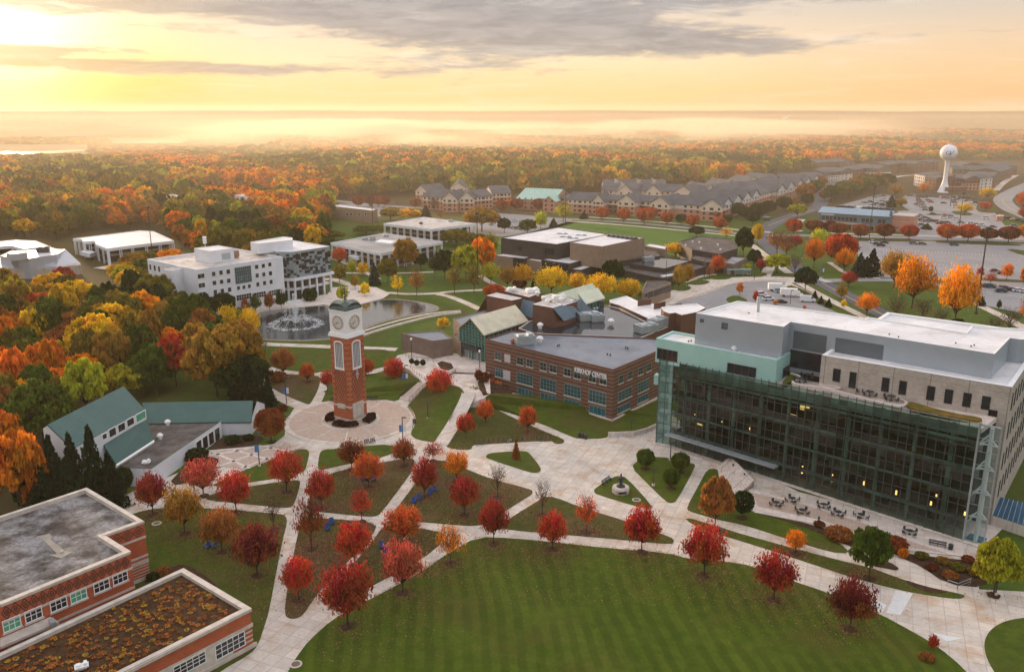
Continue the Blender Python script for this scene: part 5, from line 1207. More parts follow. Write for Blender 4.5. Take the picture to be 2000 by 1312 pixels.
 zq = 22.5; q = [P2(*v, zq) for v in ((489,472.5),(504.6,475.7),(571.5,468.3),(571,464),(554,462))]
 shell(e2, q, Zn-.5, zq, WHITE, WROOF, .2, .3, WTRIM, wname='penthouse')
build_offices()
# --- low modernist buildings with white fascia and columns
def colonnade(name, roofpx, Z, label, bays, roofm=WROOF, wallm=None, base=0.0, h1=1.4, dark=True):
 q = ccw([P2(*p, Z) for p in roofpx]); e = building(name, q[0], label)
 mb = MB(); ql = loc_pts(e, q); shell(e, q, Z-h1, Z, WHITE, roofm, .25, .4, WHITE, wname='fascia')
 part_prism(e, 'soffit', inset(q, .05), Z-h1-.1, Z-h1, WHITE)
 ins = inset(q, 2.4); o = part_prism(e, 'wall', ins, base, Z-h1-.1, wallm or mat_bands("dark_bronze_glazing", (.035,.022,.018), (.05,.032,.025), (.3,.24,.19), 4.0, .28, .5))
 cols_in = inset(q, .5); n = len(q)
 for i in range(n):
  a, b_ = Vector(cols_in[i]), Vector(cols_in[(i+1) % n]); u = (b_-a); Ln = u.length; u.normalize(); out = Vector((u.y, -u.x))
  if out.y > .35: continue
  k_ = max(2, int(Ln/bays))
  for j in range(k_+1):
   p = a+u*Ln*j/k_-Vector((e.location.x, e.location.y)); m2 = MB()
   for s_ in (-.45, .45): m2.box(tuple(p+u*s_), u[:], out[:], .15, .3, base, Z-h1-.1)
   m2.build('column', WHITE, e)
 return e, q
e3, q3_ = colonnade('white_colonnade_building', [(645.6,474),(751,455),(864.6,471.5),(744,494)], 8.6, 'low white-columned building with a grey flat roof, nearer of the pair right of the pond', 5.2, roofm=mat("grey_stained_roof", (.34,.33,.33), (.22,.21,.21), .05, .6, .4, world_=True))
z_ = 8.3
part_prism(e3, 'roof_curb', [P2(*p, 9.6) for p in ((732,471),(744,466.5),(773,470),(763,474.5))], 8.3, 9.4, WTRIM); hvac(e3, P(727,469,z_), z_, 3, 3, 2, .3, METAL); hvac(e3, P(712.5,469,z_), z_, 3, 2, 1.2, .3, METAL); hvac(e3, P(753,462,z_), z_, 3, 2, 1, .3, METAL)
part_prism(e3, 'balcony', [P2(*p, 4.6) for p in ((680,500),(700,503),(706,500),(690,496))], 3.2, 4.6, WHITE)
e4, q4_ = colonnade('white_colonnade_building', [(749,436.5),(828,423.6),(929.5,436.5),(842,447.5)], 8.6, 'low white-columned building with a stained flat roof, farther of the pair right of the pond', 5.2, roofm=WROOF2)
hvac(e4, P(880,433.5,8.3), 8.3, 3, 2, 1.2, .2, METAL); hvac(e4, P(822,438,8.3), 8.3, 2, 2, 1, .2, DARKM)
e5, _ = colonnade('white_roofed_hall', [(142,466),(160,467),(162,472),(184,470),(188,477),(209,485.5),(259,479),(340,470),(300,451.6),(273,450)], 8.4, 'low hall with a bright white roof in the autumn woods left of the office block', 6)
part_prism(e5, 'balcony', [P2(*p, 3.8) for p in ((156,490),(175,495),(187,491),(170,487))], 1.6, 3.6, WHITE);
e6, _ = colonnade('white_roofed_hall', [(-60,478),(0,471),(31.5,468),(70,470),(93,479.5),(45.6,486),(22,479.5),(-60,485)], 9, 'low hall with a white flat roof at the left edge, above the grey hall', 6)
# grey membrane building at the far left
def build_fieldhouse():
 e = building('grey_hipped_hall', P2(60, 525), 'grey hall with sloping metal roof planes and a skylight box at the left edge')
 o = Vector((e.location.x, e.location.y)); GM = mat_seam("pale_grey_metal_roof", (.42,.44,.48), (.48,.50,.54), .6, .35, .3)
 V = lambda p: (p.x-o.x, p.y-o.y, p.z)
 mb = MB()
 for f in ([(20,508,8.5),(112,496.5,8.5),(104,521,4.6),(28,524,4.6)], [(112,496.5,8.5),(128,487,8.5),(158,515,4.0),(104,521,4.6)], [(70,487,8.5),(92,482,8.5),(112,487,8.5),(128,487,8.5),(112,496.5,8.5)], [(-50,508,6.5),(8,503,7),(28,512,6),(28,524,4.6),(-50,530,4.6)]):
  q = [P(*p) for p in f]
  if (q[1]-q[0]).cross(q[2]-q[0]).z < 0: q = q[::-1]
  mb.face([V(p) for p in q])
 mb.build('sloping_roof', GM, e)
 part_prism(e, 'wall', [P2(*p, 4.6) for p in ((-50,532),(28,525),(104,522),(158,516),(128,500),(60,505),(-50,510))], 0, 4.4, STONE2)
 shell(e, [P2(*p, 9.2) for p in ((0,500),(55,505),(110,497),(90,486),(20,490))], 0, 9.2, GM, WROOF, .2, .3, WTRIM)
 shell(e, [P2(*p, 12) for p in ((12,494.5),(20,496.5),(53,493),(46,490.5))], 9, 12, GM, WROOF, .2, .3, WTRIM, wname='skylight_box')
 hvac(e, P(85,492,9.2), 9, 5, 4, 2.5, .3, DARKM)
build_fieldhouse()
def simple(name, roofpx, Z, label, wm_, rm, par=.3, base=0):
 q = [P2(*p, Z) for p in roofpx]; e = building(name, q[0], label); return e, shell(e, q, base, Z, wm_, rm, par, .4, None)
e, q = simple('brown_office', [(642,402),(664,399),(737,408),(728,411.5)], 8.5, 'low brown office with pale roof among trees behind the white colonnade buildings', TANB, WROOF)
for i in range(4):
 a, b_ = q[0], q[-1]
A_, B_ = P2(642,402,8.5), P2(728,411.5,8.5)
for x in (676,684,700,712): winpx(e, A_, B_, x, x+4, 416, 421, nx=1, ny=1)
for rp_, lb in ((((392,377),(410,374.5),(430,377),(412,380.5)), 'small white-roofed house half hidden in orange woods, second from the right'), (((458,381),(492,376.5),(534,379),(500,386)), 'long white-roofed house half hidden in orange woods, rightmost of the three'),
               (((318,384),(335,379),(350,382),(334,390)), 'small pale-roofed house half hidden in orange woods, leftmost of the three')):
 simple('woodland_house', rp_, 12, lb, WHITE, WROOF)
simple('white_canopy', ((428,470),(452,469),(455,474),(431,476)), 5, 'thin white canopy roof seen behind the white office block', WHITE, WROOF, .1, 4)
# --- dark performing arts building
def build_arts():
 BL = mat_bands("charcoal_brick", (.045,.036,.036), (.06,.048,.046), (.03,.02,.02), 0, 0, .6)
 e = building('arts_center', P2(1087, 505), 'dark charcoal arts building with stepped boxes, white roofs and a tan brick upper volume')
 def s(rp, Z, wm_, rm=WROOF, z0=0, **k): return shell(e, [P2(*p, Z) for p in rp], z0, Z, wm_, rm, .25, .4, **k)
 s(((978.6,464.5),(1087.5,477),(1190.6,457.5),(1091,443.5)), 13.5, BL)
 q = s(((1113.5,473.5),(1176.6,481.5),(1259,464.5),(1190,456)), 14.2, TANB, z0=4.5)
 s(((963,498),(994,502),(1024,505),(1055.6,497),(1002,491.5)), 6.2, BL); s(((1029,506.5),(1058,511.5),(1075,503),(1050,500.5)), 5.6, TANB)
 part_wall(e, 'wall_panel', P2(963,498,6.2), P2(994,502,6.2), 0, 12, 0, 6, .003, .1, TANB)
 s(((1057,507),(1113,515),(1150.5,505),(1098,498.5)), 6.6, BL); s(((1114,525.5),(1136,527),(1167,517),(1148,514.5)), 4.6, BL)
 s(((1110,498),(1180,513),(1290,500),(1270,480),(1120,488)), 6.0, BL, DROOF)
 s(((1230,515),(1299,524.5),(1352,508.5),(1258,497)), 5.4, BL, WET, rname='wet_roof'); s(((1180,520),(1300,545),(1380,520),(1280,500)), 3.5, BL, DROOF)
 s(((1259,480),(1300,487),(1303,481),(1268,475)), 7.5, TANB)
 s(((1324,472),(1352,487),(1404,496),(1441,485),(1440,478),(1430,467),(1368,461)), 7.5, BL, DROOF); s(((1350,505),(1380,512),(1440,512),(1400,498),(1352,498)), 5.0, BL, DROOF)
 s(((1414,513.5),(1434,515.5),(1459,503.5),(1430,501)), 5.2, GBRN, mat("pale_grey_flat_roof", (.3,.3,.32), (.24,.24,.26), .1, .6, world_=True))
 hvac(e, P(1266,510,5.3), 5.2, 5, 3, 2.0, .3, METAL)
 for (x, y) in ((1353,473),(1366,474),(1339,479.5),(1369,485.5),(1402,478.5),(1407,488)): dome_vent(e, P(x, y, 7.6), 7.3, .5)
 dome_vent(e, P(1214.5,502,5.8), 5.7, 1.4)
 for i in range(6): hvac(e, P(1192+i*9, 461.5+i*1.2, 14), 13.9, 4, 3, .7, .2, DARKM, 'roof_vent_box')
 mb = MB()
 for (x, y) in ((1119,466),(1105,463),(1135,460),(1098,457)): hvac(e, P(x, y, 13.3), 13.2, 6, .8, .35, -.2, METAL, 'roof_pipe_run')
 winpx(e, P2(978.6,464.5,13.5), P2(1087.5,477,13.5), 1064, 1082, 485, 497, nx=3, ny=1, fm=DARKM)
 winpx(e, P2(978.6,464.5,13.5), P2(1087.5,477,13.5), 1011, 1020, 480, 490, nx=2, ny=1, fm=mat("brown_frame", (.10,.06,.03)))
 w_ = [P2(994,502,6.2), P2(1024,505,6.2)]; winpx(e, w_[0], w_[1], 995, 1022, 506, 520, nx=4, ny=1, fm=DARKM)
 w_ = [P2(1057,507,6.6), P2(1113,515,6.6)]; winpx(e, w_[0], w_[1], 1060, 1110, 514, 527, nx=8, ny=1, fm=DARKM)
 e2, q = simple('tan_brick_studio', ((1253,568),(1258,572),(1311,552),(1300,548.5),(1262,549)), 6.0, 'low tan brick studio with a row of dark windows beside the bus loop', TANB, DROOF)
 a, b_ = P2(1258,572,6.0), P2(1311,552,6.0)
 for (x0, x1, y0, y1) in ((1260,1264,574,580),(1266,1275,570,580),(1277,1286,567,577),(1288,1298,563,573),(1300,1309,559,570)): winpx(e2, a, b_, x0, x1, y0, y1, nx=3, ny=2, fm=DARKM)
 e3, q = simple('flat_canopy', ((1290,538),(1318,534),(1319,536),(1296,540)), 4.5, 'thin pale canopy at the side door of the dark arts building', WHITE, WROOF, .1, 4.1)
build_arts()
# --- student housing
DKROOF = mat("charcoal_shingles", (.075,.08,.095), (.11,.115,.13), .15, .85, .2, fine=.15, world_=True)
PBRICK = mat_bands("pinkish_brick", (.52,.25,.18), (.44,.20,.14), (.50,.36,.28), 3.1, .08)
BEIGE = mat_bands("beige_siding", (.72,.61,.50), (.64,.54,.44), (.3,.25,.2), 0, 0)
DBR = mat_bands("dark_red_brick", (.18,.075,.055), (.13,.06,.05), (.3,.2,.16), 3.1, .06)
GRS = mat_bands("taupe_siding", (.17,.15,.14), (.13,.115,.105), (.2,.18,.16), 0, 0)
PATI = mat_seam("patina_green_roof", (.32,.52,.44), (.38,.58,.50), 1.2, .6)
PALE = mat_bands("pale_siding", (.64,.62,.60), (.58,.56,.54), (.3,.25,.2), 0, 0)
def wing(e, A, B, depth, ze, zr, kind, w1, w2, roof, rows=3, split=6.3, win=True, oh=.7, nwin=None, bal=False):
 """one wing: front wall from A to B (left to right seen from outside); kind g = gable to the front, p = ridge along the front"""
 o = Vector((e.location.x, e.location.y)); a, b = Vector(A)-o, Vector(B)-o; u = (b-a).normalized(); n = Vector((u.y, -u.x)); Ln = (b-a).length; dp = -n*depth
 V = lambda p, z: (p.x, p.y, z); c, d = b+dp, a+dp
 mb = MB()
 for (p, q) in ((a, b), (b, c), (c, d), (d, a)):
  mb.face([V(p, 0), V(q, 0), V(q, split), V(p, split)], 0); mb.face([V(p, split), V(q, split), V(q, ze), V(p, ze)], 1)
 if kind == 'g':
  m0, m1 = (a+b)/2, (c+d)/2; mb.face([V(a, ze), V(b, ze), V(m0, zr)], 1); mb.face([V(c, ze), V(d, ze), V(m1, zr)], 1)
 elif kind == 'p':
  m0, m1 = (a+d)/2, (b+c)/2; mb.face([V(d, ze), V(a, ze), V(m0, zr)], 1); mb.face([V(b, ze), V(c, ze), V(m1, zr)], 1)
 mb.build('wall', [w1, w2], e)
 rb = MB(); t = .25
 if kind == 'g': m0, m1 = (a+b)/2+n*oh, (c+d)/2-n*oh; sides = [((a-u*oh)+n*oh, (d-u*oh)-n*oh, -1), ((b+u*oh)+n*oh, (c+u*oh)-n*oh, 1)]; hw = Ln/2
 else: m0, m1 = (a+d)/2-u*oh, (b+c)/2+u*oh; sides = [((a+n*oh)-u*oh, (b+n*oh)+u*oh, 1), ((d-n*oh)-u*oh, (c-n*oh)+u*oh, -1)]; hw = depth/2
 zl = ze-(zr-ze)*oh/hw
 for (p, q, s_) in sides:
  f = [V(m0, zr+t), V(m1, zr+t), V(q, zl+t), V(p, zl+t)]; lo = [(x, y, z-t) for x, y, z in f]
  rb.face(f); rb.face(lo[::-1])
  for i in range(4): j = (i+1) % 4; rb.face([lo[i], lo[j], f[j], f[i]])
 if kind == 'h': pass
 rb.build('roof', roof, e)
 if win:
  nn_ = nwin or max(2, int(Ln/4.2))
  for r in range(rows):
   z0 = 1.1+r*3.1
   if z0+1.6 > ze+1: break
   for i in range(nn_):
    s0 = Ln*(i+.5)/nn_; mid = (nn_ % 2 == 1 and i == nn_//2); wd = 1.25 if mid else .65
    m2 = MB(); m2.wall(a[:], b[:], s0-wd, s0+wd, z0, z0+1.6, .003, .08); m2.build('window', GLASSD, e)
 return e
def W(px, py): return P2(px, py)
def dorm(name, label, wings, group=None, cat='residence'):
 p = W(wings[0][0], wings[0][1]); e = building(name, p, label, cat, group)
 for w_ in wings:
  (x0, y0, x1, y1, dp, ze, zr, kd) = w_[:8]; kw = w_[8] if len(w_) > 8 else {}
  wing(e, W(x0, y0), W(x1, y1), dp, ze, zr, kd, kw.get('w1', PBRICK), kw.get('w2', BEIGE), kw.get('roof', DKROOF), nwin=kw.get('n'), win=kw.get('win', True))
 return e
HG = 'brick and beige student residences with dark gabled roofs'
dorm('student_residence', 'pink brick residence with beige gables, leftmost of the dark-roofed row', [
  (826,408,868,411,20,9.6,14.2,'p',{'n':5}), (864,414,893,415,24,9.6,14.6,'g',{'n':3}), (893,411,900,412,16,9.6,13,'p',{'n':1,'w1':DBR}), (898,414,926,414,24,9.6,14.6,'g',{'n':3}), (926,410,962,407,20,9.6,13.8,'p',{'n':5}),
  (962,402,998,401,26,9.6,14.2,'p',{'n':5}), (812,396,834,398,22,9.6,14.4,'g',{'n':2}), (880,391,910,391,30,10,15,'g',{'n':2})], HG)
dorm('community_center', 'brick community hall with a pale green hipped roof between two residences', [
  (1009,409,1080,413,34,8.0,14.5,'p',{'roof':PATI,'w2':PBRICK,'n':6}), (1060,414,1084,415,20,8.0,11.5,'g',{'roof':PATI,'w2':PBRICK,'n':2}), (1084,411,1112,412,30,9,10.5,'p',{'w2':PBRICK,'n':3})], HG, 'hall')
dorm('student_residence', 'pink brick residence right of the green-roofed hall with five gables toward the field', [
  (1108,415,1157,418,20,9.6,14.0,'p',{'n':5}), (1157,419,1178,420,22,9.6,14.4,'g',{'n':3}), (1178,416,1206,418,16,9.6,12.6,'p',{'n':3,'w1':DBR}), (1205,420,1240,422,26,9.6,14.6,'g',{'n':3}),
  (1240,418,1270,421,18,9.6,13,'p',{'n':3,'w1':DBR}), (1269,424,1306,427,28,9.6,14.6,'g',{'n':3}), (1306,424,1368,429,20,9.6,13.2,'p',{'n':5}), (1367,431,1410,433,26,9.6,14.8,'g',{'n':3})], HG)
dorm('student_residence', 'residence wing with stepped gables along the street, nearer of the two', [
  (1410,431,1428,424,34,9.6,14.6,'g',{'n':3,'w2':PALE}), (1430,423,1447,417,34,9.6,14.6,'g',{'n':3,'w2':PALE}), (1449,416,1466,411,34,9.6,14.6,'g',{'n':3,'w2':PALE}), (1467,410,1482,406,34,9.6,14.6,'g',{'n':3,'w2':PALE}), (1482,405,1510,396,30,9.6,13.5,'p',{'n':6})], HG)
dorm('student_residence', 'residence wing with stepped gables along the street, farther of the two', [
  (1516,398,1533,393,34,9.6,14.6,'g',{'n':3,'w2':PALE}), (1535,392,1551,387,34,9.6,14.6,'g',{'n':3,'w2':PALE}), (1553,386,1568,381,34,9.6,14.6,'g',{'n':3,'w2':PALE}), (1569,381,1583,376,34,9.6,14.6,'g',{'n':3,'w2':PALE}), (1585,375,1599,371,34,9.6,14.6,'g',{'n':3,'w2':PALE}), (1600,371,1617,366,26,9.6,14,'p',{'n':4})], HG)
dorm('student_residence', 'dark-roofed residence seen over the row right of the green-roofed hall', [
  (1175,395,1245,397,24,9.6,14.6,'p'), (1205,398,1235,398,30,9.6,15,'g',{'n':2}), (1260,398,1290,399,30,9.6,15,'g',{'n':2}), (1245,396,1330,398,24,9.6,14,'p'), (1312,402,1355,404,36,9.6,15.4,'g',{'n':2})], HG)
dorm('student_residence', 'long dark-roofed residence in the rear row before the woods, left half', [
  (1180,386,1300,386,22,9.6,14.2,'p'), (1195,389,1220,389,26,9.6,14.8,'g',{'n':2}), (1240,388,1262,388,26,9.6,14.8,'g',{'n':2}), (1270,388,1292,388,26,9.6,14.8,'g',{'n':2})], HG)
dorm('student_residence', 'long dark-roofed residence in the rear row before the woods, right half', [
  (1360,396,1450,394,24,9.6,13.6,'p'), (1372,399,1402,398,34,9.6,15,'g',{'n':2}), (1412,388,1440,387,30,9.6,15,'g',{'n':2}), (1452,380,1488,379,30,9.6,15,'g',{'n':2}), (1440,392,1520,384,26,9.6,13.6,'p'), (1492,374,1526,372,30,9.6,15,'g',{'n':2}), (1520,378,1600,366,26,9.6,13.6,'p')], HG)
HG2 = 'dark brick and taupe residences near the water tower'
def dorm2(label, wings):
 ws = [(*w_[:8], {**dict(w1=DBR, w2=GRS), **(w_[8] if len(w_) > 8 else {})}) for w_ in wings]; return dorm('student_residence', label, ws, HG2)
dorm2('taupe and brick residence in the upper right, nearest the green hedge trees', [(1608,357,1640,354,26,10,12.6,'p',{'w1':PALE}), (1640,354,1664,351,26,10,12.6,'g',{'w1':PALE,'n':3}), (1664,351,1688,347,26,10,12.6,'p',{'w1':DBR,'w2':DBR,'n':4})])
dorm2('glass-cornered residence behind the hedge trees in the upper right', [(1686,347,1712,349,24,10.5,12.6,'p',{'w1':PALE,'n':4}), (1712,347,1732,343,24,10.5,12.6,'g',{'n':3}), (1732,341,1758,336,24,10.5,12.6,'p',{'w2':DBR,'n':4}), (1756,337,1784,337,24,10.5,13,'p',{'w1':DBR,'w2':DBR,'n':4}), (1784,338,1812,336,24,10.5,13,'g',{'n':3}), (1812,333,1832,332,20,10,12,'p',{'n':3})])
dorm2('taupe residence directly left of the water tower foot', [(1784,362,1804,366,22,11,12.6,'p',{'w1':PALE,'w2':PALE,'n':5}), (1804,368,1826,371,22,10.5,12.6,'p',{'w2':DBR,'n':3}), (1826,366,1846,366,20,10.5,13,'g',{'w1':PALE,'n':3})])
dorm2('brick and taupe residence right of the water tower foot', [(1850,369,1884,371,24,10.5,13,'p',{'n':5}), (1884,372,1912,372,24,10.5,13,'g',{'w1':PBRICK,'w2':DBR,'n':4}), (1912,371,1936,369,24,10.5,13,'p',{'w1':PALE,'w2':PALE,'n':3}), (1936,367,1952,360,24,10.5,13,'g',{'n':3})])
dorm2('long residence roofs stepping away behind the water tower', [(1858,350,1900,351,26,10.5,14,'p'), (1900,352,1940,352,26,10.5,14.4,'p'), (1950,356,1975,347,26,10.5,13.6,'p',{'n':5}), (1872,342,1920,342,26,10.5,14,'g',{'n':3}), (1930,345,1985,342,26,10.5,14,'p',{'n':6})])
dorm2('distant grey residence half hidden by an orange tree in the upper right', [(1595,334,1640,332,24,10,13,'p'), (1640,333,1668,332,24,10,13,'g',{'n':2})])
# ---- blue-roofed building by the street
def build_blue():
 e = building('blue_roofed_hall', P2(1600,455), 'blue metal hall with a brick base and a row of windows beside the street trees')
 BW = mat_seam("slate_blue_siding", (.10,.15,.19), (.12,.17,.215), .5, .5)
 BR = mat_seam("light_blue_metal_roof", (.22,.32,.40), (.25,.35,.43), .6, .4)
 A, B = P2(1597,442), P2(1736,452); a, b = Vector(A), Vector(B); u = (b-a).normalized(); n = Vector((u.y, -u.x))
 q = [A, B, tuple(b-n*22), tuple(a-n*22)]
 part_prism(e, 'wall', q, 0, 9.2, BW)
 o = Vector((e.location.x, e.location.y)); V = lambda p, z: (p.x-o.x, p.y-o.y, z)
 mb = MB(); f = [V(a+n*.8-u*.6, 9.0), V(b+n*.8+u*.6, 9.0), V(b-n*9+u*.6, 11.8), V(a-n*9-u*.6, 11.8)]; lo = [(x, y, z-.3) for x, y, z in f]
 mb.face(f); mb.face(lo[::-1]);
 for i in range(4): j = (i+1) % 4; mb.face([lo[i], lo[j], f[j], f[i]])
 mb.build('sloping_roof', BR, e)
 part_prism(e, 'rear_roof', [tuple(a-n*9), tuple(b-n*9), tuple(b-n*22), tuple(a-n*22)], 9.2, 10.4, DARKM)
 for i in range(9):
  p = a-n*14+u*((b-a).length*(.22+i*.09)); hvac(e, p, 10.4, 5, 4, 2.0, math.atan2(u.y, u.x), DARKM if i != 3 else WTRIM)
 Ln = (b-a).length
 for i in range(16):
  if i in (9, 13): continue
  s0 = 2+i*(Ln-4)/16; window(e, A, B, s0, s0+2.0, 4.6, 7.0, nx=2, ny=1, fm=mat("pale_blue_frame", (.25,.32,.36)), fw=.1)
 part_wall(e, 'name_band', A, B, 1.2, 9.5, 7.6, 8.2, .003, .08, WTRIM)
 part_wall(e, 'lower_roof', A, B, 0, Ln*.62, 3.2, 3.8, 0, 7, mat("tan_gravel", (.35,.28,.20), (.3,.22,.15), .5, .9, world_=True))
 part_wall(e, 'brick_base', A, B, 6, Ln*.66, 0, 3.2, 0, 6.4, PBRICK); part_wall(e, 'brick_base', A, B, Ln*.66, Ln, 0, 3.0, 0, 4.4, PBRICK)
 for i in range(6): part_wall(e, 'storefront', A, B, Ln*(.34+i*.10), Ln*(.41+i*.10), .2, 2.8, 6.4 if i < 3 else 4.4, 6.5 if i < 3 else 4.5, GLASSD)
 part_wall(e, 'awning', A, B, Ln*.55, Ln*.66, 3.3, 3.6, 6.4, 8.2, BW); part_wall(e, 'awning', A, B, Ln*.72, Ln*.80, 3.1, 3.4, 4.4, 6.2, BW)
 part_wall(e, 'canopy', A, B, Ln*.84, Ln+6, 3.4, 3.9, 4.4, 9, DARKM)
 part_prism(e, 'brick_wing', [tuple(b+u*.02-n*1), tuple(b+u*13-n*1), tuple(b+u*13-n*16), tuple(b+u*.02-n*16)], 0, 9.6, PBRICK); part_prism(e, 'stone_cap', [tuple(b-n*.8), tuple(b+u*13.2-n*.8), tuple(b+u*13.2-n*16.2), tuple(b-n*16.2)], 9.6, 10.0, CTRIM)
 part_prism(e, 'blue_pier', [tuple(b-u*.6+n*.3), tuple(b+u*.8+n*.3), tuple(b+u*.8-n*1.2), tuple(b-u*.6-n*1.2)], 0, 12.5, BW)
build_blue()
# --- water tower
def build_water_tower():
 c = P(1843, 376); e = building('water_tower', c, 'white water tower with a round tank on a tall flared stem and a blue emblem', 'water tower')
 WT = mat("white_tower_paint", (.80,.81,.84), (.74,.75,.78), .2, .45, .5)
 prof = [(5.6,0),(5.3,.4),(3.1,6.5),(2.15,10),(1.9,13),(1.85,26),(2.3,28),(3.6,29.5)]
 mb = MB(); mb.lathe((0,0), prof, 24); mb.build('stem', WT, e, smooth=True)
 R_ = 7.3; zc = 35.2; mb = MB(); pr = [(R_*math.sin(t), zc-R_*.96*math.cos(t)) for t in [math.pi*(i+2.6)/20 for i in range(17)]]
 mb.lathe((0,0), [(3.4,29.4)]+pr[0:]+[(.3, zc+R_*.96)], 32); mb.build('tank', WT, e, smooth=True)
 mb = MB(); mb.lathe((0,0), [(1.2, zc+R_*.94), (1.2, zc+R_*.94+.8)], 10)
 for i in range(8): a = i*math.pi/4; mb.tube([(1.9*math.cos(a), 1.9*math.sin(a), zc+R_*.92), (1.9*math.cos(a), 1.9*math.sin(a), zc+R_*.94+1.0)], .06, 4)
 mb.build('roof_hatch', WTRIM, e)
 BL = mat("emblem_blue", (.02,.20,.50), (.02,.18,.42), 1, .5); ang = math.atan2(-c.y, -c.x)+.15
 def sph(x, z, rr):
  th = ang+x/R_; zz = z/R_; return (rr*math.cos(th)*math.cos(zz), rr*math.sin(th)*math.cos(zz), zc+rr*.97*math.sin(zz))
 mb = MB(); N = 26
 def stroke(pts, w_):
  for i in range(len(pts)-1):
   x0, z0, x1, z1 = *pts[i], *pts[i+1]; M_ = max(1, int(math.hypot(x1-x0, z1-z0)/.4))
   for k_ in range(M_):
    a0, b0, a1, b1 = x0+(x1-x0)*k_/M_, z0+(z1-z0)*k_/M_, x0+(x1-x0)*(k_+1)/M_, z0+(z1-z0)*(k_+1)/M_
    mb.face([sph(a0-w_, b0, R_*1.012), sph(a1-w_, b1, R_*1.012), sph(a1+w_, b1, R_*1.012), sph(a0+w_, b0, R_*1.012)])
 stroke([(.1,1.6),(-1.6,1.9),(-2.7,.8),(-2.8,-.7),(-1.9,-2.0),(-.7,-2.0),(-.2,-.3),(-1.4,-.3)], .35)
 stroke([(.3,1.8),(.6,-2.0),(1.6,-.2),(3.6,2.0)], .38); stroke([(2.6,1.9),(3.9,2.1)], .2)
 mb.build('emblem', BL, e)
 for (px, py, r, hgt, lb) in ((1532,252,9,40,'small pale water tower far away in the mist, left of a distant pair'), (1541,250,7,46,'small round water tower far away in the mist, right of a distant pair')):
  v = P(px, py); e2 = building('distant_water_tower', v, lb, 'water tower', 'distant water towers'); mb = MB()
  mb.lathe((0,0), [(3,0),(1.6,6),(1.6,hgt-r*1.1),(r,hgt-r*.5),(r*1.15,hgt),(r,hgt+r*.4),(.3,hgt+r*.7)], 14); mb.build('tank_and_stem', WHITE, e2, smooth=True)
build_water_tower()
# small white building far in the woods
simple('farm_shed', ((1652,257),(1668,256.3),(1670,257.6),(1654,258.4)), 14, 'distant white shed roof in the woods below the horizon', WHITE, WROOF)
simple('retaining_wall', ((1846,364),(1888,364),(1888,366),(1846,366)), 5, 'brown brick wall behind the foot of the water tower', DBR, DBR, .1)
e, q = simple('entrance_sign_wall', ((1946,420),(1960,419.5),(1961,422),(1947,423)), 3.2, 'low pink brick sign wall at the parking lot corner', PBRICK, CTRIM, .1)
# --- masts and lamps
MAST = mat("brown_mast_paint", (.045,.028,.022), (.06,.035,.028), 1, .6)
def mast(px, py, top, label, name='light_mast', r=.28, group='tall dark light masts'):
 v = P(px, py); h = zfor(v.x, v.y, top); e = empty(name, v, 0, label, 'light mast', group); mb = MB(); mb.lathe((0,0), [(r*1.7,0),(r*1.7,.8),(r,1.0),(r*.55,h-.8)], 8); mb.build('pole', MAST, e)
 mb = MB(); mb.lathe((0,0), [(.3,h-.9),(1.0,h-.8),(1.0,h-.1),(.3,h)], 10); mb.build('lamp_ring', DARKM, e)
for a in [(1906,613,443,'tall dark light mast on the grass right of the library roof'), (299,510,403,'tall dark light mast in the woods left of the white office block'), (728,437,366,'tall dark light mast beside the brown office'),
          (775,400,329,'thin tall mast against the far woods'), (933,556,415,'tall dark light mast by the orange and green trees above the pond'), (1104,438,343,'tall dark mast in front of the green-roofed hall'), (1697,473,362,'tall dark mast beside the blue-roofed hall'),
          (1873,446,376,'thin mast in the upper parking lot between red trees'), (1856,402,342,'thin mast beside the water tower foot'), (1743,412,352,'thin mast behind the blue-roofed hall'), (1516,398,345,'thin mast over the stepped residences')]:
 mast(a[0], a[1], a[2], a[3], r=.36 if a[0] == 1906 else .26)
BAN = mat("blue_banner", (.03,.17,.50), (.05,.22,.55), 1, .7)
BANW = mat("white_banner", (.7,.72,.75), (.6,.65,.7), 1, .7)
def lamp(px, py, top, label, z=0.0, banner=True, globe=False):
 v = P(px, py, z); h = zfor(v.x, v.y, top)-z; e = empty('street_lamp', v, 0, label, 'street lamp', 'lamp posts around the quad')
 mb = MB(); mb.lathe((0,0), [(.32,0),(.32,.5)], 10); mb.build('base', CONC2, e)
 mb = MB(); mb.lathe((0,0), [(.12,.5),(.09,h-.1)], 8); mb.build('pole', DARKM, e)
 if globe: mb = MB(); mb.lathe((0,0), [(.1,h-.1),(.3,h+.1),(.33,h+.4),(.15,h+.65)], 10); mb.build('globe', WTRIM, e)
 else: mb = MB(); mb.abox(-.1, .9, -.18, .18, h-.1, h+.08); mb.build('lamp_head', DARKM, e)
 if banner:
  for s_ in (-1, 1): mb = MB(); mb.abox(min(s_*.14, s_*.75), max(s_*.14, s_*.75), -.02, .02, h*.42, h*.42+1.6); mb.build('banner', BAN if s_ < 0 else BANW, e)
for a in [(507,911,844,'lamp post with blue banners on the patterned west plaza'), (560,792,736,'lamp post with blue banners left of the round plaza'), (792,761,713,'lamp post with blue banners beside the outdoor stairs'), (787,863,815,'lamp post with blue banners on the lower right rim of the round plaza')]: lamp(*a)
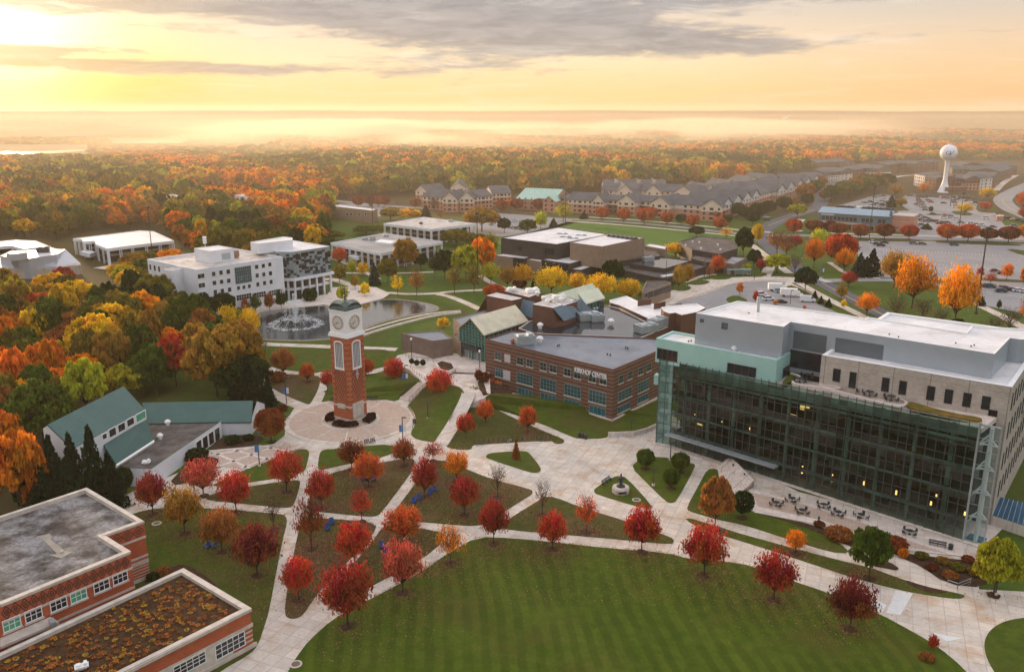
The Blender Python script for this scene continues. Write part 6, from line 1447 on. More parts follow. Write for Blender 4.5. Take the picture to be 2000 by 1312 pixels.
for a in [(836,819,785,'plain lamp post on the lawn between the stairs and the ramp path'), (380,961,915,'plain lamp post between the red maples left of the crossing paths'), (1276,949,914,'plain lamp post on the lawn with three round trees'), (1309,899,865,'plain lamp post behind the three round trees near the glass wall'),
          (1944,1162,1124,'lamp post under the yellow-green tree at the right edge'), (1233,847,820,'lamp post behind the ramp wall by the student centre'), (965,781,757,'short lamp post at the corner of the student centre lawn'), (1473,548,520,'lamp post near the bus shelter')]: lamp(*a, banner=False)
lamp(804, 697, 664, 'globe lamp by the low grey-brown wing', 4.0, False, True); lamp(937, 722, 688, 'globe lamp before the glazed entrance hall', 4.0, False, True)
for i, (px, py, top) in enumerate([(1605,543,515),(1648,533,505),(1567,505,485),(1300,560,497),(1375,548,505),(1543,597,567)]):
 lamp(px, py, top, ['lamp post with a blue sign beside the road bend', 'lamp post under the orange trees by the lot', 'lamp post along the tan path in the brown trees', 'tall lamp post at the tan brick studio', 'tall lamp post in front of the dark arts building', 'lamp post in the van lot above the library roof'][i], banner=(i == 0))
# --- vehicles
def car_mesh(kind):
 """x forward; returns body, glass, wheels builders (metres)"""
 prof = {'sedan': ([(-2.25,.35),(-2.3,.8),(-1.6,.95),(2.0,.85),(2.25,.65),(2.25,.35)], [(-1.75,.93),(-1.15,1.42),(.35,1.45),(1.15,.93)], 4.5),
   'suv': ([(-2.3,.4),(-2.35,1.0),(-2.2,1.1),(1.3,1.1),(2.2,1.0),(2.35,.7),(2.35,.4)], [(-2.15,1.08),(-1.9,1.72),(.4,1.75),(1.25,1.08)], 4.7),
   'van': ([(-2.9,.4),(-2.95,2.4),(-2.6,2.55),(1.4,2.5),(2.1,1.5),(2.9,1.15),(3.0,.6),(3.0,.4)], [(1.15,1.5),(1.3,2.3),(1.55,2.3),(2.05,1.5)], 5.9)}[kind]
 body, glass, wh = MB(), MB(), []
 def ext(mb, pr, y0, y1, inw=0.0):
  n = len(pr); b = len(mb.v); mb.v += [(x, -y0 if z < 1.2 or not inw else -y0+inw, z) for x, z in pr] + [(x, y1 if z < 1.2 or not inw else y1-inw, z) for x, z in pr]
  mb.f.append(tuple(b+i for i in range(n))); mb.f.append(tuple(b+n+i for i in reversed(range(n)))); mb.mi += [0, 0]
  for i in range(n): j = (i+1) % n; mb.f.append((b+j, b+i, b+n+i, b+n+j)); mb.mi.append(0)
 ext(body, prof[0], .9, .9)
 if kind == 'van': ext(glass, prof[1], .92, .92)
 else:
  ext(glass, prof[1], .82, .82, .12)
  t = prof[1]; r_ = [(t[1][0]+.05, t[1][1]-.02), (t[1][0]+.05, t[1][1]+.05), (t[2][0]-.05, t[2][1]+.05), (t[2][0]-.05, t[2][1]-.02)]; ext(body, r_, .70, .70)
 for x in (-1.4, 1.4) if kind != 'van' else (-1.9, 1.95):
  for y in (-.92, .72):
   m = MB(); n = 10; b = 0
   for yy in (y, y+.2):
    for k_ in range(n): a = 2*math.pi*k_/n; m.v.append((x+.34*math.cos(a), yy, .34+.34*math.sin(a)))
   m.f.append(tuple(range(n))); m.f.append(tuple(reversed(range(n, 2*n)))); m.f += [(k_, n+k_, n+(k_+1) % n, (k_+1) % n) for k_ in range(n)]; m.mi = [0]*len(m.f); wh.append(m)
 return body, glass, wh
PAINTM = bpy.data.materials.new("car_paint"); PAINTM.use_nodes = True; k = NT(PAINTM.node_tree); b_ = k.n['Principled BSDF']; oi = k.new('ShaderNodeObjectInfo'); k.l.new(oi.outputs['Color'], b_.inputs['Base Color']); b_.inputs['Roughness'].default_value = .3; b_.inputs['Coat Weight'].default_value = .4
TYRE = mat("tyre_rubber", (.02,.02,.02), (.03,.03,.03), 1, .9)
PROTO = {}
def car(kind, loc, rz, colr, label, group, near=False):
 e = empty('parked_car' if kind != 'van' else 'parked_van', loc, rz, label, 'car' if kind != 'van' else 'van', group)
 if kind not in PROTO:
  bd, gl, wh = car_mesh(kind); ob = bd.build('body', PAINTM, None, uv=False); og = gl.build('car_windows', GLASSD, None, uv=False); ws = [w_.build('wheel', TYRE, None, uv=False) for w_ in wh]
  PROTO[kind] = [('body', ob.data), ('car_windows', og.data)] + [('wheel', w_.data) for w_ in ws]
  for x in [ob, og]+ws: bpy.data.objects.remove(x)
 for nm, me in PROTO[kind]:
  o = bpy.data.objects.new(nm, me); COL.objects.link(o); o.parent = e
  if nm == 'body': o.color = (*colr, 1)
 return e
CC = {'white':(.75,.76,.78), 'silver':(.42,.44,.46), 'grey':(.16,.17,.18), 'black':(.015,.015,.018), 'dark blue':(.02,.035,.07), 'red':(.35,.02,.02), 'maroon':(.12,.012,.02), 'teal':(.02,.08,.10), 'light blue':(.25,.40,.55), 'tan':(.4,.33,.24)}
CARS = []
def row(a, b, n, ang, place, cols, kinds=('sedan','suv'), gap=0.0, seed=0):
 r = random.Random(seed+n); A, B = P(*a), P(*b)
 for i in range(n):
  if gap and r.random() < gap: continue
  p = A+(B-A)*(i/max(1, n-1)); CARS.append([r.choice(kinds), p, ang+r.uniform(-.04, .04), r.choice(cols), place])
mix_ = ['white','white','silver','grey','black','black','dark blue','grey','white','red']
row((1773,383),(1822,385),9,1.4,'in the far row by the water tower', mix_, seed=1); row((1829,386),(1868,387),7,1.4,'in the far row right of the water tower', mix_, seed=2)
row((1793,387),(1795,400),6,.2,'in the curved row of the upper lot', mix_, seed=3); row((1790,400),(1812,409),6,.25,'in the curved row of the upper lot', mix_, seed=4)
row((1806,387),(1818,396),4,.15,'in the second curved row of the upper lot', mix_, seed=5); row((1843,388),(1869,391),4,.1,'in the cluster under the thin mast', mix_, seed=6); row((1862,394),(1867,403),4,.15,'in the cluster under the thin mast', mix_, seed=7)
row((1779,425),(1792,424),2,.2,'in the dense block of the upper lot', mix_, seed=8); row((1784,426),(1808,434),7,.2,'in the dense block of the upper lot', mix_, seed=9); row((1795,421),(1813,430),5,.2,'in the dense block of the upper lot', mix_, seed=10)
row((1680,398),(1700,396),4,.4,'in the lane behind the blue-roofed hall', mix_, seed=11); row((1716,405),(1738,395),7,.3,'in the lane behind the blue-roofed hall', mix_, seed=12)
row((1952,424),(2000,434),6,.05,'at the right edge of the upper lot', mix_, seed=13)
row((930,427),(1050,436),9,1.0,'in the lot behind the dark arts building', mix_, gap=.2, seed=14); row((960,440),(1040,452),9,1.0,'in the lot behind the dark arts building', mix_, gap=.2, seed=15)
row((1880,455),(1960,462),7,.05,'along the near edge of the upper lot', mix_, gap=.4, seed=21); row((1800,396),(1806,411),4,.2,'in the third curved row of the upper lot', mix_, seed=22); row((1872,386),(1900,389),4,1.4,'in the far row beside the golden tree', mix_, seed=23); row((1700,388),(1722,383),4,.4,'in the lane by the hedge trees', mix_, seed=24)
row((1790,431),(1850,436),7,.1,'in the front lane of the upper lot', mix_, gap=.3, seed=31); row((1876,436),(1950,446),8,.1,'in the long front row of the upper lot', mix_, gap=.25, seed=32); row((1880,392),(1905,398),4,.1,'in the short row near the golden tree', mix_, seed=33); row((1700,404),(1728,392),6,.3,'in the inner lane behind the blue-roofed hall', mix_, seed=34); row((1962,566),(2002,572),4,.0,'in the lower right corner of the lot', mix_, gap=.2, seed=35)
row((700,400),(790,412),8,1.2,'in the lot before the leftmost residence', mix_, gap=.3, seed=16)
for (px, py, c, ang, place, kd) in [(1843,398,'black',.05,'alone in the upper lot lane','sedan'), (1900,401,'white',.05,'beside the orange tree in the upper lot','suv'), (1866,406,'white',.1,'left of the orange tree in the upper lot','suv'), (1822,419,'maroon',.05,'under the small tree in the upper lot','sedan'),
 (1846,422,'red',.1,'in the middle of the upper lot','sedan'), (1843,427,'white',.05,'in the middle of the upper lot','sedan'), (1855,423,'dark blue',.1,'in the middle of the upper lot','sedan'), (1857,426,'silver',.1,'in the middle of the upper lot','suv'), (1868,429,'white',.05,'in the middle of the upper lot','sedan'),
 (1834,438,'black',.1,'nose to nose in the upper lot','sedan'), (1842,438,'red',.1,'nose to nose in the upper lot','suv'), (1926,428,'white',.05,'alone right of the thin mast','suv'), (1914,442,'white',.05,'alone behind the round red trees','sedan'), (1980,443,'grey',.1,'behind the dark red tree at the right','suv'),
 (1923,391,'grey',.05,'beside the yellow tree at the lot corner','sedan'), (1790,442,'silver',.2,'beside the small conifer behind the red trees','sedan'), (1800,441,'teal',.2,'beside the small conifer behind the red trees','suv'), (1726,384,'red',.2,'on the lane beside the hedge trees','sedan'),
 (1705,474.5,'white',.1,'at the top edge of the big lot','sedan'), (1712,478,'black',.2,'at the top edge of the big lot','sedan'), (1727,475.5,'dark blue',.05,'at the top edge of the big lot','sedan'), (1720,481.5,'black',.05,'at the top edge of the big lot','suv'), (1675,483,'white',.05,'half behind the red-orange tree','sedan'),
 (1784,477.5,'grey',.05,'beside another at the island of the big lot','suv'), (1801,478,'maroon',.0,'beside another at the island of the big lot','sedan'), (1863,480,'teal',.05,'alone in the middle of the big lot','suv'),
 (1943,531,'maroon',.0,'behind the pinkish tree in the big lot','sedan'), (1957,536,'black',.0,'beside the small orange tree in the big lot','sedan'), (1921,560,'dark blue',.05,'in the lower aisle beside the tall mast','sedan'), (1933,562,'teal',.05,'in the lower aisle beside the tall mast','suv'), (1960,563,'red',-.05,'in the lower aisle near the right edge','sedan'), (1955,571,'dark blue',.1,'nearest in the lower aisle','suv'),
 (1332+155,578,'white',.5,'in the van lot beside the orange sapling','suv'), (1501,587,'white',.45,'in the van lot behind the library roof','suv'), (1526,592,'black',.2,'in the van lot behind the library roof','sedan'), (1524,572,'light blue',.3,'between the trucks of the van lot','suv'), (1497,431,'dark blue',.4,'in the driveway by the stepped residences','sedan'), (1497,426,'white',.4,'in the driveway by the stepped residences','suv'),
 (1565,395,'grey',.4,'on the street beside the dark hedge trees','sedan')]:
 CARS.append([kd, P(px, py), ang, c, place])
# unique labels: colour + place, ordered from the left when they repeat
from collections import defaultdict
def ordinal_labels(items, key, write):
 g_ = defaultdict(list)
 for it in items: g_[key(it)].append(it)
 names = ['first','second','third','fourth','fifth','sixth','seventh','eighth','ninth','tenth','eleventh','twelfth','thirteenth','fourteenth','fifteenth','sixteenth','seventeenth','eighteenth','nineteenth','twentieth']
 for kk, l in g_.items():
  l.sort(key=lambda t: t[1].x/max(1, t[1].y))
  for i, it in enumerate(l):
   write(it, kk if len(l) == 1 else (kk+', '+(names[i]+' from left' if i < 20 else 'number %d from left' % (i+1))))
def _c(it, lab): car(it[0], it[1]+Vector((0,0,.1)), it[2]-(.3 if it[2] < .6 else 0), CC[it[3]], lab, 'cars parked in the lots')
ordinal_labels(CARS, lambda it: f"{it[3]} {'car' if it[0]=='sedan' else 'SUV'} {it[4]}", _c)
car('van', P(1577,590)+Vector((0,0,.13)), -.25, CC['white'], 'white high-roofed van nearest the footpath in the van lot', 'vans and trucks', True)
def truck(px, py, rz, label, Lb=6.0):
 e = empty('box_truck', P(px, py)+Vector((0,0,.13)), rz, label, 'truck', 'vans and trucks')
 mb = MB(); mb.abox(-Lb/2-1, Lb/2-1, -1.15, 1.15, .9, 3.3); mb.build('cargo_box', WTRIM, e)
 mb = MB(); x = Lb/2-1; mb.v = [(x,-1,.5),(x+2.2,-1,.5),(x+2.2,-1,1.3),(x+1.5,-1,1.5),(x+.9,-1,2.3),(x,-1,2.3)]; mb.v += [(a, 1, c) for a, b, c in mb.v]; mb.f = [(0,1,2,3,4,5),(11,10,9,8,7,6)]+[((i+1) % 6, i, 6+i, 6+(i+1) % 6) for i in range(6)]; mb.mi = [0]*8; mb.build('cab', WTRIM, e)
 mb = MB(); mb.v = [(x+1.52,-.9,1.52),(x+1.52,.9,1.52),(x+.95,.9,2.25),(x+.95,-.9,2.25)]; mb.f = [(0,1,2,3)]; mb.mi = [0]; mb.build('windscreen', GLASSD, e)
 for wx in (-Lb/2+.4, x+1.2):
  for wy in (-1.1, .85): mb = MB(); n = 10; mb.v = [(wx+.42*math.cos(2*math.pi*k_/n), wy+d, .42+.42*math.sin(2*math.pi*k_/n)) for d in (0, .25) for k_ in range(n)]; mb.f = [tuple(range(n)), tuple(reversed(range(n, 2*n)))]+[(k_, n+k_, n+(k_+1) % n, (k_+1) % n) for k_ in range(n)]; mb.mi = [0]*len(mb.f); mb.build('wheel', TYRE, e)
truck(1518, 569, -.1, 'white box truck at the back of the van lot', 5.5); truck(1545, 580, -.2, 'larger white box truck in the middle of the van lot', 6.5);
# --- trees
def _sz(s, v):
 n = s.new('ShaderNodeSeparateXYZ'); s.put(n.inputs[0], v); return n.outputs[2]
NT.sepz = _sz
def leaf_material(name, instancer=False):
 m = bpy.data.materials.new(name); m.use_nodes = True; k = NT(m.node_tree); k.n.clear()
 o = k.new('ShaderNodeOutputMaterial'); oi = k.new('ShaderNodeObjectInfo')
 if instancer:
  at = k.new('ShaderNodeAttribute', attribute_type='INSTANCER', attribute_name='tcol'); base = at.outputs['Color']
 else: base = oi.outputs['Color']
 tn = k.new('ShaderNodeAttribute', attribute_type='GEOMETRY', attribute_name='tone').outputs['Fac']
 co = k.new('ShaderNodeTexCoord').outputs['Object']
 v = k.vm('ADD', co, k.comb(k.m('MULTIPLY', oi.outputs['Random'], 37.0), 0, 0))
 n = k.noise(v, 2.2, 3, .6)
 h = k.new('ShaderNodeHueSaturation'); k.put(h.inputs['Hue'], k.m('ADD', .5, k.m('MULTIPLY', k.m('SUBTRACT', n, .5), .11)))
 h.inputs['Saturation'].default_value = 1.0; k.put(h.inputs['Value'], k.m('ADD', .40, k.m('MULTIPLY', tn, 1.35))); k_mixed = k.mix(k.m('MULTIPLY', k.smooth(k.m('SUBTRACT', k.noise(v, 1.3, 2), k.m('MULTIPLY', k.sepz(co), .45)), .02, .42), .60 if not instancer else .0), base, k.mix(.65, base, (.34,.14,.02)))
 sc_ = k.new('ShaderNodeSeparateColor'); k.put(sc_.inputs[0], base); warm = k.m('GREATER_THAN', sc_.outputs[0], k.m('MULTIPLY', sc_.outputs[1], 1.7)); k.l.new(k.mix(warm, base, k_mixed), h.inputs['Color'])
 d = k.new('ShaderNodeBsdfDiffuse'); t = k.new('ShaderNodeBsdfTranslucent'); k.l.new(h.outputs[0], d.inputs[0]); k.l.new(h.outputs[0], t.inputs[0])
 mx = k.new('ShaderNodeMixShader'); mx.inputs[0].default_value = .32; k.l.new(d.outputs[0], mx.inputs[1]); k.l.new(t.outputs[0], mx.inputs[2]); k.l.new(mx.outputs[0], o.inputs[0])
 return m
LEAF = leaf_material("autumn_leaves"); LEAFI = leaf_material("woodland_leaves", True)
BARK = mat("bark", (.055,.040,.032), (.10,.075,.060), 4, .95, .1, .6)
def quads(cent, size, rng, flat=0.0, tone=None):
 """n leaf sprays: random little quads"""
 n = len(cent); a = rng.normal(size=(n, 3)); a[:, 2] *= (1-flat); a /= np.linalg.norm(a, axis=1)[:, None]
 b = rng.normal(size=(n, 3)); b -= (b*a).sum(1)[:, None]*a; b /= np.linalg.norm(b, axis=1)[:, None]
 s = (size*rng.uniform(.6, 1.3, n))[:, None]; el = rng.uniform(.55, 1.0, n)[:, None]
 v = np.empty((n, 4, 3)); v[:, 0] = cent-a*s-b*s*el*.5; v[:, 1] = cent+a*s*.2-b*s*el; v[:, 2] = cent+a*s+b*s*el*.4; v[:, 3] = cent-a*s*.3+b*s*el
 return v.reshape(-1, 3)
def leaf_mesh(name, verts, tone, m):
 n = len(verts)//4; me = bpy.data.meshes.new(name); me.vertices.add(n*4); me.vertices.foreach_set('co', verts.astype(np.float32).ravel())
 me.loops.add(n*4); me.loops.foreach_set('vertex_index', np.arange(n*4, dtype=np.int32)); me.polygons.add(n); me.polygons.foreach_set('loop_start', np.arange(0, n*4, 4, dtype=np.int32)); me.polygons.foreach_set('loop_total', np.full(n, 4, np.int32))
 me.update(calc_edges=True); at = me.attributes.new('tone', 'FLOAT', 'POINT'); at.data.foreach_set('value', np.repeat(tone, 4).astype(np.float32)); me.materials.append(m); return me
def branches(rng, ends, r0=.03, trunk_h=.45, lean=0):
 mb = MB(); mb.tube([(0,0,0), (.01,.01,trunk_h*.5), (0,0,trunk_h), (0,0,trunk_h+.25)], [r0*1.5, r0, r0*.8, r0*.25], 7)
 for e_ in ends:
  z0 = rng.uniform(.18, trunk_h+.1); e_ = Vector(e_); s_ = Vector((0, 0, z0)); md = s_.lerp(e_, .5)+Vector((rng.uniform(-.05,.05), rng.uniform(-.05,.05), rng.uniform(-.02,.04)))
  mb.tube([s_, md, e_], [r0*.42, r0*.26, r0*.07], 4, cap=False)
 return mb
def crown_maple(seed, n_br=64, per=64, size=.050, base=.20, airy=.11, fill=1.0):
 rng = np.random.default_rng(seed); ends = []; cents = []; tones = []
 for i in range(n_br):
  t = (i+.5)/n_br; ph = i*2.39996+rng.uniform(-.4, .4); el = math.asin(min(.98, t*1.45-.45)) if t*1.45-.45 < 1 else 1.3
  rr = rng.uniform(.80, 1.05); x, y = rr*math.cos(el)*math.cos(ph), rr*math.cos(el)*math.sin(ph)
  rr *= 1+.13*math.sin(3*ph+seed)*math.cos(el); x, y = rr*math.cos(el)*math.cos(ph), rr*math.cos(el)*math.sin(ph); z = base+(1-base)*(.36+.64*math.sin(el)*min(1, rr)) if el > 0 else base+(1-base)*(.36+.36*math.sin(el)*rr)
  ends.append((x*.9, y*.9, z*.97)); ed = np.array((x, y, z)); st = np.array((0, 0, base+.15*rng.random()))
  ct = rng.uniform(.35, 1.0); k_ = int(per*rng.uniform(.6, 1.35)*fill)
  u = rng.beta(2.4, 1.25, k_); p = st+(ed-st)*u[:, None]+rng.normal(size=(k_, 3))*np.array((airy, airy, airy*.5))*(.5+.7*u[:, None]); cents.append(p); tones.append(np.clip(ct+rng.normal(0, .17, k_), 0, 1))
 c = np.concatenate(cents); t = np.concatenate(tones); return ends, quads(c, size, rng), t
def crown_lumps(seed, n_cl=70, per=60, size=.055, base=.25, sig=.11, vert=1.0, top=1.0):
 rng = np.random.default_rng(seed); ends = []; cents = []; tones = []
 for i in range(n_cl):
  t = (i+.5)/n_cl; ph = i*2.39996+rng.uniform(-.5, .5); sn = -0.65+1.62*t; sn = min(sn, .97); rr = rng.uniform(.66, .95); cs = math.sqrt(1-sn*sn)
  x, y, z = rr*cs*math.cos(ph), rr*cs*math.sin(ph), base+(1-base)*(.5+.46*sn*rr); ends.append((x*.7, y*.7, z*.92)); ct = rng.uniform(.2, .95); s_ = sig*rng.uniform(.7, 1.3)
  d = rng.normal(size=(per, 3)); d /= np.linalg.norm(d, axis=1)[:, None]; d[:, 2] = np.abs(d[:, 2])*.9-.25
  p = np.array((x, y, z))+d*s_*np.array((1.7, 1.7, .85))*rng.uniform(.55, 1.1, per)[:, None]; cents.append(p); tones.append(np.clip(ct+rng.normal(0, .13, per), 0, 1))
 c = np.concatenate(cents); t = np.concatenate(tones); c[:, 2] = np.minimum(c[:, 2], 1.0); return ends[::3], quads(c, size, rng, .3), t
def crown_oval(seed, n=3600, size=.05, base=.15):
 rng = np.random.default_rng(seed); d = rng.normal(size=(n, 3)); d /= np.linalg.norm(d, axis=1)[:, None]; bump = 1+.07*np.sin(d[:, 0]*7+seed)*np.cos(d[:, 1]*6+d[:, 2]*5)
 r = (rng.uniform(.45, 1.0, n)**.5)*bump; c = d*r[:, None]; c[:, 2] = base+(1-base)*(.5+.5*c[:, 2]*(1-.08*d[:, 2])); t = np.clip(.5+.3*np.sin(d[:, 0]*5+seed*2)*np.sin(d[:, 1]*6)+rng.normal(0, .2, n), 0, 1)
 ends = [(.5*math.cos(a), .5*math.sin(a), .55) for a in np.linspace(0, 6, 7)]; return ends, quads(c, size, rng), t
def crown_spruce(seed, layers=26, per=15, sub=9):
 rng = np.random.default_rng(seed); cents = []; tones = []
 for i in range(layers):
  z = .04+.93*i/layers; R_ = (1-z)**.85*rng.uniform(.88, 1.08)
  for j in range(max(4, int(per*(1-z*.6)))):
   a = rng.uniform(0, 6.283); rr = R_*rng.uniform(.75, 1.08); ct = rng.uniform(.2, .8); u = rng.uniform(.25, 1, sub); w_ = rng.normal(0, .05, sub)*(1.2-z)
   cents.append(np.stack([rr*u*math.cos(a)-w_*math.sin(a), rr*u*math.sin(a)+w_*math.cos(a), z+.02-u*.055+rng.normal(0, .006, sub)], 1)); tones.append(np.clip(ct+rng.normal(0, .15, sub), 0, 1))
 c = np.concatenate(cents); return [], quads(c, .055, rng, .75), np.concatenate(tones)
def bare_branches(seed, n1=12, r0=.030):
 rng = np.random.default_rng(seed); mb = MB(); mb.tube([(0,0,0), (.01,0,.3), (0,.01,.62)], [r0*1.4, r0, r0*.3], 6)
 for i in range(n1):
  a = i*2.4; z0 = .2+.35*i/n1; el = rng.uniform(.5, 1.2); ln = rng.uniform(.6, .95); s_ = Vector((0, 0, z0)); e_ = Vector((ln*math.cos(a)*math.cos(el)*1.25, ln*math.sin(a)*math.cos(el)*1.25, min(.97, z0+ln*.55*math.sin(el)+.1)))
  md = s_.lerp(e_, .5)+Vector((0, 0, -.02)); mb.tube([s_, md, e_], [r0*.45, r0*.28, r0*.1], 4, cap=False)
  for j in range(6):
   b0 = s_.lerp(e_, rng.uniform(.35, .95)); b1 = b0+Vector((rng.normal()*.22, rng.normal()*.22, rng.uniform(.03, .16))); mb.tube([b0, b1], [r0*.16, r0*.06], 3, cap=False)
   for q_ in range(3): c0 = b0.lerp(b1, rng.uniform(.3, 1)); mb.tube([c0, c0+Vector((rng.normal()*.10, rng.normal()*.10, rng.uniform(.0, .10)))], [r0*.08, r0*.04], 3, cap=False)
 return mb
TM = {}
def add_kind(kind, gens, trunks=None):
 TM[kind] = []
 for i, (ends, v, t) in enumerate(gens):
  cm = leaf_mesh('crown', v, t, LEAF)
  tb = trunks[i] if trunks else branches(np.random.default_rng(i+50), ends)
  ob = tb.build('trunk', BARK, None, uv=False); tm = ob.data; bpy.data.objects.remove(ob); TM[kind].append((cm, tm))
add_kind('maple', [crown_maple(s, 92, 58, .034, .30, .085) for s in (1, 2, 3, 4, 5)])
add_kind('sparse', [crown_maple(s, 52, 26, .040, .30, .085, .8) for s in (11, 12, 13)], [bare_branches(s, 16) for s in (1, 2, 3)])
add_kind('bare', [crown_maple(s, 40, 5, .030, .3, .08) for s in (21, 22)], [bare_branches(s, 20) for s in (4, 5)])
add_kind('oak', [crown_lumps(s, 86, 62, .052, .16, .12) for s in (31, 32, 33, 34, 35)])
add_kind('oval', [crown_oval(s, 3800, .048, .24) for s in (41, 42, 43)])
add_kind('shrub', [crown_oval(s, 1500, .09, .0) for s in (44, 45)])
add_kind('spruce', [crown_spruce(s) for s in (51, 52)])
add_kind('young', [crown_maple(s, 34, 40, .075, .22, .10) for s in (61, 62, 63)])
LC = {'crimson':(.28,.018,.024), 'red':(.42,.042,.030), 'scarlet':(.42,.034,.024), 'orange-red':(.48,.088,.028), 'orange':(.62,.19,.018), 'bright orange':(.70,.25,.012), 'gold':(.62,.36,.022), 'yellow':(.66,.45,.02), 'yellow-green':(.36,.33,.025),
      'olive':(.17,.135,.022), 'brown-orange':(.30,.12,.035), 'rust':(.26,.070,.028), 'maroon':(.13,.014,.020), 'dark brown-red':(.16,.036,.020), 'green':(.075,.105,.016), 'dark green':(.028,.048,.012), 'conifer':(.016,.034,.016), 'blue-green':(.035,.060,.045), 'pink-red':(.42,.07,.06), 'bare brown':(.20,.09,.06), 'olive-orange':(.32,.19,.03), 'burgundy':(.045,.012,.012)}
ntree = 0
KN = {'maple': ('maple_tree','tree'), 'sparse': ('maple_tree','tree'), 'bare': ('bare_tree','tree'), 'oak': ('broadleaf_tree','tree'), 'oval': ('street_tree','tree'), 'shrub': ('shrub','shrub'), 'spruce': ('spruce_tree','tree'), 'young': ('young_tree','tree')}
def put_tree(kind, loc, w_, h_, col, label, group=None, name=None):
 global ntree
 ntree += 1; nm, cat = KN[kind]; e = empty(name or nm, loc, rnd.uniform(0, 6.28), label, cat, group); e.scale = (w_/2, w_/2, h_)
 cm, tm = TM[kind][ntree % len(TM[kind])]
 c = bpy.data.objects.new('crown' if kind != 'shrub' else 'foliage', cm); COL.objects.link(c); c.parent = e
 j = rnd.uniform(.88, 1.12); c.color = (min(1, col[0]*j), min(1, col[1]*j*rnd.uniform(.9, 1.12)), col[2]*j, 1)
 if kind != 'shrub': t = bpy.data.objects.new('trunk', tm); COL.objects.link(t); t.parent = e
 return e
def tree(bx, by, top, wpx, col, kind, label, z=0.0, group=None):
 v = P(bx, by, z); h = max(1.0, zfor(v.x, v.y, top)-z)*1.01; wpx *= 1.4 if kind == 'spruce' else 1; mid = Vector((v.x, v.y, z+h*.55)); w_ = wpx/scale_at(mid)
 return put_tree(kind, v, w_*(.92 if kind in ('maple','sparse') else 1.04), h, LC[col], label, group)
QG = 'maples on the quad lawns'
Q = [(299,1005,922,69,'crimson','maple','crimson maple in front of the chapel at the left end of the cross path'),
(361,1042,950,84,'olive-orange','maple','olive maple with reddish tips between the crimson and the brown maple'),
(398,969,895,80,'pink-red','maple','rose-red maple beside the plain lamp post near the chapel wall'),
(462,1002,917,72,'red','maple','pale red maple below the patterned west plaza'),
(433,1079,992,88,'brown-orange','maple','brown-orange maple above the two blue chairs on the dark lawn'),
(560,961,877,78,'red','maple','full red maple where the west plaza meets the path'),
(503,1125,1024,102,'maroon','maple','large dark maroon maple on the lawn beside the planted roof'),
(535,1035,972,50,'bare brown','bare','bare brown tree at the corner of the crossing paths'),
(628,994,915,64,'red','maple','red maple left of the three blue chairs'),
(609,1073,969,76,'maroon','sparse','thin dark red maple, half bare, on the leaf-covered triangle'),
(687,917,858,60,'dark brown-red','maple','dull brown-red maple just below the round plaza'),
(720,952,885,68,'orange-red','maple','orange-red maple over three blue chairs'),
(707,1020,950,50,'red','sparse','slender red tree at the path fork in the middle of the quad'),
(693,1105,1018,82,'scarlet','maple','scarlet maple in the middle of the leaf-covered triangle'),
(584,1172,1087,72,'scarlet','maple','bright red maple with an orange base at the tip of the triangle'),
(680,1224,1097,120,'crimson','maple','largest deep crimson maple at the lower end of the diagonal path'),
(787,1159,1055,92,'pink-red','maple','rose-red maple leaning over the diagonal path'),
(789,1061,988,84,'orange-red','maple','orange and red maple above the lone blue chairs'),
(880,1102,1020,68,'orange','sparse','thin orange maple at the top of the great lawn'),
(964,1063,975,66,'crimson','maple','dark crimson maple at the junction above the great lawn'),
(907,1007,928,68,'crimson','maple','vivid crimson maple alone right of the four blue chairs'),
(1079,1074,1000,66,'scarlet','maple','compact bright red maple on the upper rim of the great lawn'),
(1145,1040,966,54,'orange-red','sparse','sparse orange-red maple between two paths'),
(1253,1079,987,78,'scarlet','maple','tall scarlet maple at the right end of the triangular lawn'),
(1059,1006,936,46,'bare brown','bare','leafless tree at the tip of the long triangular lawn'),
(972,972,905,48,'bare brown','bare','leafless tree on the green lawn above the path junction'),
(830,972,893,58,'crimson','maple','crimson maple with orange lower boughs over the row of blue chairs'),
(892,941,879,54,'orange','maple','orange maple left of the leafless tree'),
(846,901,863,50,'pink-red','sparse','sparse reddish tree where the paths meet below the round plaza'),
(789,911,856,54,'rust','maple','rust-coloured maple below the banner lamp'),
(1375,1124,1021,98,'red','maple','broad pinkish red maple, first along the wide walk'),
(1511,1172,1078,94,'crimson','maple','crimson maple, second along the wide walk'),
(1660,1229,1130,106,'maroon','maple','dark maroon maple, third along the wide walk'),
(1396,1034,933,64,'brown-orange','oak','orange-brown tree beside the outdoor steps'),
(1553,1082,1034,44,'orange','maple','small bright orange maple on the narrow lawn strip'),
(857,781,719,62,'red','maple','red maple on the slope between the stairs and the ramp'),
(948,828,782,40,'orange-red','maple','orange-red maple, upper of the pair beside the bicycle posts'),
(910,855,806,44,'red','maple','red maple, lower of the pair beside the bicycle posts'),
(1031,845,793,42,'orange-red','maple','orange-red maple on the right of the bicycle lawn'),
(771,753,698,46,'red','maple','red maple behind the banner lamp left of the stairs'),
(554,736,678,54,'brown-orange','maple','brown-orange maple on the oval lawn left of the tower'),
(601,747,710,36,'orange-red','maple','small red maple just left of the tower'),
(640,765,721,32,'red','maple','small red maple half hidden by the left side of the tower'),
(714,739,700,42,'red','maple','small red maple peeping out right of the tower'),
(519,682,665,14,'bare brown','bare','tiny bare sapling on the path by the pond'),
(1821,1268,1238,20,'scarlet','young','tiny bright red sapling at the right rim of the great lawn')]
for a in Q: tree(*a, group=QG)
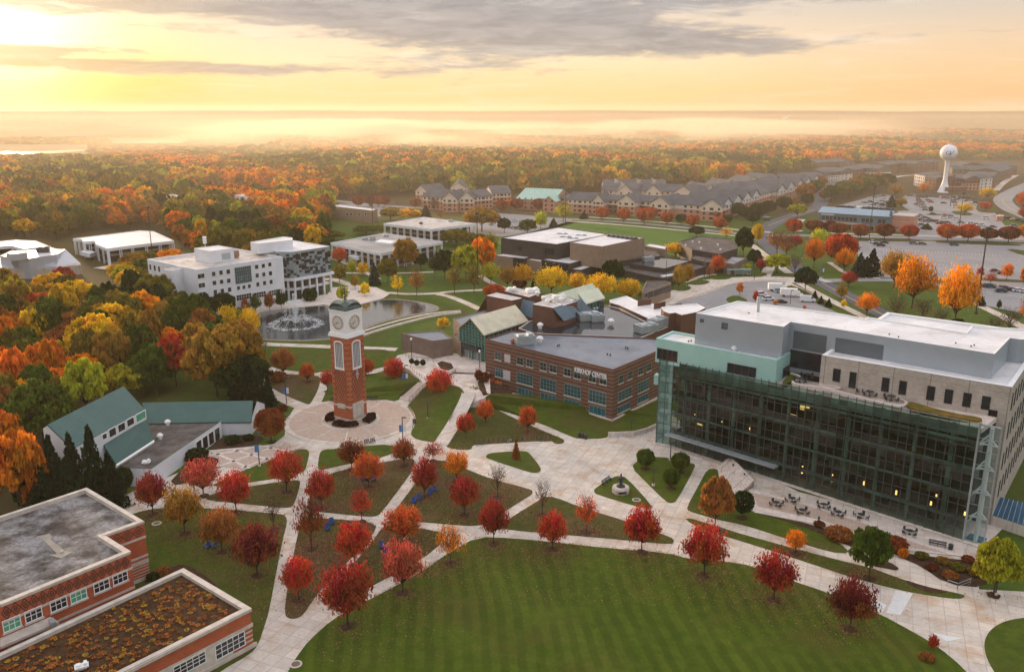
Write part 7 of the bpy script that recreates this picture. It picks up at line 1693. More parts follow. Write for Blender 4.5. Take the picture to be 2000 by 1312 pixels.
O = [(1450,1012,958,40,'dark green','oval','round dark green tree at the foot of the outdoor steps'), (1697,1130,1029,74,'green','oak','dark olive green tree over the narrow path'), (1940,1163,1054,82,'yellow-green','oak','yellow-green tree at the right edge'),
(1260,916,877,35,'green','oval','round olive tree, left of three on the small triangular lawn'), (1328,923,884,36,'green','oval','round olive tree, right of three on the small triangular lawn'), (1310,954,916,33,'green','oval','round olive tree, front one of three on the small triangular lawn'),
(1008,896,855,14,'rust','spruce','slim brown conifer on the small lawn in the paved court'), (928,786,754,22,'olive','young','thin olive tree at the top of the straight path'), (865,641,620,24,'gold','young','small golden tree behind the low grey-brown wing'),
(530,863,798,58,'rust','oval','round dark brown tree beside the gable of the chapel wing'), (384,900,876,46,'dark green','shrub','dark round bush against the white chapel wall'),
(243,966,912,38,'dark green','oval','tight dark green columnar bush at the corner of the flat chapel roof'),
(957,768,738,20,'orange-red','young','orange bush at the left corner of the student centre'), (972,766,745,22,'orange','young','orange shrub under the lower left window of the student centre'),
(488,793,690,44,'conifer','spruce','dark spruce behind the chapel wing, tallest of the three'), (510,798,708,40,'conifer','spruce','dark spruce behind the chapel wing, middle one'), (526,803,732,34,'conifer','spruce','dark spruce at the right end of the chapel wing'), (468,786,700,40,'conifer','spruce','dark spruce over the chapel wing roof, leftmost'),
(190,988,827,62,'conifer','spruce','tall dark spruce left of the chapel, nearest its roof'), (152,990,840,56,'conifer','spruce','dark spruce, second left of the chapel'), (112,985,846,58,'conifer','spruce','dark spruce, third left of the chapel'), (66,975,840,56,'conifer','spruce','dark spruce, fourth left of the chapel'), (222,990,880,52,'conifer','spruce','dark spruce behind the gravel roof, right one'), (140,1000,890,60,'conifer','spruce','dark spruce behind the gravel roof, middle one'), (90,1005,900,60,'conifer','spruce','dark spruce behind the gravel roof, left one'),
(400,634,574,52,'conifer','oak','dark pine in front of the left corner of the white office block'), (440,628,570,44,'dark green','oak','dark green tree before the white office block'),
(447,662,597,48,'gold','maple','golden willow-like tree at the pond, left of two'), (490,664,600,46,'gold','maple','golden willow-like tree at the pond, right of two'),
(480,612,580,16,'rust','young','small red tree before the office windows, left'), (500,610,574,20,'green','young','small green tree before the office windows'), (527,607,572,20,'rust','young','small red-green tree before the office windows, right'), (550,603,566,22,'dark green','young','small dark tree at the right corner of the white office'),
(606,588,562,28,'dark green','shrub','dark clipped bush under the colonnade of the panelled office'),
(664,520,482,33,'orange-red','maple','orange-red tree left of the nearer white colonnade building'), (793,532,464,46,'olive-orange','oak','olive-orange tree in front of the nearer white colonnade building'), (663,552,515,28,'olive','young','olive tree between office and colonnade'), (688,536,508,18,'yellow-green','young','yellow-green tree before the colonnade, left'), (710,540,511,22,'gold','young','golden tree before the colonnade'), (732,557,512,22,'blue-green','spruce','blue spruce beside the path north of the pond'),
(694,564,537,18,'olive-orange','young','small olive-orange tree by the path junction'), (713,579,551,20,'yellow','young','small yellow tree at the pond terrace, right of two'), (669,591,557,24,'yellow-green','young','small yellow-green tree directly behind the tower spire'), (758,554,503,36,'olive','oak','olive tree near the colonnade corner'), (777,579,534,26,'yellow','sparse','sparse yellow tree by the path above the pond'), (814,577,526,38,'brown-orange','sparse','brown-orange tree by the path above the pond'),
(821,526,494,28,'dark green','oak','dark tree at the colonnade corner'), (848,546,490,28,'dark green','sparse','thin dark pine above the pond, left'), (869,549,486,36,'dark green','oak','dark pine above the pond, right'), (910,550,477,56,'yellow-green','oak','large yellow-green tree left of the tall mast'), (943,546,463,50,'bright orange','oak','large bright orange tree behind the tall mast'), (888,575,517,38,'olive','sparse','thin olive tree on the grass above the pond, left'), (926,573,515,38,'olive','sparse','thin olive tree on the grass above the pond, right'),
(653,470,450,40,'olive','oak','olive tree behind the orange-red one'), (715,458,440,46,'green','oak','green tree behind the nearer colonnade building, left'), (745,458,440,36,'green','oak','green tree between the two colonnade buildings'), (860,470,443,32,'olive-orange','oak','olive-orange tree at the corner of the farther colonnade building'), (892,480,448,60,'olive','oak','broad olive tree between the colonnade building and the arts building'), (930,484,455,44,'olive','oak','olive tree behind the bright orange tree'),
(763,431,405,42,'olive-orange','oak','olive-gold tree behind the farther colonnade building, left'), (800,432,407,46,'gold','oak','gold-green tree behind the farther colonnade building, right'), (832,425,400,20,'conifer','spruce','dark spruce above the farther colonnade roof'), (862,428,412,22,'brown-orange','sparse','thin brown tree above the farther colonnade roof'), (941,452,404,64,'olive-orange','oak','wide yellow-olive tree before the leftmost residence'), (960,500,455,24,'olive','young','thin olive tree at the corner of the arts building'), (985,455,425,26,'dark green','oak','dark tree in the lot behind the arts building'), (1030,456,428,34,'green','oak','green tree behind the arts building roof'), (1056,447,414,26,'yellow-green','young','yellow-green tree at the edge of the lot'), (1081,447,425,18,'dark green','spruce','dark conifer at the corner of the sports field'), (1100,433,395,44,'yellow-green','sparse','airy yellow-green tree before the green-roofed hall'),
(959,555,512,42,'yellow-green','maple','yellow-green tree at the left end of the yellow row'), (991,565,520,40,'olive-orange','maple','olive-gold tree, second of the yellow row'), (1021,566,516,46,'gold','maple','gold-brown tree, third of the yellow row'), (1077,577,520,72,'yellow','maple','brightest yellow tree in the middle of the yellow row'), (1128,573,532,42,'gold','maple','gold tree before the low dark wing'), (1172,588,535,72,'yellow','maple','broad yellow tree right of the glazed hall roof'), (1228,592,543,52,'gold','maple','gold tree at the right end of the yellow row'), (1195,560,508,44,'dark green','oak','dark green tree against the arts building'), (1015,567,545,28,'maroon','oval','round maroon tree below the yellow row'), (1042,568,542,12,'conifer','spruce','small dark conifer below the yellow row'), (965,588,555,42,'orange-red','oval','round red-orange tree behind the brick tower of the student centre'), (1253,582,569,17,'green','young','small green tree by the tan brick studio'),
(1319,502,474,56,'gold','maple','orange-gold tree in front of the grey arts roof'), (1360,463,441,30,'dark green','oak','dark green tree on the edge of the sports field'), (1418,467,444,30,'gold','sparse','thin gold tree at the corner of the sports field'), (1451,504,443,34,'dark green','oak','tall dark green tree right of the grey arts roof'), (1472,524,486,26,'dark green','oak','dark green tree beside the brown brick box'), (1401,538,498,34,'orange-red','maple','orange-red tree in front of the brown brick box'), (1343,561,514,27,'olive-orange','maple','olive-orange tree on the bus loop lawn, right'), (1325,568,516,29,'olive-orange','maple','olive-orange tree on the bus loop lawn, left'), (1385,549,516,20,'bare brown','sparse','thin brown tree on the bus loop lawn'), (1457,534,515,20,'yellow-green','young','small yellow-green tree by the bus shelter'),
(1479,478,437,22,'yellow','oval','narrow yellow tree at the street crossing'), (1589,524,464,42,'orange','maple','orange-pink tree with bare stems right of the path'), (1640,520,456,62,'orange-red','oval','big round orange-red tree at the edge of the big lot'), (1648,532,486,42,'bright orange','maple','bright orange tree below the big round one'), (1517,498,448,52,'bare brown','sparse','wide brown thin tree by the street crossing'), (1535,505,455,40,'bare brown','sparse','second brown thin tree by the street crossing'), (1552,536,495,34,'bare brown','bare','bare tree beside the dark road'), (1554,487,458,29,'crimson','maple','crimson tree left of the orange-pink one'), (1600,476,447,34,'yellow-green','young','yellow-green tree below the blue-roofed hall'), (1517,533,495,48,'yellow-green','oak','yellow-green tree between the forking paths'), (1485,533,505,22,'crimson','maple','small crimson tree by the bus shelter'), (1572,571,521,42,'conifer','oak','dark pine above the box trucks'), (1657,561,529,36,'crimson','maple','dark red tree on the grass island of the road'), (1678,539,492,28,'blue-green','spruce','spruce at the corner of the big lot, left'), (1702,539,484,34,'conifer','spruce','spruce at the corner of the big lot, right'), (1690,541,500,26,'conifer','spruce','smaller spruce between two at the big lot'), (1643,585,554,20,'olive-orange','young','thin olive-orange tree beside the dark road'), (1692,617,571,48,'orange','maple','round orange tree beside the dark road'), (1647,602,584,11,'yellow','young','tiny bright yellow sapling by the footpath'), (1745,565,487,68,'olive-orange','maple','large gold-olive tree above the library roof, left of three'), (1781,602,498,86,'bright orange','maple','largest orange tree above the library roof, middle of three'), (1864,640,514,84,'bright orange','maple','tall orange tree above the library roof, right of three'), (1750,626,576,52,'bare brown','bare','bare bush-like tree behind the library roof, left'), (1800,634,580,54,'bare brown','bare','bare bush-like tree behind the library roof, right'), (1835,645,600,44,'bare brown','bare','bare tree at the foot of the tall orange one'), (1970,655,600,60,'bare brown','bare','bare shrubby tree at the right edge behind the library'), (1940,660,615,50,'bare brown','bare','bare shrubby tree left of the right edge'), (2002,636,578,34,'orange','sparse','orange tree cut by the right edge beside the lot'),
(1591,583,567,11,'conifer','spruce','small spruce beside the footpath, first of three'), (1603,594,577,12,'conifer','spruce','small spruce beside the footpath, second of three'), (1618,600,582,13,'conifer','spruce','small spruce beside the footpath, third of three'), (1444,576,551,14,'orange','young','orange sapling on the bus loop island'), (1475,592,568,11,'red','young','red sapling behind the library roof'), (1515,596,586,10,'orange','young','orange sapling behind the library roof, left'), (1571,604,596,7,'orange','young','tiny orange sapling behind the library roof, right'), (1966,546,514,21,'orange','young','small orange tree beside cars in the big lot'), (1913,543,521,14,'pink-red','young','small pinkish sapling left of the mast'), (1934,556,531,28,'pink-red','sparse','pinkish red tree right of the mast'), (1917,598,578,14,'conifer','spruce','small dark conifer at the foot of the tall mast'), (1950,605,585,9,'dark green','young','tiny thin conifer by the lot fence'), (1998,556,520,14,'orange','young','small orange tree at the right edge of the lot'),
(1927,391,366,34,'gold','maple','golden tree at the corner of the upper lot'), (1884,419,396,34,'gold','maple','gold tree in the middle of the upper lot'), (1925,412,394,22,'orange-red','oval','round red tree on the grass corner of the upper lot'), (1803,381,356,24,'orange','maple','orange tree left of the water tower foot'), (1760,405,386,25,'olive-orange','maple','olive-gold tree on the island of the upper lot'), (1750,385,360,32,'olive-orange','maple','olive-gold tree behind the lane of cars'), (1740,405,380,19,'conifer','spruce','dark conifer behind the blue-roofed hall'), (1557,426,398,36,'yellow-green','oak','grey-green willow at the street corner'), (1818,413,403,8,'dark green','shrub','small dark bush in the upper lot'), (1810,448,436,20,'dark green','spruce','broad small conifer behind the red street trees'), (1598,460,443,20,'crimson','shrub','dark red bush left of the brick base'), (1998,413,372,30,'orange-red','maple','orange-red tree at the right edge, upper'), (1998,430,405,24,'crimson','maple','red tree at the right edge, lower'), (1990,392,378,16,'maroon','maple','dark red tree by the curved road')]
for a in O: tree(*a, group='ornamental trees of the campus' if a[5] != 'shrub' else None)
ST = [(1176,431,404,26),(1218,434,407,26),(1258,438,406,30),(1272,431,404,25),(1302,440,414,26),(1352,446,420,26),(1405,451,424,26),(1401,431,408,31),(1549,459,427,32),(1590,455,430,36,'dark brown-red'),(1620,458,430,24,'maroon'),(1636,461,435,36,'rust'),(1680,467,438,31,'rust'),(1727,468,437,35,'dark brown-red'),(1775,468,439,34,'red'),(1850,472,437,42,'orange-red'),(1890,472,437,40,'orange-red'),(1929,472,445,34,'dark brown-red'),(1969,474,442,39,'dark brown-red'),(2003,470,438,34,'orange')]
for i, a in enumerate(ST):
 col = a[4] if len(a) > 4 else 'orange-red'; nm_ = ['first','second','third','fourth','fifth','sixth','seventh','eighth','ninth','tenth','eleventh','twelfth','thirteenth','fourteenth','fifteenth','sixteenth','seventeenth','eighteenth','nineteenth','last'][i]
 tree(a[0], a[1], a[2], a[3], col, 'oval', f"round {col} street tree along the road, {nm_} from the left", group='round street trees along the road')
r8 = random.Random(8)
for i, (px, py, w_, c) in enumerate([(640,414,26,'crimson'),(700,405,24,'crimson'),(725,404,22,'maroon'),(740,404,24,'crimson'),(752,403,20,'crimson'),(980,414,24,'crimson'),(1010,412,26,'crimson'),(1053,412,26,'crimson'),(998,408,20,'orange'),(848,410,26,'bare brown'),(812,408,22,'brown-orange'),(1440,424,30,'dark green'),(1455,430,28,'dark green'),(1480,428,34,'dark green'),(1500,420,30,'dark green'),(1530,412,30,'dark green'),(1470,438,26,'dark green'),(1420,438,20,'dark green'),(1330,438,22,'dark green'),(1350,438,18,'dark brown-red'),(1140,428,16,'conifer'),(1610,392,22,'rust'),(1575,402,24,'dark green'),(1552,410,22,'brown-orange')]):
 tree(px, py, py-w_*.95, w_, c, 'spruce' if c == 'conifer' else ('sparse' if c == 'bare brown' else 'oval'), f"{c} tree at the foot of the student residences, number {i+1} from a mixed row", group='trees in front of the residences')
i = 0
for (x0, y0, x1, y1, n_) in ((1625,392,1735,366,15),(1640,382,1715,362,9),(1575,392,1600,370,4)):
 for j in range(n_):
  t = j/(n_-1); px, py = x0+(x1-x0)*t+r8.uniform(-3,3), y0+(y1-y0)*t+r8.uniform(-2,2); i += 1
  v = P(px, py); put_tree('oak', v, r8.uniform(13,17), r8.uniform(11,15), LC[r8.choice(['green','dark green','dark green','olive','brown-orange','green'])], 'dense green tree in the thick hedge row before the taupe residences', 'hedge row of green trees')
# hedges and shrubs
for i, (px, py, top, w_, c, lb) in enumerate([(1638,1052,1030,52,'brown-orange','brown-orange shrub above the bed at the terrace wall'), (1747,1074,1048,46,'rust','dark rust shrub at the terrace end'), (1716,1066,1042,30,'rust','rust shrub beside the dark olive tree'), (1763,1088,1070,20,'orange','small orange shrub in the right planting bed'), (1600,1028,1018,22,'dark brown-red','low dark shrub in the narrow terrace bed'),
 (1800,1090,1078,26,'olive','low olive shrub in the right planting bed, upper'), (1840,1100,1088,26,'olive-orange','low gold shrub in the right planting bed'), (1870,1112,1100,30,'olive','low olive shrub in the right planting bed, middle'), (1855,1128,1116,30,'brown-orange','low brown shrub in the right planting bed'), (1905,1122,1108,30,'olive-orange','low olive-gold shrub at the right end of the bed'), (1820,1112,1102,24,'dark brown-red','low dark red shrub in the right planting bed'), (1890,1096,1086,24,'rust','low rust shrub near the terrace corner'),
 (300,1132,1118,26,'dark green','dark green shrub between the two brick blocks'), (318,1124,1108,30,'brown-orange','orange-brown shrub beside the planted roof'), (455,866,850,30,'dark green','dark low bush under the chapel wing, left'), (485,860,848,22,'dark green','dark low bush under the chapel wing, right'),
 (545,745,725,30,'rust','dark rust bush left of the banner lamp'), (536,812,795,22,'dark brown-red','small dark bush by the round plaza'), (553,802,790,18,'dark brown-red','smallest dark bush by the round plaza'), (804,710,700,10,'dark green','small round bush at the plaza, left'), (814,713,703,11,'dark green','small round bush at the plaza, middle'), (826,713,702,11,'dark green','small round bush at the plaza, right'), (935,742,722,16,'dark brown-red','dark bush left of the student centre wall'), (948,745,726,18,'dark brown-red','dark bush touching the student centre wall'), (985,775,758,22,'rust','rust bush at the front corner of the student centre'), (1810,1288,1278,30,'brown-orange','pale brown heap of plants at the lawn rim'), (1870,640,622,26,'dark green','dark shrub under the tall orange tree')]):
 tree(px, py, top, w_, c, 'shrub', lb, z=4.0 if py < 750 and 800 < px < 960 and i > 18 else 0.0, group='low shrubs in the beds')
# clipped burgundy hedges round the tower
BH = mat("burgundy_hedge", (.030,.008,.009), (.055,.016,.014), 2.5, .95, .1, 1.0, fine=.6, world_=True)
def hedge(a0, a1, r, label, w_=1.1, h=1.1):
 e = empty('clipped_hedge', (TCx+r*math.cos((a0+a1)/2), TCy+r*math.sin((a0+a1)/2), .17), 0, label, 'hedge', 'burgundy hedges around the tower')
 rng = np.random.default_rng(int(a0*100) & 1023); n = 2600; a = rng.uniform(a0, a1, n); rr = r+rng.uniform(-w_, w_, n); z = h*np.clip(rng.beta(3, 1.2, n), 0, 1)*(1-.25*((rr-r)/w_)**2)
 c = np.stack([TCx+rr*np.cos(a)-e.location.x, TCy+rr*np.sin(a)-e.location.y, z], 1); me = leaf_mesh('foliage', quads(c, .16, rng), rng.uniform(.2, .8, n), BH)
 o = bpy.data.objects.new('foliage', me); COL.objects.link(o); o.parent = e
hedge(-2.2, -1.05, 4.9, 'dark burgundy hedge in front of the tower foot'); hedge(-3.6, -2.75, 4.9, 'dark burgundy hedge left of the tower foot'); hedge(-.6, .35, 5.0, 'dark burgundy hedge right of the tower foot')
hedge(-2.3, -1.9, 3.6, 'small burgundy hedge between tower foot and front hedge', .6, .8)
# --- woods
def inpoly(x, y, poly):
 c = False; j = len(poly)-1
 for i in range(len(poly)):
  if (poly[i][1] > y) != (poly[j][1] > y) and x < (poly[j][0]-poly[i][0])*(y-poly[i][1])/(poly[j][1]-poly[i][1])+poly[i][0]: c = not c
  j = i
 return c
def wp(pts): return [P2(*p) for p in pts]
WOOD1 = wp([(-330,1020),(-260,598),(120,600),(250,603),(300,612),(345,650),(430,668),(478,700),(490,745),(470,790),(400,800),(290,802),(235,792),(105,850),(70,890),(40,960),(-20,1000)])
WOOD2 = wp([(-300,520),(-300,400),(640,396),(655,430),(636,500),(600,520),(400,520),(352,500),(350,470),(300,449),(270,446),(140,462),(100,470),(60,465),(-60,465),(-100,480)])
WOOD3 = wp([(190,548),(215,536),(300,524),(345,516),(350,524),(292,534),(288,580),(235,580),(238,552)])
CLEAR = [wp([(380,371),(540,371),(545,392),(385,392)]), wp([(305,378),(360,378),(355,394),(310,394)])]
r9 = random.Random(99); cand = []
def scatter(poly, sp_, r):
 xs = [p[0] for p in poly]; ys = [p[1] for p in poly]; out = []; y = min(ys)
 while y < max(ys):
  x = min(xs)
  while x < max(xs):
   px, py = x+r.uniform(-.42, .42)*sp_, y+r.uniform(-.42, .42)*sp_
   if inpoly(px, py, poly): out.append((px, py))
   x += sp_
  y += sp_*.87
 return out
def visible(x, y, z=15):      # inside the picture with a margin
 d = Vector((x, y, z-CAMZ)); zc = d.y*cp-d.z*sp;
 if zc <= 5: return False
 return abs(d.x/zc*FPX) < 1120
SPEC = [P2(*q) for q in ((345,745),(330,700),(425,765),(165,760),(45,1005),(80,640),(130,572),(285,650),(150,610),(465,650))]
near = [(x, y, 1) for x, y in scatter(WOOD1, 8.2, r9) if visible(x, y) and all(math.hypot(x-a, y-b)>6.5 and not (abs(x/y-a/b)<.022 and b-22 < y < b) for a, b in SPEC)]
near += [(x, y, 3) for x, y in scatter(WOOD3, 11, r9)]
mid = [(x, y, 2) for x, y in scatter(WOOD2, 11.5, r9) if visible(x, y) and not any(inpoly(x, y, c) for c in CLEAR)]
near.sort(key=lambda t: t[1]); mid.sort(key=lambda t: t[1])
allc = near+mid; allc.sort(key=lambda t: math.hypot(t[0], t[1])); IND = allc[:300]; REST = allc[300:]
def patch(x, y, s):          # slow wandering value so that colours come in drifts
 return .5+.25*math.sin(x/s+1.3)*math.cos(y/s*.8+.4)+.25*math.sin((x+y*.6)/s*1.7+2.1)
PALW = [('green',5),('olive',6),('yellow-green',4),('olive-orange',6),('gold',3),('orange',5),('orange-red',3),('brown-orange',5),('bright orange',1),('red',1),('rust',2)]
def pick_col(x, y, r, warm=0.0):
 p = patch(x, y, 26)+warm; order = ['dark green','green','olive','yellow-green','olive','green','olive-orange','olive','green','gold','olive-orange','brown-orange','olive','orange','brown-orange','bright orange','gold','orange']
 i = int(max(0, min(.999, p+r.gauss(0, .17)))*len(order)); return order[i]
for (x, y, z) in IND:
 col = pick_col(x, y, r9, .03 if z == 1 else -.08); h = r9.uniform(9.5, 17.5) if z != 3 else r9.uniform(7, 10); w_ = r9.choice((6.5, 8, 9.5, 11, 13.5))*r9.uniform(.9, 1.1)
 if y < 175: h *= .8
 where = ('woods behind the chapel' if y > 165 else 'woods left of the chapel') if z == 1 else ('grove left of the white office block' if z == 3 else 'woods around the low white halls')
 lab = f"{col} tree crown in the {where}"
 put_tree('oak', (x, y, 0), w_, h, LC[col], lab, f"{col} trees in the {where}", 'forest_tree')
for (px, py, top, w_, c, lb) in [(345,755,652,74,'scarlet','vivid red-orange tree in the woods above the chapel roof'), (330,700,640,60,'bright orange','bright orange tree in the woods left of the vivid red one'), (425,775,640,110,'olive-orange','tall golden olive tree right behind the chapel wing'), (165,760,688,60,'bright orange','bright orange crown in the woods left of the chapel roof peak'), (45,1005,842,100,'orange','large orange tree at the left edge below the spruces'), (80,640,570,60,'orange-red','red-orange crown in the woods below the grey hall'), (130,572,521,42,'crimson','crimson trees before the grey hipped hall'), (285,650,568,70,'bright orange','large orange tree left of the office stair tower'), (150,610,545,70,'yellow','yellow crown below the crimson trees'), (465,650,600,40,'olive','olive tree by the left end of the pond')]:
 tree(px, py, top, w_, c, 'oak', lb, group='striking crowns in the near woods')
for (px, py, c) in [(60,980,'orange'),(135,945,'orange')]: tree(px, py+15, py-35, 24, c, 'young', f"small orange sapling among the dark spruces near x {'left' if px < 100 else 'right'}".replace(' near x', ','))
# ---- the rest of the woods: one scattered mass on instanced crowns
fcol = bpy.data.collections.new("woodland_sources")
for i, s in enumerate((71, 72, 73, 74)):
 ends, v, t = crown_lumps(s, 44, 20, .115, .12, .13); me = leaf_mesh('woodland_crown', v, t, LEAFI); o = bpy.data.objects.new('woodland_crown', me); fcol.objects.link(o)
def ybound(px):
 k_ = [(-400,398),(600,396),(650,390),(800,384),(1150,378),(1250,366),(1400,360),(1500,345),(1560,338),(1650,322),(1750,316),(1900,314),(2300,316)]
 for (x0, y0), (x1, y1) in zip(k_, k_[1:]):
  if x0 <= px <= x1: return y0+(y1-y0)*(px-x0)/(x1-x0)
 return 398
def topix(x, y, z=0.0):
 dy = y; dz = z-CAMZ; zc = dy*cp-dz*sp; yc = dy*sp+dz*cp; return 1000+FPX*x/zc, 656-FPX*yc/zc
pts = []
for (x, y, z) in REST: pts.append((x, y, r9.uniform(9.5, 14), r9.uniform(11, 17), pick_col(x, y, r9)))
D = 560.0
while D < 2700:
 sp_ = 10.5 if D < 1150 else (12.5 if D < 1900 else 16.0); halfw = D*.66; x = -halfw
 while x < halfw:
  px_, py_ = x+r9.uniform(-.45, .45)*sp_, D+r9.uniform(-.45, .45)*sp_; x += sp_
  ux, uy = topix(px_, py_)
  if uy > ybound(ux)-.5 or abs(ux-1000) > 1130: continue
  if any(inpoly(px_, py_, c) for c in CLEAR): continue
  valley = ux < 520+60*math.sin(py_/120) and py_ > 1130+.25*max(0, ux)
  right_field = ux > 1780 and 1650 < py_ < 2100
  if valley:
   if r9.random() < .45 or (283 < uy < 305 and ux < 175) or (270 < uy < 283 and 215 < ux < 365): continue
   w_, h = r9.uniform(9, 16), r9.uniform(2.5, 6)
  elif right_field:
   if r9.random() < .8: continue
   w_, h = 8, 6
  else:
   w_, h = r9.uniform(10, 16)*(sp_/10.5), r9.uniform(11, 19)
   g_ = patch(px_, py_, 160); h *= .75+.5*g_
  pts.append((px_, py_, w_, h, pick_col(px_*.35, py_*.35, r9, (-.08 if uy > 330 else .0) if ux < 1500 else .16)))
 D += sp_*.9
def point_object(name, pts, coll, kindtag, label=None):
 me = bpy.data.meshes.new(name); me.from_pydata([(p[0], p[1], 0) for p in pts], [], [])
 a = me.attributes.new('tsc', 'FLOAT_VECTOR', 'POINT'); a.data.foreach_set('vector', np.array([(p[2]/2, p[2]/2, p[3]) for p in pts], np.float32).ravel())
 c = me.attributes.new('tcol', 'FLOAT_COLOR', 'POINT'); c.data.foreach_set('color', np.array([(*[v*r9.uniform(.85, 1.1) for v in (LC[p[4]] if isinstance(p[4], str) else p[4])], 1) for p in pts], np.float32).ravel())
 q = me.attributes.new('tid', 'INT', 'POINT'); q.data.foreach_set('value', np.array([r9.randrange(64) for _ in pts], np.int32))
 z = me.attributes.new('trot', 'FLOAT_VECTOR', 'POINT'); z.data.foreach_set('vector', np.array([(0, 0, r9.uniform(0, 6.28)) for _ in pts], np.float32).ravel())
 o = bpy.data.objects.new(name, me); COL.objects.link(o); tag(o, label, kind=kindtag)
 g = bpy.data.node_groups.new(name+"_nodes", 'GeometryNodeTree'); g.interface.new_socket('Geometry', in_out='INPUT', socket_type='NodeSocketGeometry'); g.interface.new_socket('Geometry', in_out='OUTPUT', socket_type='NodeSocketGeometry')
 N = g.nodes; Lk = g.links; gi = N.new('NodeGroupInput'); go = N.new('NodeGroupOutput'); ip = N.new('GeometryNodeInstanceOnPoints'); ci = N.new('GeometryNodeCollectionInfo')
 ci.inputs['Collection'].default_value = coll; ci.inputs['Separate Children'].default_value = True; ci.inputs['Reset Children'].default_value = True
 def na(nm, t): n = N.new('GeometryNodeInputNamedAttribute'); n.data_type = t; n.inputs['Name'].default_value = nm; return n.outputs['Attribute']
 Lk.new(gi.outputs[0], ip.inputs['Points']); Lk.new(ci.outputs[0], ip.inputs['Instance']); ip.inputs['Pick Instance'].default_value = True
 Lk.new(na('tid', 'INT'), ip.inputs['Instance Index']); Lk.new(na('tsc', 'FLOAT_VECTOR'), ip.inputs['Scale']); Lk.new(na('trot', 'FLOAT_VECTOR'), ip.inputs['Rotation']); Lk.new(ip.outputs[0], go.inputs[0])
 md = o.modifiers.new('scatter', 'NODES'); md.node_group = g; return o
print("woodland points", len(pts), "individual", len(IND))
point_object("woodland", pts, fcol, 'stuff', 'autumn woods stretching behind the campus')
# ---- far country: rolling canopy to the horizon
def far_country():
 m = bpy.data.materials.new("far_canopy"); m.use_nodes = True; k = NT(m.node_tree); k.n.clear(); bs = k.new('ShaderNodeBsdfPrincipled'); o = k.new('ShaderNodeOutputMaterial'); k.l.new(bs.outputs[0], o.inputs[0])
 pos = k.new('ShaderNodeNewGeometry').outputs['Position']; n1 = k.noise(pos, .0035, 5, .6); n2 = k.noise(pos, .03, 3, .7)
 col = k.ramp(n1, [(.3, (.035,.035,.018)), (.45, (.09,.06,.025)), (.55, (.16,.085,.03)), (.62, (.05,.045,.02)), (.75, (.22,.15,.09))]); col = k.mix(1.0, col, k.mix(n2, (.5,)*3, (1.5,)*3), 'MULTIPLY')
 k.put(bs.inputs['Base Color'], col); bs.inputs['Roughness'].default_value = .95; bs.inputs['Specular IOR Level'].default_value = .05
 rng = np.random.default_rng(3); nr, na_ = 210, 620; rr = 2600*np.exp(np.linspace(0, math.log(14500/2600), nr)); th = np.linspace(R(-40), R(40), na_)
 Rg, T = np.meshgrid(rr, th, indexing='ij'); X_, Y_ = Rg*np.sin(T), Rg*np.cos(T)
 def fb(x, y, s):
  return (np.sin(x/s*1.1+1.7*np.sin(y/s*.7)+.3)+np.sin(y/s*1.3+1.9*np.sin(x/s*.6)+2.0)+.6*np.sin((x+y)/s*2.3+1.1*np.sin((x-y)/s*1.7)))/2.6
 Z_ = 9+4*fb(X_, Y_, 260)+rng.uniform(-4.5, 4.5, X_.shape)*np.clip(fb(X_, Y_, 700)+.7, .1, 1)+10*np.clip(fb(X_, Y_, 1500), 0, 1)
 Z_ *= np.clip(.25+1.2*(fb(X_, Y_, 520)+.35), .0, 1.0)*.75+.25
 Z_ += np.clip((Rg-7500)/5000, 0, 1)**1.4*(48+22*fb(X_, Y_*.4, 2300)+10*fb(X_, Y_, 900))
 Z_[0, :] = .2
 me = bpy.data.meshes.new("far_woods"); v = np.stack([X_, Y_, Z_], -1).reshape(-1, 3); i = np.arange(nr-1)[:, None]*na_+np.arange(na_-1)[None]; f = np.stack([i, i+1, i+na_+1, i+na_], -1).reshape(-1, 4)[:, ::-1]
 me.from_pydata(v.tolist(), [], f.tolist()); me.materials.append(m); me.update(); ob = bpy.data.objects.new("far_hills", me); COL.objects.link(ob); tag(ob, kind='structure')
far_country()
def riv(name, pts_):
 q = chaikin([P2(*p) for p in pts_], 2); world_sheet(name, q, .4, RIV)
RIV = bpy.data.materials.new("river_water"); RIV.use_nodes = True; k = NT(RIV.node_tree); b_ = k.n['Principled BSDF']; b_.inputs['Base Color'].default_value = (.03,.03,.03,1); b_.inputs['Roughness'].default_value = .12; b_.inputs['IOR'].default_value = 1.9; b_.inputs['Specular IOR Level'].default_value = 1.0
riv("river", [(-250,307),(-100,296),(60,297),(165,292),(172,295),(70,303),(-100,310)]); riv("river", [(225,280),(300,274.5),(360,276),(355,279.5),(290,283)]); riv("river", [(725,280),(790,272.5),(850,274),(780,281)])
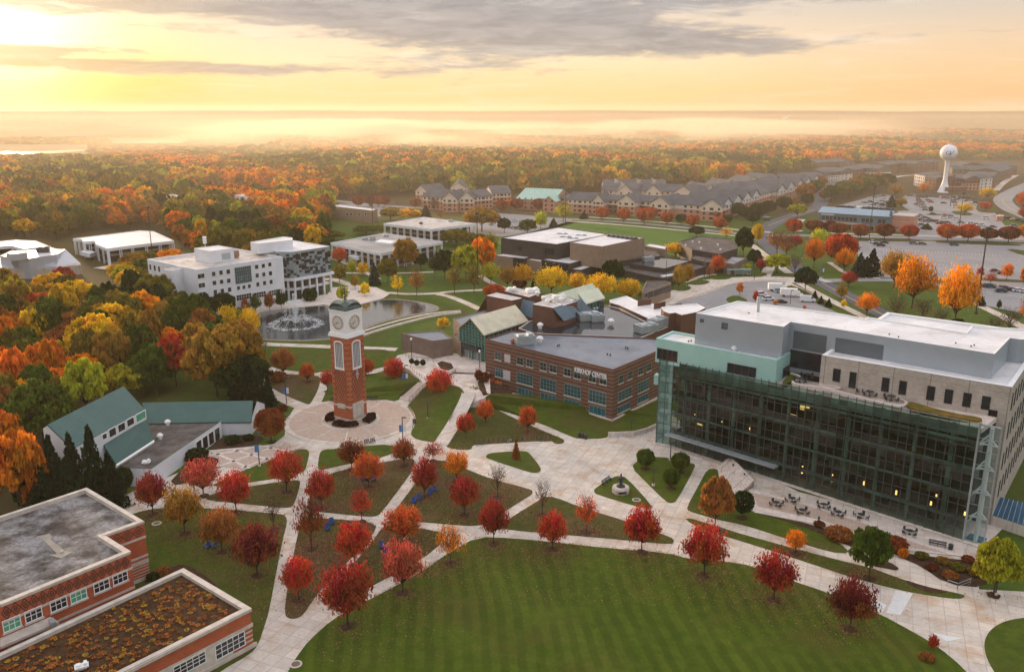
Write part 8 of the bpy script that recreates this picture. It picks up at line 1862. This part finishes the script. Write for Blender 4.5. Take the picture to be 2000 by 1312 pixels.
# --- morning air
def volume_box(name, x0, x1, y0, y1, z0, z1, color, dens, aniso, noise=None, label=None):
 mb = MB(); mb.abox(x0, x1, y0, y1, z0, z1); m = bpy.data.materials.new(name); m.use_nodes = True; k = NT(m.node_tree); k.n.clear()
 v = k.new('ShaderNodeVolumePrincipled'); o = k.new('ShaderNodeOutputMaterial'); k.l.new(v.outputs[0], o.inputs['Volume'])
 v.inputs['Color'].default_value = (*color, 1); v.inputs['Anisotropy'].default_value = aniso; v.inputs['Density'].default_value = dens
 if noise: k.put(v.inputs['Density'], noise(k, dens))
 ob = mb.build(name, m, uv=False); tag(ob, label, kind='stuff'); return ob
volume_box("haze", -16500, 16500, -400, 16500, -1.0, 125.0, (1.0,.86,.66), .00008, .3, label='golden morning haze thickening toward the horizon')
def fogn(k, d):
 pos = k.new('ShaderNodeNewGeometry').outputs['Position']; s_ = k.new('ShaderNodeSeparateXYZ'); k.put(s_.inputs[0], pos)
 x, y, z = s_.outputs
 q = k.comb(k.m('MULTIPLY', x, .0022), k.m('MULTIPLY', y, .0012), k.m('MULTIPLY', z, .012)); n = k.noise(q, 1.0, 4, .6, .4)
 edge = k.m('MULTIPLY', k.m('ADD', k.m('MULTIPLY', k.smooth(y, 1000., 1300.), .08), k.m('MULTIPLY', k.smooth(k.m('SUBTRACT', y, k.m('MULTIPLY', x, .5)), 1150., 1700.), .92)), k.m('SUBTRACT', 1.0, k.smooth(y, 2500., 3700.)))
 edge = k.m('MULTIPLY', edge, k.m('MULTIPLY', k.smooth(k.m('ADD', x, k.m('MULTIPLY', y, .30)), -500., 500.), k.m('SUBTRACT', 1.0, k.smooth(k.m('SUBTRACT', x, k.m('MULTIPLY', y, .22)), 0., 700.))))
 top = k.m('SUBTRACT', 1.0, k.smooth(k.m('ADD', z, k.m('MULTIPLY', n, -70.)), -14., 10.))
 return k.m('MULTIPLY', k.m('MULTIPLY', k.m('MULTIPLY', edge, top), k.smooth(n, .40, .62)), d)
fb_ = volume_box("fog_bank", -2600, 2400, 1000, 4000, .5, 55, (1.0,.88,.66), .009, .35, fogn, 'bright bank of river fog lying over the distant woods')
volume_box('valley_mist', -5000, 5000, 430, 3600, .5, 60, (1.0,.86,.66), .00022, .3, label='thin golden mist over the far valley and hills')
fb_.data.materials[0].cycles.volume_step_rate = .25
# --- fountain
def build_fountain():
 c = P(578, 634); e = empty('pond_fountain', (c.x, c.y, .12), 0, 'white fountain spraying arcs of water on the left part of the pond', 'fountain')
 m = bpy.data.materials.new("water_spray"); m.use_nodes = True; k = NT(m.node_tree); k.n.clear(); o = k.new('ShaderNodeOutputMaterial'); d = k.new('ShaderNodeBsdfDiffuse'); d.inputs[0].default_value = (.9,.93,.95,1); t = k.new('ShaderNodeBsdfTransparent'); mx = k.new('ShaderNodeMixShader'); mx.inputs[0].default_value = .6
 k.l.new(t.outputs[0], mx.inputs[1]); k.l.new(d.outputs[0], mx.inputs[2]); k.l.new(mx.outputs[0], o.inputs[0])
 mb = MB(); mb.lathe((0,0), [(1.1,0),(1.0,.35),(.3,.5)], 12); mb.build('float', DARKM, e)
 rng = np.random.default_rng(4); v = [];
 def jet(a, reach, hgt, n, sp_):
  t_ = rng.uniform(0, 1, n); x = reach*t_; z = 4*hgt*t_*(1-t_)+.25; s_ = sp_*(.3+t_); return np.stack([x*math.cos(a)+rng.normal(0, 1, n)*s_, x*math.sin(a)+rng.normal(0, 1, n)*s_, z+rng.normal(0, 1, n)*s_*.5], 1)
 tall = np.concatenate([jet(i*6.283/12+.1, 4.0, 8.0, 170, .2) for i in range(12)]+[jet(i*1.3, .9, 10.5, 240, .14) for i in range(4)])
 arcs = np.concatenate([jet(i*6.283/14, 8.0, 2.2, 150, .12) for i in range(14)]); foam = []
 for i in range(14):
  a = i*6.283/14; n = 90; foam.append(np.stack([8.2*math.cos(a)+rng.normal(0, .8, n), 8.2*math.sin(a)+rng.normal(0, .8, n), rng.uniform(.0, .25, n)], 1))
 for nm, cc, sz in (('tall_jets', tall, .13), ('arching_jets', arcs, .11), ('splash', np.concatenate(foam), .20)):
  me = leaf_mesh(nm, quads(cc, sz, rng), rng.uniform(0, 1, len(cc)), m); ob = bpy.data.objects.new(nm, me); COL.objects.link(ob); ob.parent = e
build_fountain()
# --- furniture
BLUEP = mat("blue_plastic", (.012,.05,.20), (.015,.06,.25), 1, .45)
def chair_mesh():
 mb = MB(); mb.abox(-.32,.32,-.05,.55,.30,.36)
 for x in (-.36,.36): mb.abox(x-.07,x+.07,-.15,.55,.50,.56); mb.abox(x-.05,x+.05,.45,.53,0,.50); mb.abox(x-.05,x+.05,-.12,-.04,0,.50)
 b = len(mb.v); mb.v += [(-.34,-.05,.30),(.34,-.05,.30),(.36,-.42,1.05),(-.36,-.42,1.05),(-.34,-.11,.30),(.34,-.11,.30),(.36,-.48,1.05),(-.36,-.48,1.05)]
 mb.f += [(b,b+1,b+2,b+3),(b+7,b+6,b+5,b+4),(b,b+4,b+5,b+1),(b+3,b+2,b+6,b+7),(b+1,b+5,b+6,b+2),(b,b+3,b+7,b+4)]; mb.mi += [0]*6; return mb
_cm = chair_mesh().build('tmp', BLUEP, None, uv=False); CH = _cm.data; bpy.data.objects.remove(_cm)
for (px, py, a, lb) in [(716,929,.4,'rear blue lawn chair of three under the orange-red maple'),(709,939,1.2,'left blue lawn chair of three under the orange-red maple'),(732,940,-1.0,'right blue lawn chair of three under the orange-red maple'),(648,1024,.8,'upper blue lawn chair of two beside the half bare maple'),(639,1035,.6,'lower blue lawn chair of two beside the half bare maple'),
 (406,1070,.2,'left blue lawn chair of two on the dark lawn'),(420,1069,-.2,'right blue lawn chair of two on the dark lawn'),(746,1071,.9,'blue lawn chair alone on the leaf-covered triangle'),(757,1083,.2,'purplish blue lawn chair half under the rose-red maple'),(808,983,.7,'blue lawn chair, lower left end of the row of four'),(818,977,.5,'blue lawn chair, second in the row of four'),(840,966,.6,'blue lawn chair, third in the row of four'),(849,959,.7,'blue lawn chair, upper right end of the row of four')]:
 v = P(px, py); e = bpy.data.objects.new('lawn_chair', CH); COL.objects.link(e); e.location = v+Vector((0,0,.1)); e.rotation_euler = (0,0,a+2.6); e.scale = (1.05,)*3; tag(e, lb, 'chair', 'blue lawn chairs on the quad')
def table_set(px, py, label):
 e = empty('patio_table_set', P(px, py)+Vector((0,0,.2)), rnd.uniform(0, 1), label, 'table set', 'round metal tables on the library terrace')
 mb = MB(); mb.lathe((0,0), [(.05,0),(.05,.74)], 6); mb.lathe((0,0), [(.62,.74),(.62,.78)], 14); mb.lathe((0,0), [(.3,0),(.28,.05)], 10); mb.build('table', DARKM, e)
 for k_ in range(4):
  a = k_*1.5708; q = (1.15*math.cos(a), 1.15*math.sin(a)); d = (math.cos(a), math.sin(a)); t = (-d[1], d[0]); mb = MB(); mb.box(q, d, t, .25, .25, .42, .46); mb.box((q[0]+d[0]*.25, q[1]+d[1]*.25), d, t, .03, .25, .46, .95)
  for sx in (-.2,.2):
   for sy in (-.2,.2): mb.box((q[0]+d[0]*sx+t[0]*sy, q[1]+d[1]*sx+t[1]*sy), d, t, .025, .025, 0, .42)
  mb.build('chair', DARKM, e)
for a in [(1516,989,'black table set nearest the outdoor steps'),(1547,981,'second black table set along the glass wall'),(1566,1004,'black table set at the front edge of the terrace, left'),(1608,993,'black table set in the middle, close to the glass'),(1637,1008,'black table set in the middle of the terrace front'),(1681,1013,'black table set right of the middle'),(1776,1045,'lone black table set at the far right of the terrace')]: table_set(*a)
def bench(px, py, px2, py2, label):
 A, B = P(px, py), P(px2, py2); e = empty('park_bench', (A+B)/2+Vector((0,0,.18)), math.atan2(B.y-A.y, B.x-A.x), label, 'bench', 'benches'); L_ = (B-A).length/2
 mb = MB();
 for i in range(3): mb.abox(-L_, L_, -.25+i*.17, -.11+i*.17, .42, .47)
 mb.build('seat', DARKM, e); mb = MB(); mb.abox(-L_, L_, .27, .32, .55, .68); mb.abox(-L_, L_, .29, .34, .74, .88); mb.build('backrest', DARKM, e)
 for x in (-L_*.85, 0, L_*.85): mb = MB(); mb.abox(x-.04, x+.04, -.22, .32, 0, .42); mb.abox(x-.04, x+.04, .27, .32, .42, .85); mb.build('leg', DARKM, e)
bench(1813,1064,1848,1071,'long dark bench at the right end of the library terrace'); bench(712,868,722,866,'dark bench on the lower rim of the round plaza, left of a pair'); bench(724,866,733,864,'dark bench on the lower rim of the round plaza, right of a pair'); bench(1177,949,1193,938,'pale-backed bench by the statue lawn'); bench(700,573,718,568,'wooden bench on the pond terrace'); bench(646,785,655,784,'dark bench behind the tower on the round plaza, left'); bench(714,782,738,782,'long dark bench behind the tower on the round plaza, right')
def bin_(px, py, label, z=.05, s=1.0):
 e = empty('litter_bin', P(px, py)+Vector((0,0,z)), .3, label, 'bin', 'litter bins'); mb = MB(); mb.lathe((0,0), [(.36*s,0),(.40*s,.9*s)], 10); mb.build('bin_body', DARKM, e); mb = MB(); mb.lathe((0,0), [(.44*s,.9*s),(.36*s,1.08*s),(.1,1.2*s)], 10); mb.build('lid', DARKM, e)
for a in [(1132,853,'black bin, left of three by the lawn of the student centre'),(1138,855,'black bin, middle of three by the lawn of the student centre'),(1144,857,'black bin, right of three by the lawn of the student centre'),(1856,1074,'tall black bin beside the long terrace bench'),(809,827,'black bin on the right rim of the round plaza')]: bin_(*a)
for i, a in enumerate([(1406,897),(1431,921),(1453,940),(1598,1026)]):
 e = empty('bollard_light', P(*a)+Vector((0,0,.15)), 0, 'black bollard light '+('at the head of the outdoor steps','midway down the outdoor steps','at the foot of the outdoor steps','in the narrow terrace bed')[i], 'bollard', 'bollard lights'); mb = MB(); mb.lathe((0,0), [(.14,0),(.14,1.3),(.18,1.32),(.18,1.6)], 8); mb.build('post', DARKM, e)
n_ = 17; A, B = P(926, 866), P(1076, 856)
for i in range(n_):
 p = A+(B-A)*i/(n_-1); e = empty('bicycle_stand', p+Vector((0,0,.05)), 0, 'slim dark bicycle stand in the long row above the paved court', 'bicycle stand', 'row of bicycle stands'); mb = MB(); mb.tube([(0,0,0),(0,0,1.1)], .06, 6); mb.tube([(0,-.25,.75),(0,0,.9),(0,.25,.75)], .03, 5); mb.build('post', DARKM, e)
def bicycle(px, py, col, label):
 e = empty('bicycle', P(px, py)+Vector((0,0,.06)), rnd.uniform(.2, .9), label, 'bicycle', 'parked bicycles'); m = mat('bike_'+label[:6].replace(' ', '_'), col, col, 1, .4)
 for x in (-.52, .52):
  mb = MB(); n = 14; mb.tube([(x+.34*math.cos(2*math.pi*k_/n), 0, .34+.34*math.sin(2*math.pi*k_/n)) for k_ in range(n+1)], .03, 4, cap=False); mb.build('wheel', TYRE, e)
 mb = MB()
 for a, b_ in (((-.52,.34),(-.2,.9)),((-.2,.9),(.4,.85)),((.4,.85),(.52,.34)),((-.05,.32),(.4,.85)),((-.05,.32),(-.2,.9)),((-.52,.34),(-.05,.32))): mb.tube([(a[0],0,a[1]),(b_[0],0,b_[1])], .03, 4)
 mb.build('frame', m, e); mb = MB(); mb.tube([(.4,-.25,1.0),(.4,.25,1.0)], .025, 4); mb.tube([(.4,0,.85),(.4,0,1.0)], .025, 4); mb.build('handlebar', DARKM, e); mb = MB(); mb.abox(-.33,-.08,-.07,.07,.92,.98); mb.build('saddle', DARKM, e)
bicycle(937,871,(.1,.14,.2),'dark bicycle at the left end of the bicycle stands'); bicycle(995,865,(.5,.5,.52),'silver bicycle in the middle of the bicycle stands'); bicycle(1060,862,(.1,.12,.3),'blue bicycle near the right end of the bicycle stands'); bicycle(1069,861,(.5,.04,.03),'red bicycle at the right end of the bicycle stands')
def statue():
 e = empty('bronze_statue', P(1212, 961)+Vector((0,0,.1)), .1, 'dark bronze figure on a pale octagonal plinth on the small triangular lawn', 'statue'); mb = MB()
 mb.lathe((0,0), [(1.75,0),(1.75,.9),(1.6,1.0),(1.6,1.15)], 8); mb.build('plinth', CTRIM, e); mb = MB(); mb.abox(-.8,.8,-1.78,-1.72,.3,.75); mb.build('plaque', DARKM, e)
 mb = MB(); mb.lathe((0,0), [(.9,1.15),(.8,1.4),(.3,1.5),(.33,2.2),(.42,2.6),(.36,3.1),(.14,3.3),(.19,3.5),(.17,3.75),(.04,3.85)], 10); mb.tube([(-.38,0,3.0),(-.62,-.1,2.5),(-.4,-.3,2.2)], [.12,.10,.07], 6); mb.tube([(.38,0,3.0),(.7,.0,2.6),(.75,-.3,2.9)], [.12,.10,.07], 6); mb.build('figure', DARKM, e)
statue()
# steps and railings between round plaza and terrace
def steps():
 e = empty('garden_steps', P(800, 765), 0, 'concrete garden steps with dark rails between round plaza and terrace', 'steps'); o = Vector((e.location.x, e.location.y)); mb = MB()
 A1, A2, B1, B2 = P(781,779), P(800,785), P(818,747,4), P(838,750,4); n = 14
 for i in range(n):
  t0, t1 = i/n, 1; a, b_ = A1.lerp(B1, t0), A2.lerp(B2, t0); mb.prism([(v.x-o.x, v.y-o.y) for v in (a, b_, B2, B1)], 4*t0-.3 if i else -.05, 4*(i+1)/n+.1)
 mb.build('treads', CONC2, e)
 for (p, q) in ((A1, B1), (A2, B2)):
  mb = MB(); P0, P1 = p-Vector((o.x,o.y,0)), q-Vector((o.x,o.y,0))
  for i in range(7): s_ = P0.lerp(P1, i/6); mb.tube([s_, s_+Vector((0,0,1.2))], .04, 4)
  mb.tube([P0+Vector((0,0,1.15)), P1+Vector((0,0,1.2))], .05, 4); mb.build('handrail', DARKM, e)
steps()
def railing(pts, z, label, name='railing', h=1.0, m=None, solid=False):
 q = [P(p[0], p[1], z) for p in pts]; e = empty(name, q[0], 0, label, 'railing' if not solid else 'wall'); mb = MB(); q = [v-q[0] for v in q]
 if solid:
  for a, b_ in zip(q, q[1:]): mb.wall(a.xy[:], b_.xy[:], 0, (b_-a).length, -z*0-.1, h, -.15, .15)
  mb.build('wall', m or CONC2, e); return
 for a, b_ in zip(q, q[1:]):
  n = max(1, int((b_-a).length/1.6))
  for i in range(n+1): s_ = a.lerp(b_, i/n); mb.tube([s_, s_+Vector((0,0,h))], .05, 4)
  mb.tube([a+Vector((0,0,h)), b_+Vector((0,0,h))], .06, 4); mb.tube([a+Vector((0,0,h*.5)), b_+Vector((0,0,h*.5))], .04, 4)
 mb.build('rail', m or DARKM, e)
railing([(802,720),(814,732),(829,742)], 4, 'dark railing on the upper left edge of the terrace'); railing([(787,694),(804,702),(846,707),(858,712)], 4, 'thin railing before the low grey-brown wing')
railing([(1188,852),(1238,850),(1262,844),(1284,834)], .05, 'curved concrete ramp wall between student centre lawn and library', 'ramp_wall', 1.0, None, True); railing([(1190,856),(1240,854),(1284,842)], .05, 'pale handrail along the ramp beside the library', m=METAL)
railing([(1850,1143),(1870,1150),(1895,1140)], .1, 'pale metal handrail beside the small steps at the right', m=METAL); railing([(797,798),(808,812),(812,824),(806,838)], .1, 'dark curved fence on the right rim of the round plaza', h=.9)
railing([(545,845),(555,826),(566,812)], .1, 'dark curved fence on the left rim of the round plaza', h=.7); railing([(905,770),(890,800),(878,825)], 1.2, 'thin rail along the slope beside the ramp path', h=.9)
def planter():
 e = empty('raised_planter', P(872, 714, 4), 0, 'raised concrete planter with bare soil on the terrace', 'planter'); o = e.location; q = [P2(*p, 4.5) for p in ((850,712),(862,706),(885,712),(890,722),(876,728),(858,724))]
 mb = MB(); mb.prism([(a-o.x, b_-o.y) for a, b_ in q], .05, .9); mb.build('rim', CONC2, e); mb = MB(); mb.prism([(a-o.x, b_-o.y) for a, b_ in inset(q, .5)], .5, .95); mb.build('soil', MULCH, e)
 s_ = empty('terrace_steps', P(910, 730, 4), 0, 'short wide steps in front of the glazed entrance', 'steps'); o = s_.location; mb = MB()
 for i in range(4): q = [P2(*p, 4) for p in ((890,727-i*1.6),(929,729-i*1.6),(929,718),(891,716))]; mb.prism([(a-o.x, b_-o.y) for a, b_ in q], .05, .2+i*.13)
 mb.build('treads', CONC2, s_)
planter()
def shelter():
 e = empty('bus_shelter', P(1442, 538), .1, 'glass bus shelter beside the bus loop', 'bus shelter'); mb = MB()
 for x in (-5,-2,2,5):
  for y in (-1.3,1.3): mb.abox(x-.08,x+.08,y-.08,y+.08,0,2.8)
 mb.build('frame', METAL, e); mb = MB(); mb.abox(-5.5,5.5,-1.8,1.8,2.8,2.95); mb.build('roof', mat_glass("shelter_glass", (.2,.3,.28), .1, .3), e); mb = MB(); mb.abox(-5,5,1.28,1.32,.3,2.6); mb.build('back_glass', MATS["shelter_glass"], e)
shelter()
def manhole(px, py, label):
 v = P(px, py); e = empty('round_grate', v+Vector((0,0,.12)), 0, label, 'grate'); mb = MB(); mb.lathe((0,0), [(.85,0),(.85,.06)], 16); mb.build('rim', CTRIM, e); mb = MB(); mb.lathe((0,0), [(.6,.06),(.6,.08)], 12); mb.build('cover', mat("rust_cover", (.16,.09,.06), (.2,.13,.1), 3, .7), e)
manhole(1243,977,'round rusty grate on the statue lawn'); manhole(578,1298,'round mosaic grate at the bottom of the wide diagonal path'); manhole(306,1023,'round pale cover on the dark lawn near the crimson maple')
# a walker on the pond path
def person(px, py, label, col):
 v = P(px, py); e = empty('person', v+Vector((0,0,.08)), .4, label, 'person'); J = [(0,0,.95),(0,0,1.25),(0,0,1.45),(0,0,1.55),(0,.02,1.68),(.1,0,.9),(.12,.12,.5),(.12,.05,.06),(.12,.2,.03),(-.1,0,.9),(-.12,-.15,.5),(-.12,-.3,.1),(-.12,-.15,.03),(.2,0,1.42),(.26,-.08,1.15),(.25,.05,.92),(-.2,0,1.42),(-.26,.08,1.15),(-.25,.2,.95)]
 E_ = [(0,1),(1,2),(2,3),(3,4),(0,5),(5,6),(6,7),(7,8),(0,9),(9,10),(10,11),(11,12),(2,13),(13,14),(14,15),(2,16),(16,17),(17,18)]
 Rr = [.15,.16,.15,.06,.11,.10,.07,.05,.04,.10,.07,.05,.04,.07,.05,.035,.07,.05,.035]
 me = bpy.data.meshes.new('body'); me.from_pydata(J, E_, []); me.materials.append(mat('walker_clothes', col, col, 2, .9)); o = bpy.data.objects.new('body', me); COL.objects.link(o); o.parent = e
 sk = o.modifiers.new('skin', 'SKIN'); o.modifiers.new('sub', 'SUBSURF').levels = 1
 for i, r in enumerate(Rr): me.skin_vertices[0].data[i].radius = (r, r*.8)
 me.skin_vertices[0].data[0].use_root = True
person(486, 681, 'person in dark clothes walking on the pale path by the pond', (.03,.035,.05))
# mulch rings under the lawn trees, then fallen leaves
mb = MB(); lit = []
for a in Q+O[:10]:
 v = P(a[0], a[1]); r = random.Random(a[0]); n = 14
 if a[3] > 30: mb.prism([(v.x+(.95+r.uniform(-.2,.2))*math.cos(2*math.pi*i/n), v.y+(.95+r.uniform(-.2,.2))*math.sin(2*math.pi*i/n)) for i in range(n)], .10, .15+r.uniform(0,.03))
 if a[5] in ('maple','sparse','bare','oak') and a[3] > 35: lit.append((v.x, v.y, a[3]/16.0, a[4]))
o = mb.build('tree_mulch', MULCH, None, uv=False); tag(o, 'dark mulch rings around the lawn trees', kind='stuff')
rng = np.random.default_rng(12); cs = []; tn = []
for (x, y, s_, c) in lit:
 n = 1900; rr = np.abs(rng.normal(0, .75, n))*s_*1.2+.2; a = rng.uniform(0, 6.283, n); cs.append(np.stack([x+rr*np.cos(a), y+rr*np.sin(a), np.full(n, .135)], 1)); tn.append(rng.uniform(0, 1, n))
for (x0, y0, x1, y1, n) in ((560,1040,700,1160,9000),(740,1030,860,1130,4000),(620,930,790,1000,5000),(780,930,1020,1020,5000),(480,1010,560,1200,1800),(880,800,1090,866,3500),(930,1060,1700,1180,3500)):
 A, B, C_, D_ = P(x0,y1), P(x1,y1), P(x0,y0), P(x1,y0); u_, w_ = rng.uniform(0,1,n), rng.uniform(0,1,n)
 q = np.array([(A.lerp(B, a)).lerp(C_.lerp(D_, a), b_)[:2] for a, b_ in zip(u_, w_)]); cs.append(np.concatenate([q, np.full((n,1), .135)], 1)); tn.append(rng.uniform(0, 1, n))
lm = bpy.data.materials.new("fallen_leaves"); lm.use_nodes = True; k = NT(lm.node_tree); b_ = k.n['Principled BSDF']; at = k.new('ShaderNodeAttribute', attribute_type='GEOMETRY', attribute_name='tone').outputs['Fac']
k.put(b_.inputs['Base Color'], k.ramp(at, [(0, (.09,.045,.025)), (.3, (.20,.09,.04)), (.55, (.32,.17,.08)), (.75, (.30,.05,.03)), (1, (.42,.27,.16))])); b_.inputs['Roughness'].default_value = .9
cs = np.concatenate(cs); tn = np.concatenate(tn); keep = np.zeros(len(cs), bool)
for poly in LAWNS+[[(P(*p).x, P(*p).y) for p in ((581,1279),(727,1167),(932,1048),(1080,1058),(1305,1079),(1469,1104),(1709,1193),(1789,1236),(1400,1300),(700,1330))]]:
 ins = np.zeros(len(cs), bool); m_ = len(poly)
 for i in range(m_):
  (x0, y0), (x1, y1) = poly[i], poly[i-1]
  if y0 == y1: continue
  c = ((y0 > cs[:,1]) != (y1 > cs[:,1])) & (cs[:,0] < (x1-x0)*(cs[:,1]-y0)/(y1-y0)+x0); ins ^= c
 keep |= ins
keep |= rng.random(len(cs)) < .05
cs = cs[keep]; tn = tn[keep]; me = leaf_mesh('fallen_leaves', quads(cs, .085, rng, .85), tn, lm); o = bpy.data.objects.new('fallen_leaves', me); COL.objects.link(o); tag(o, 'fallen autumn leaves strewn under the maples', kind='stuff')
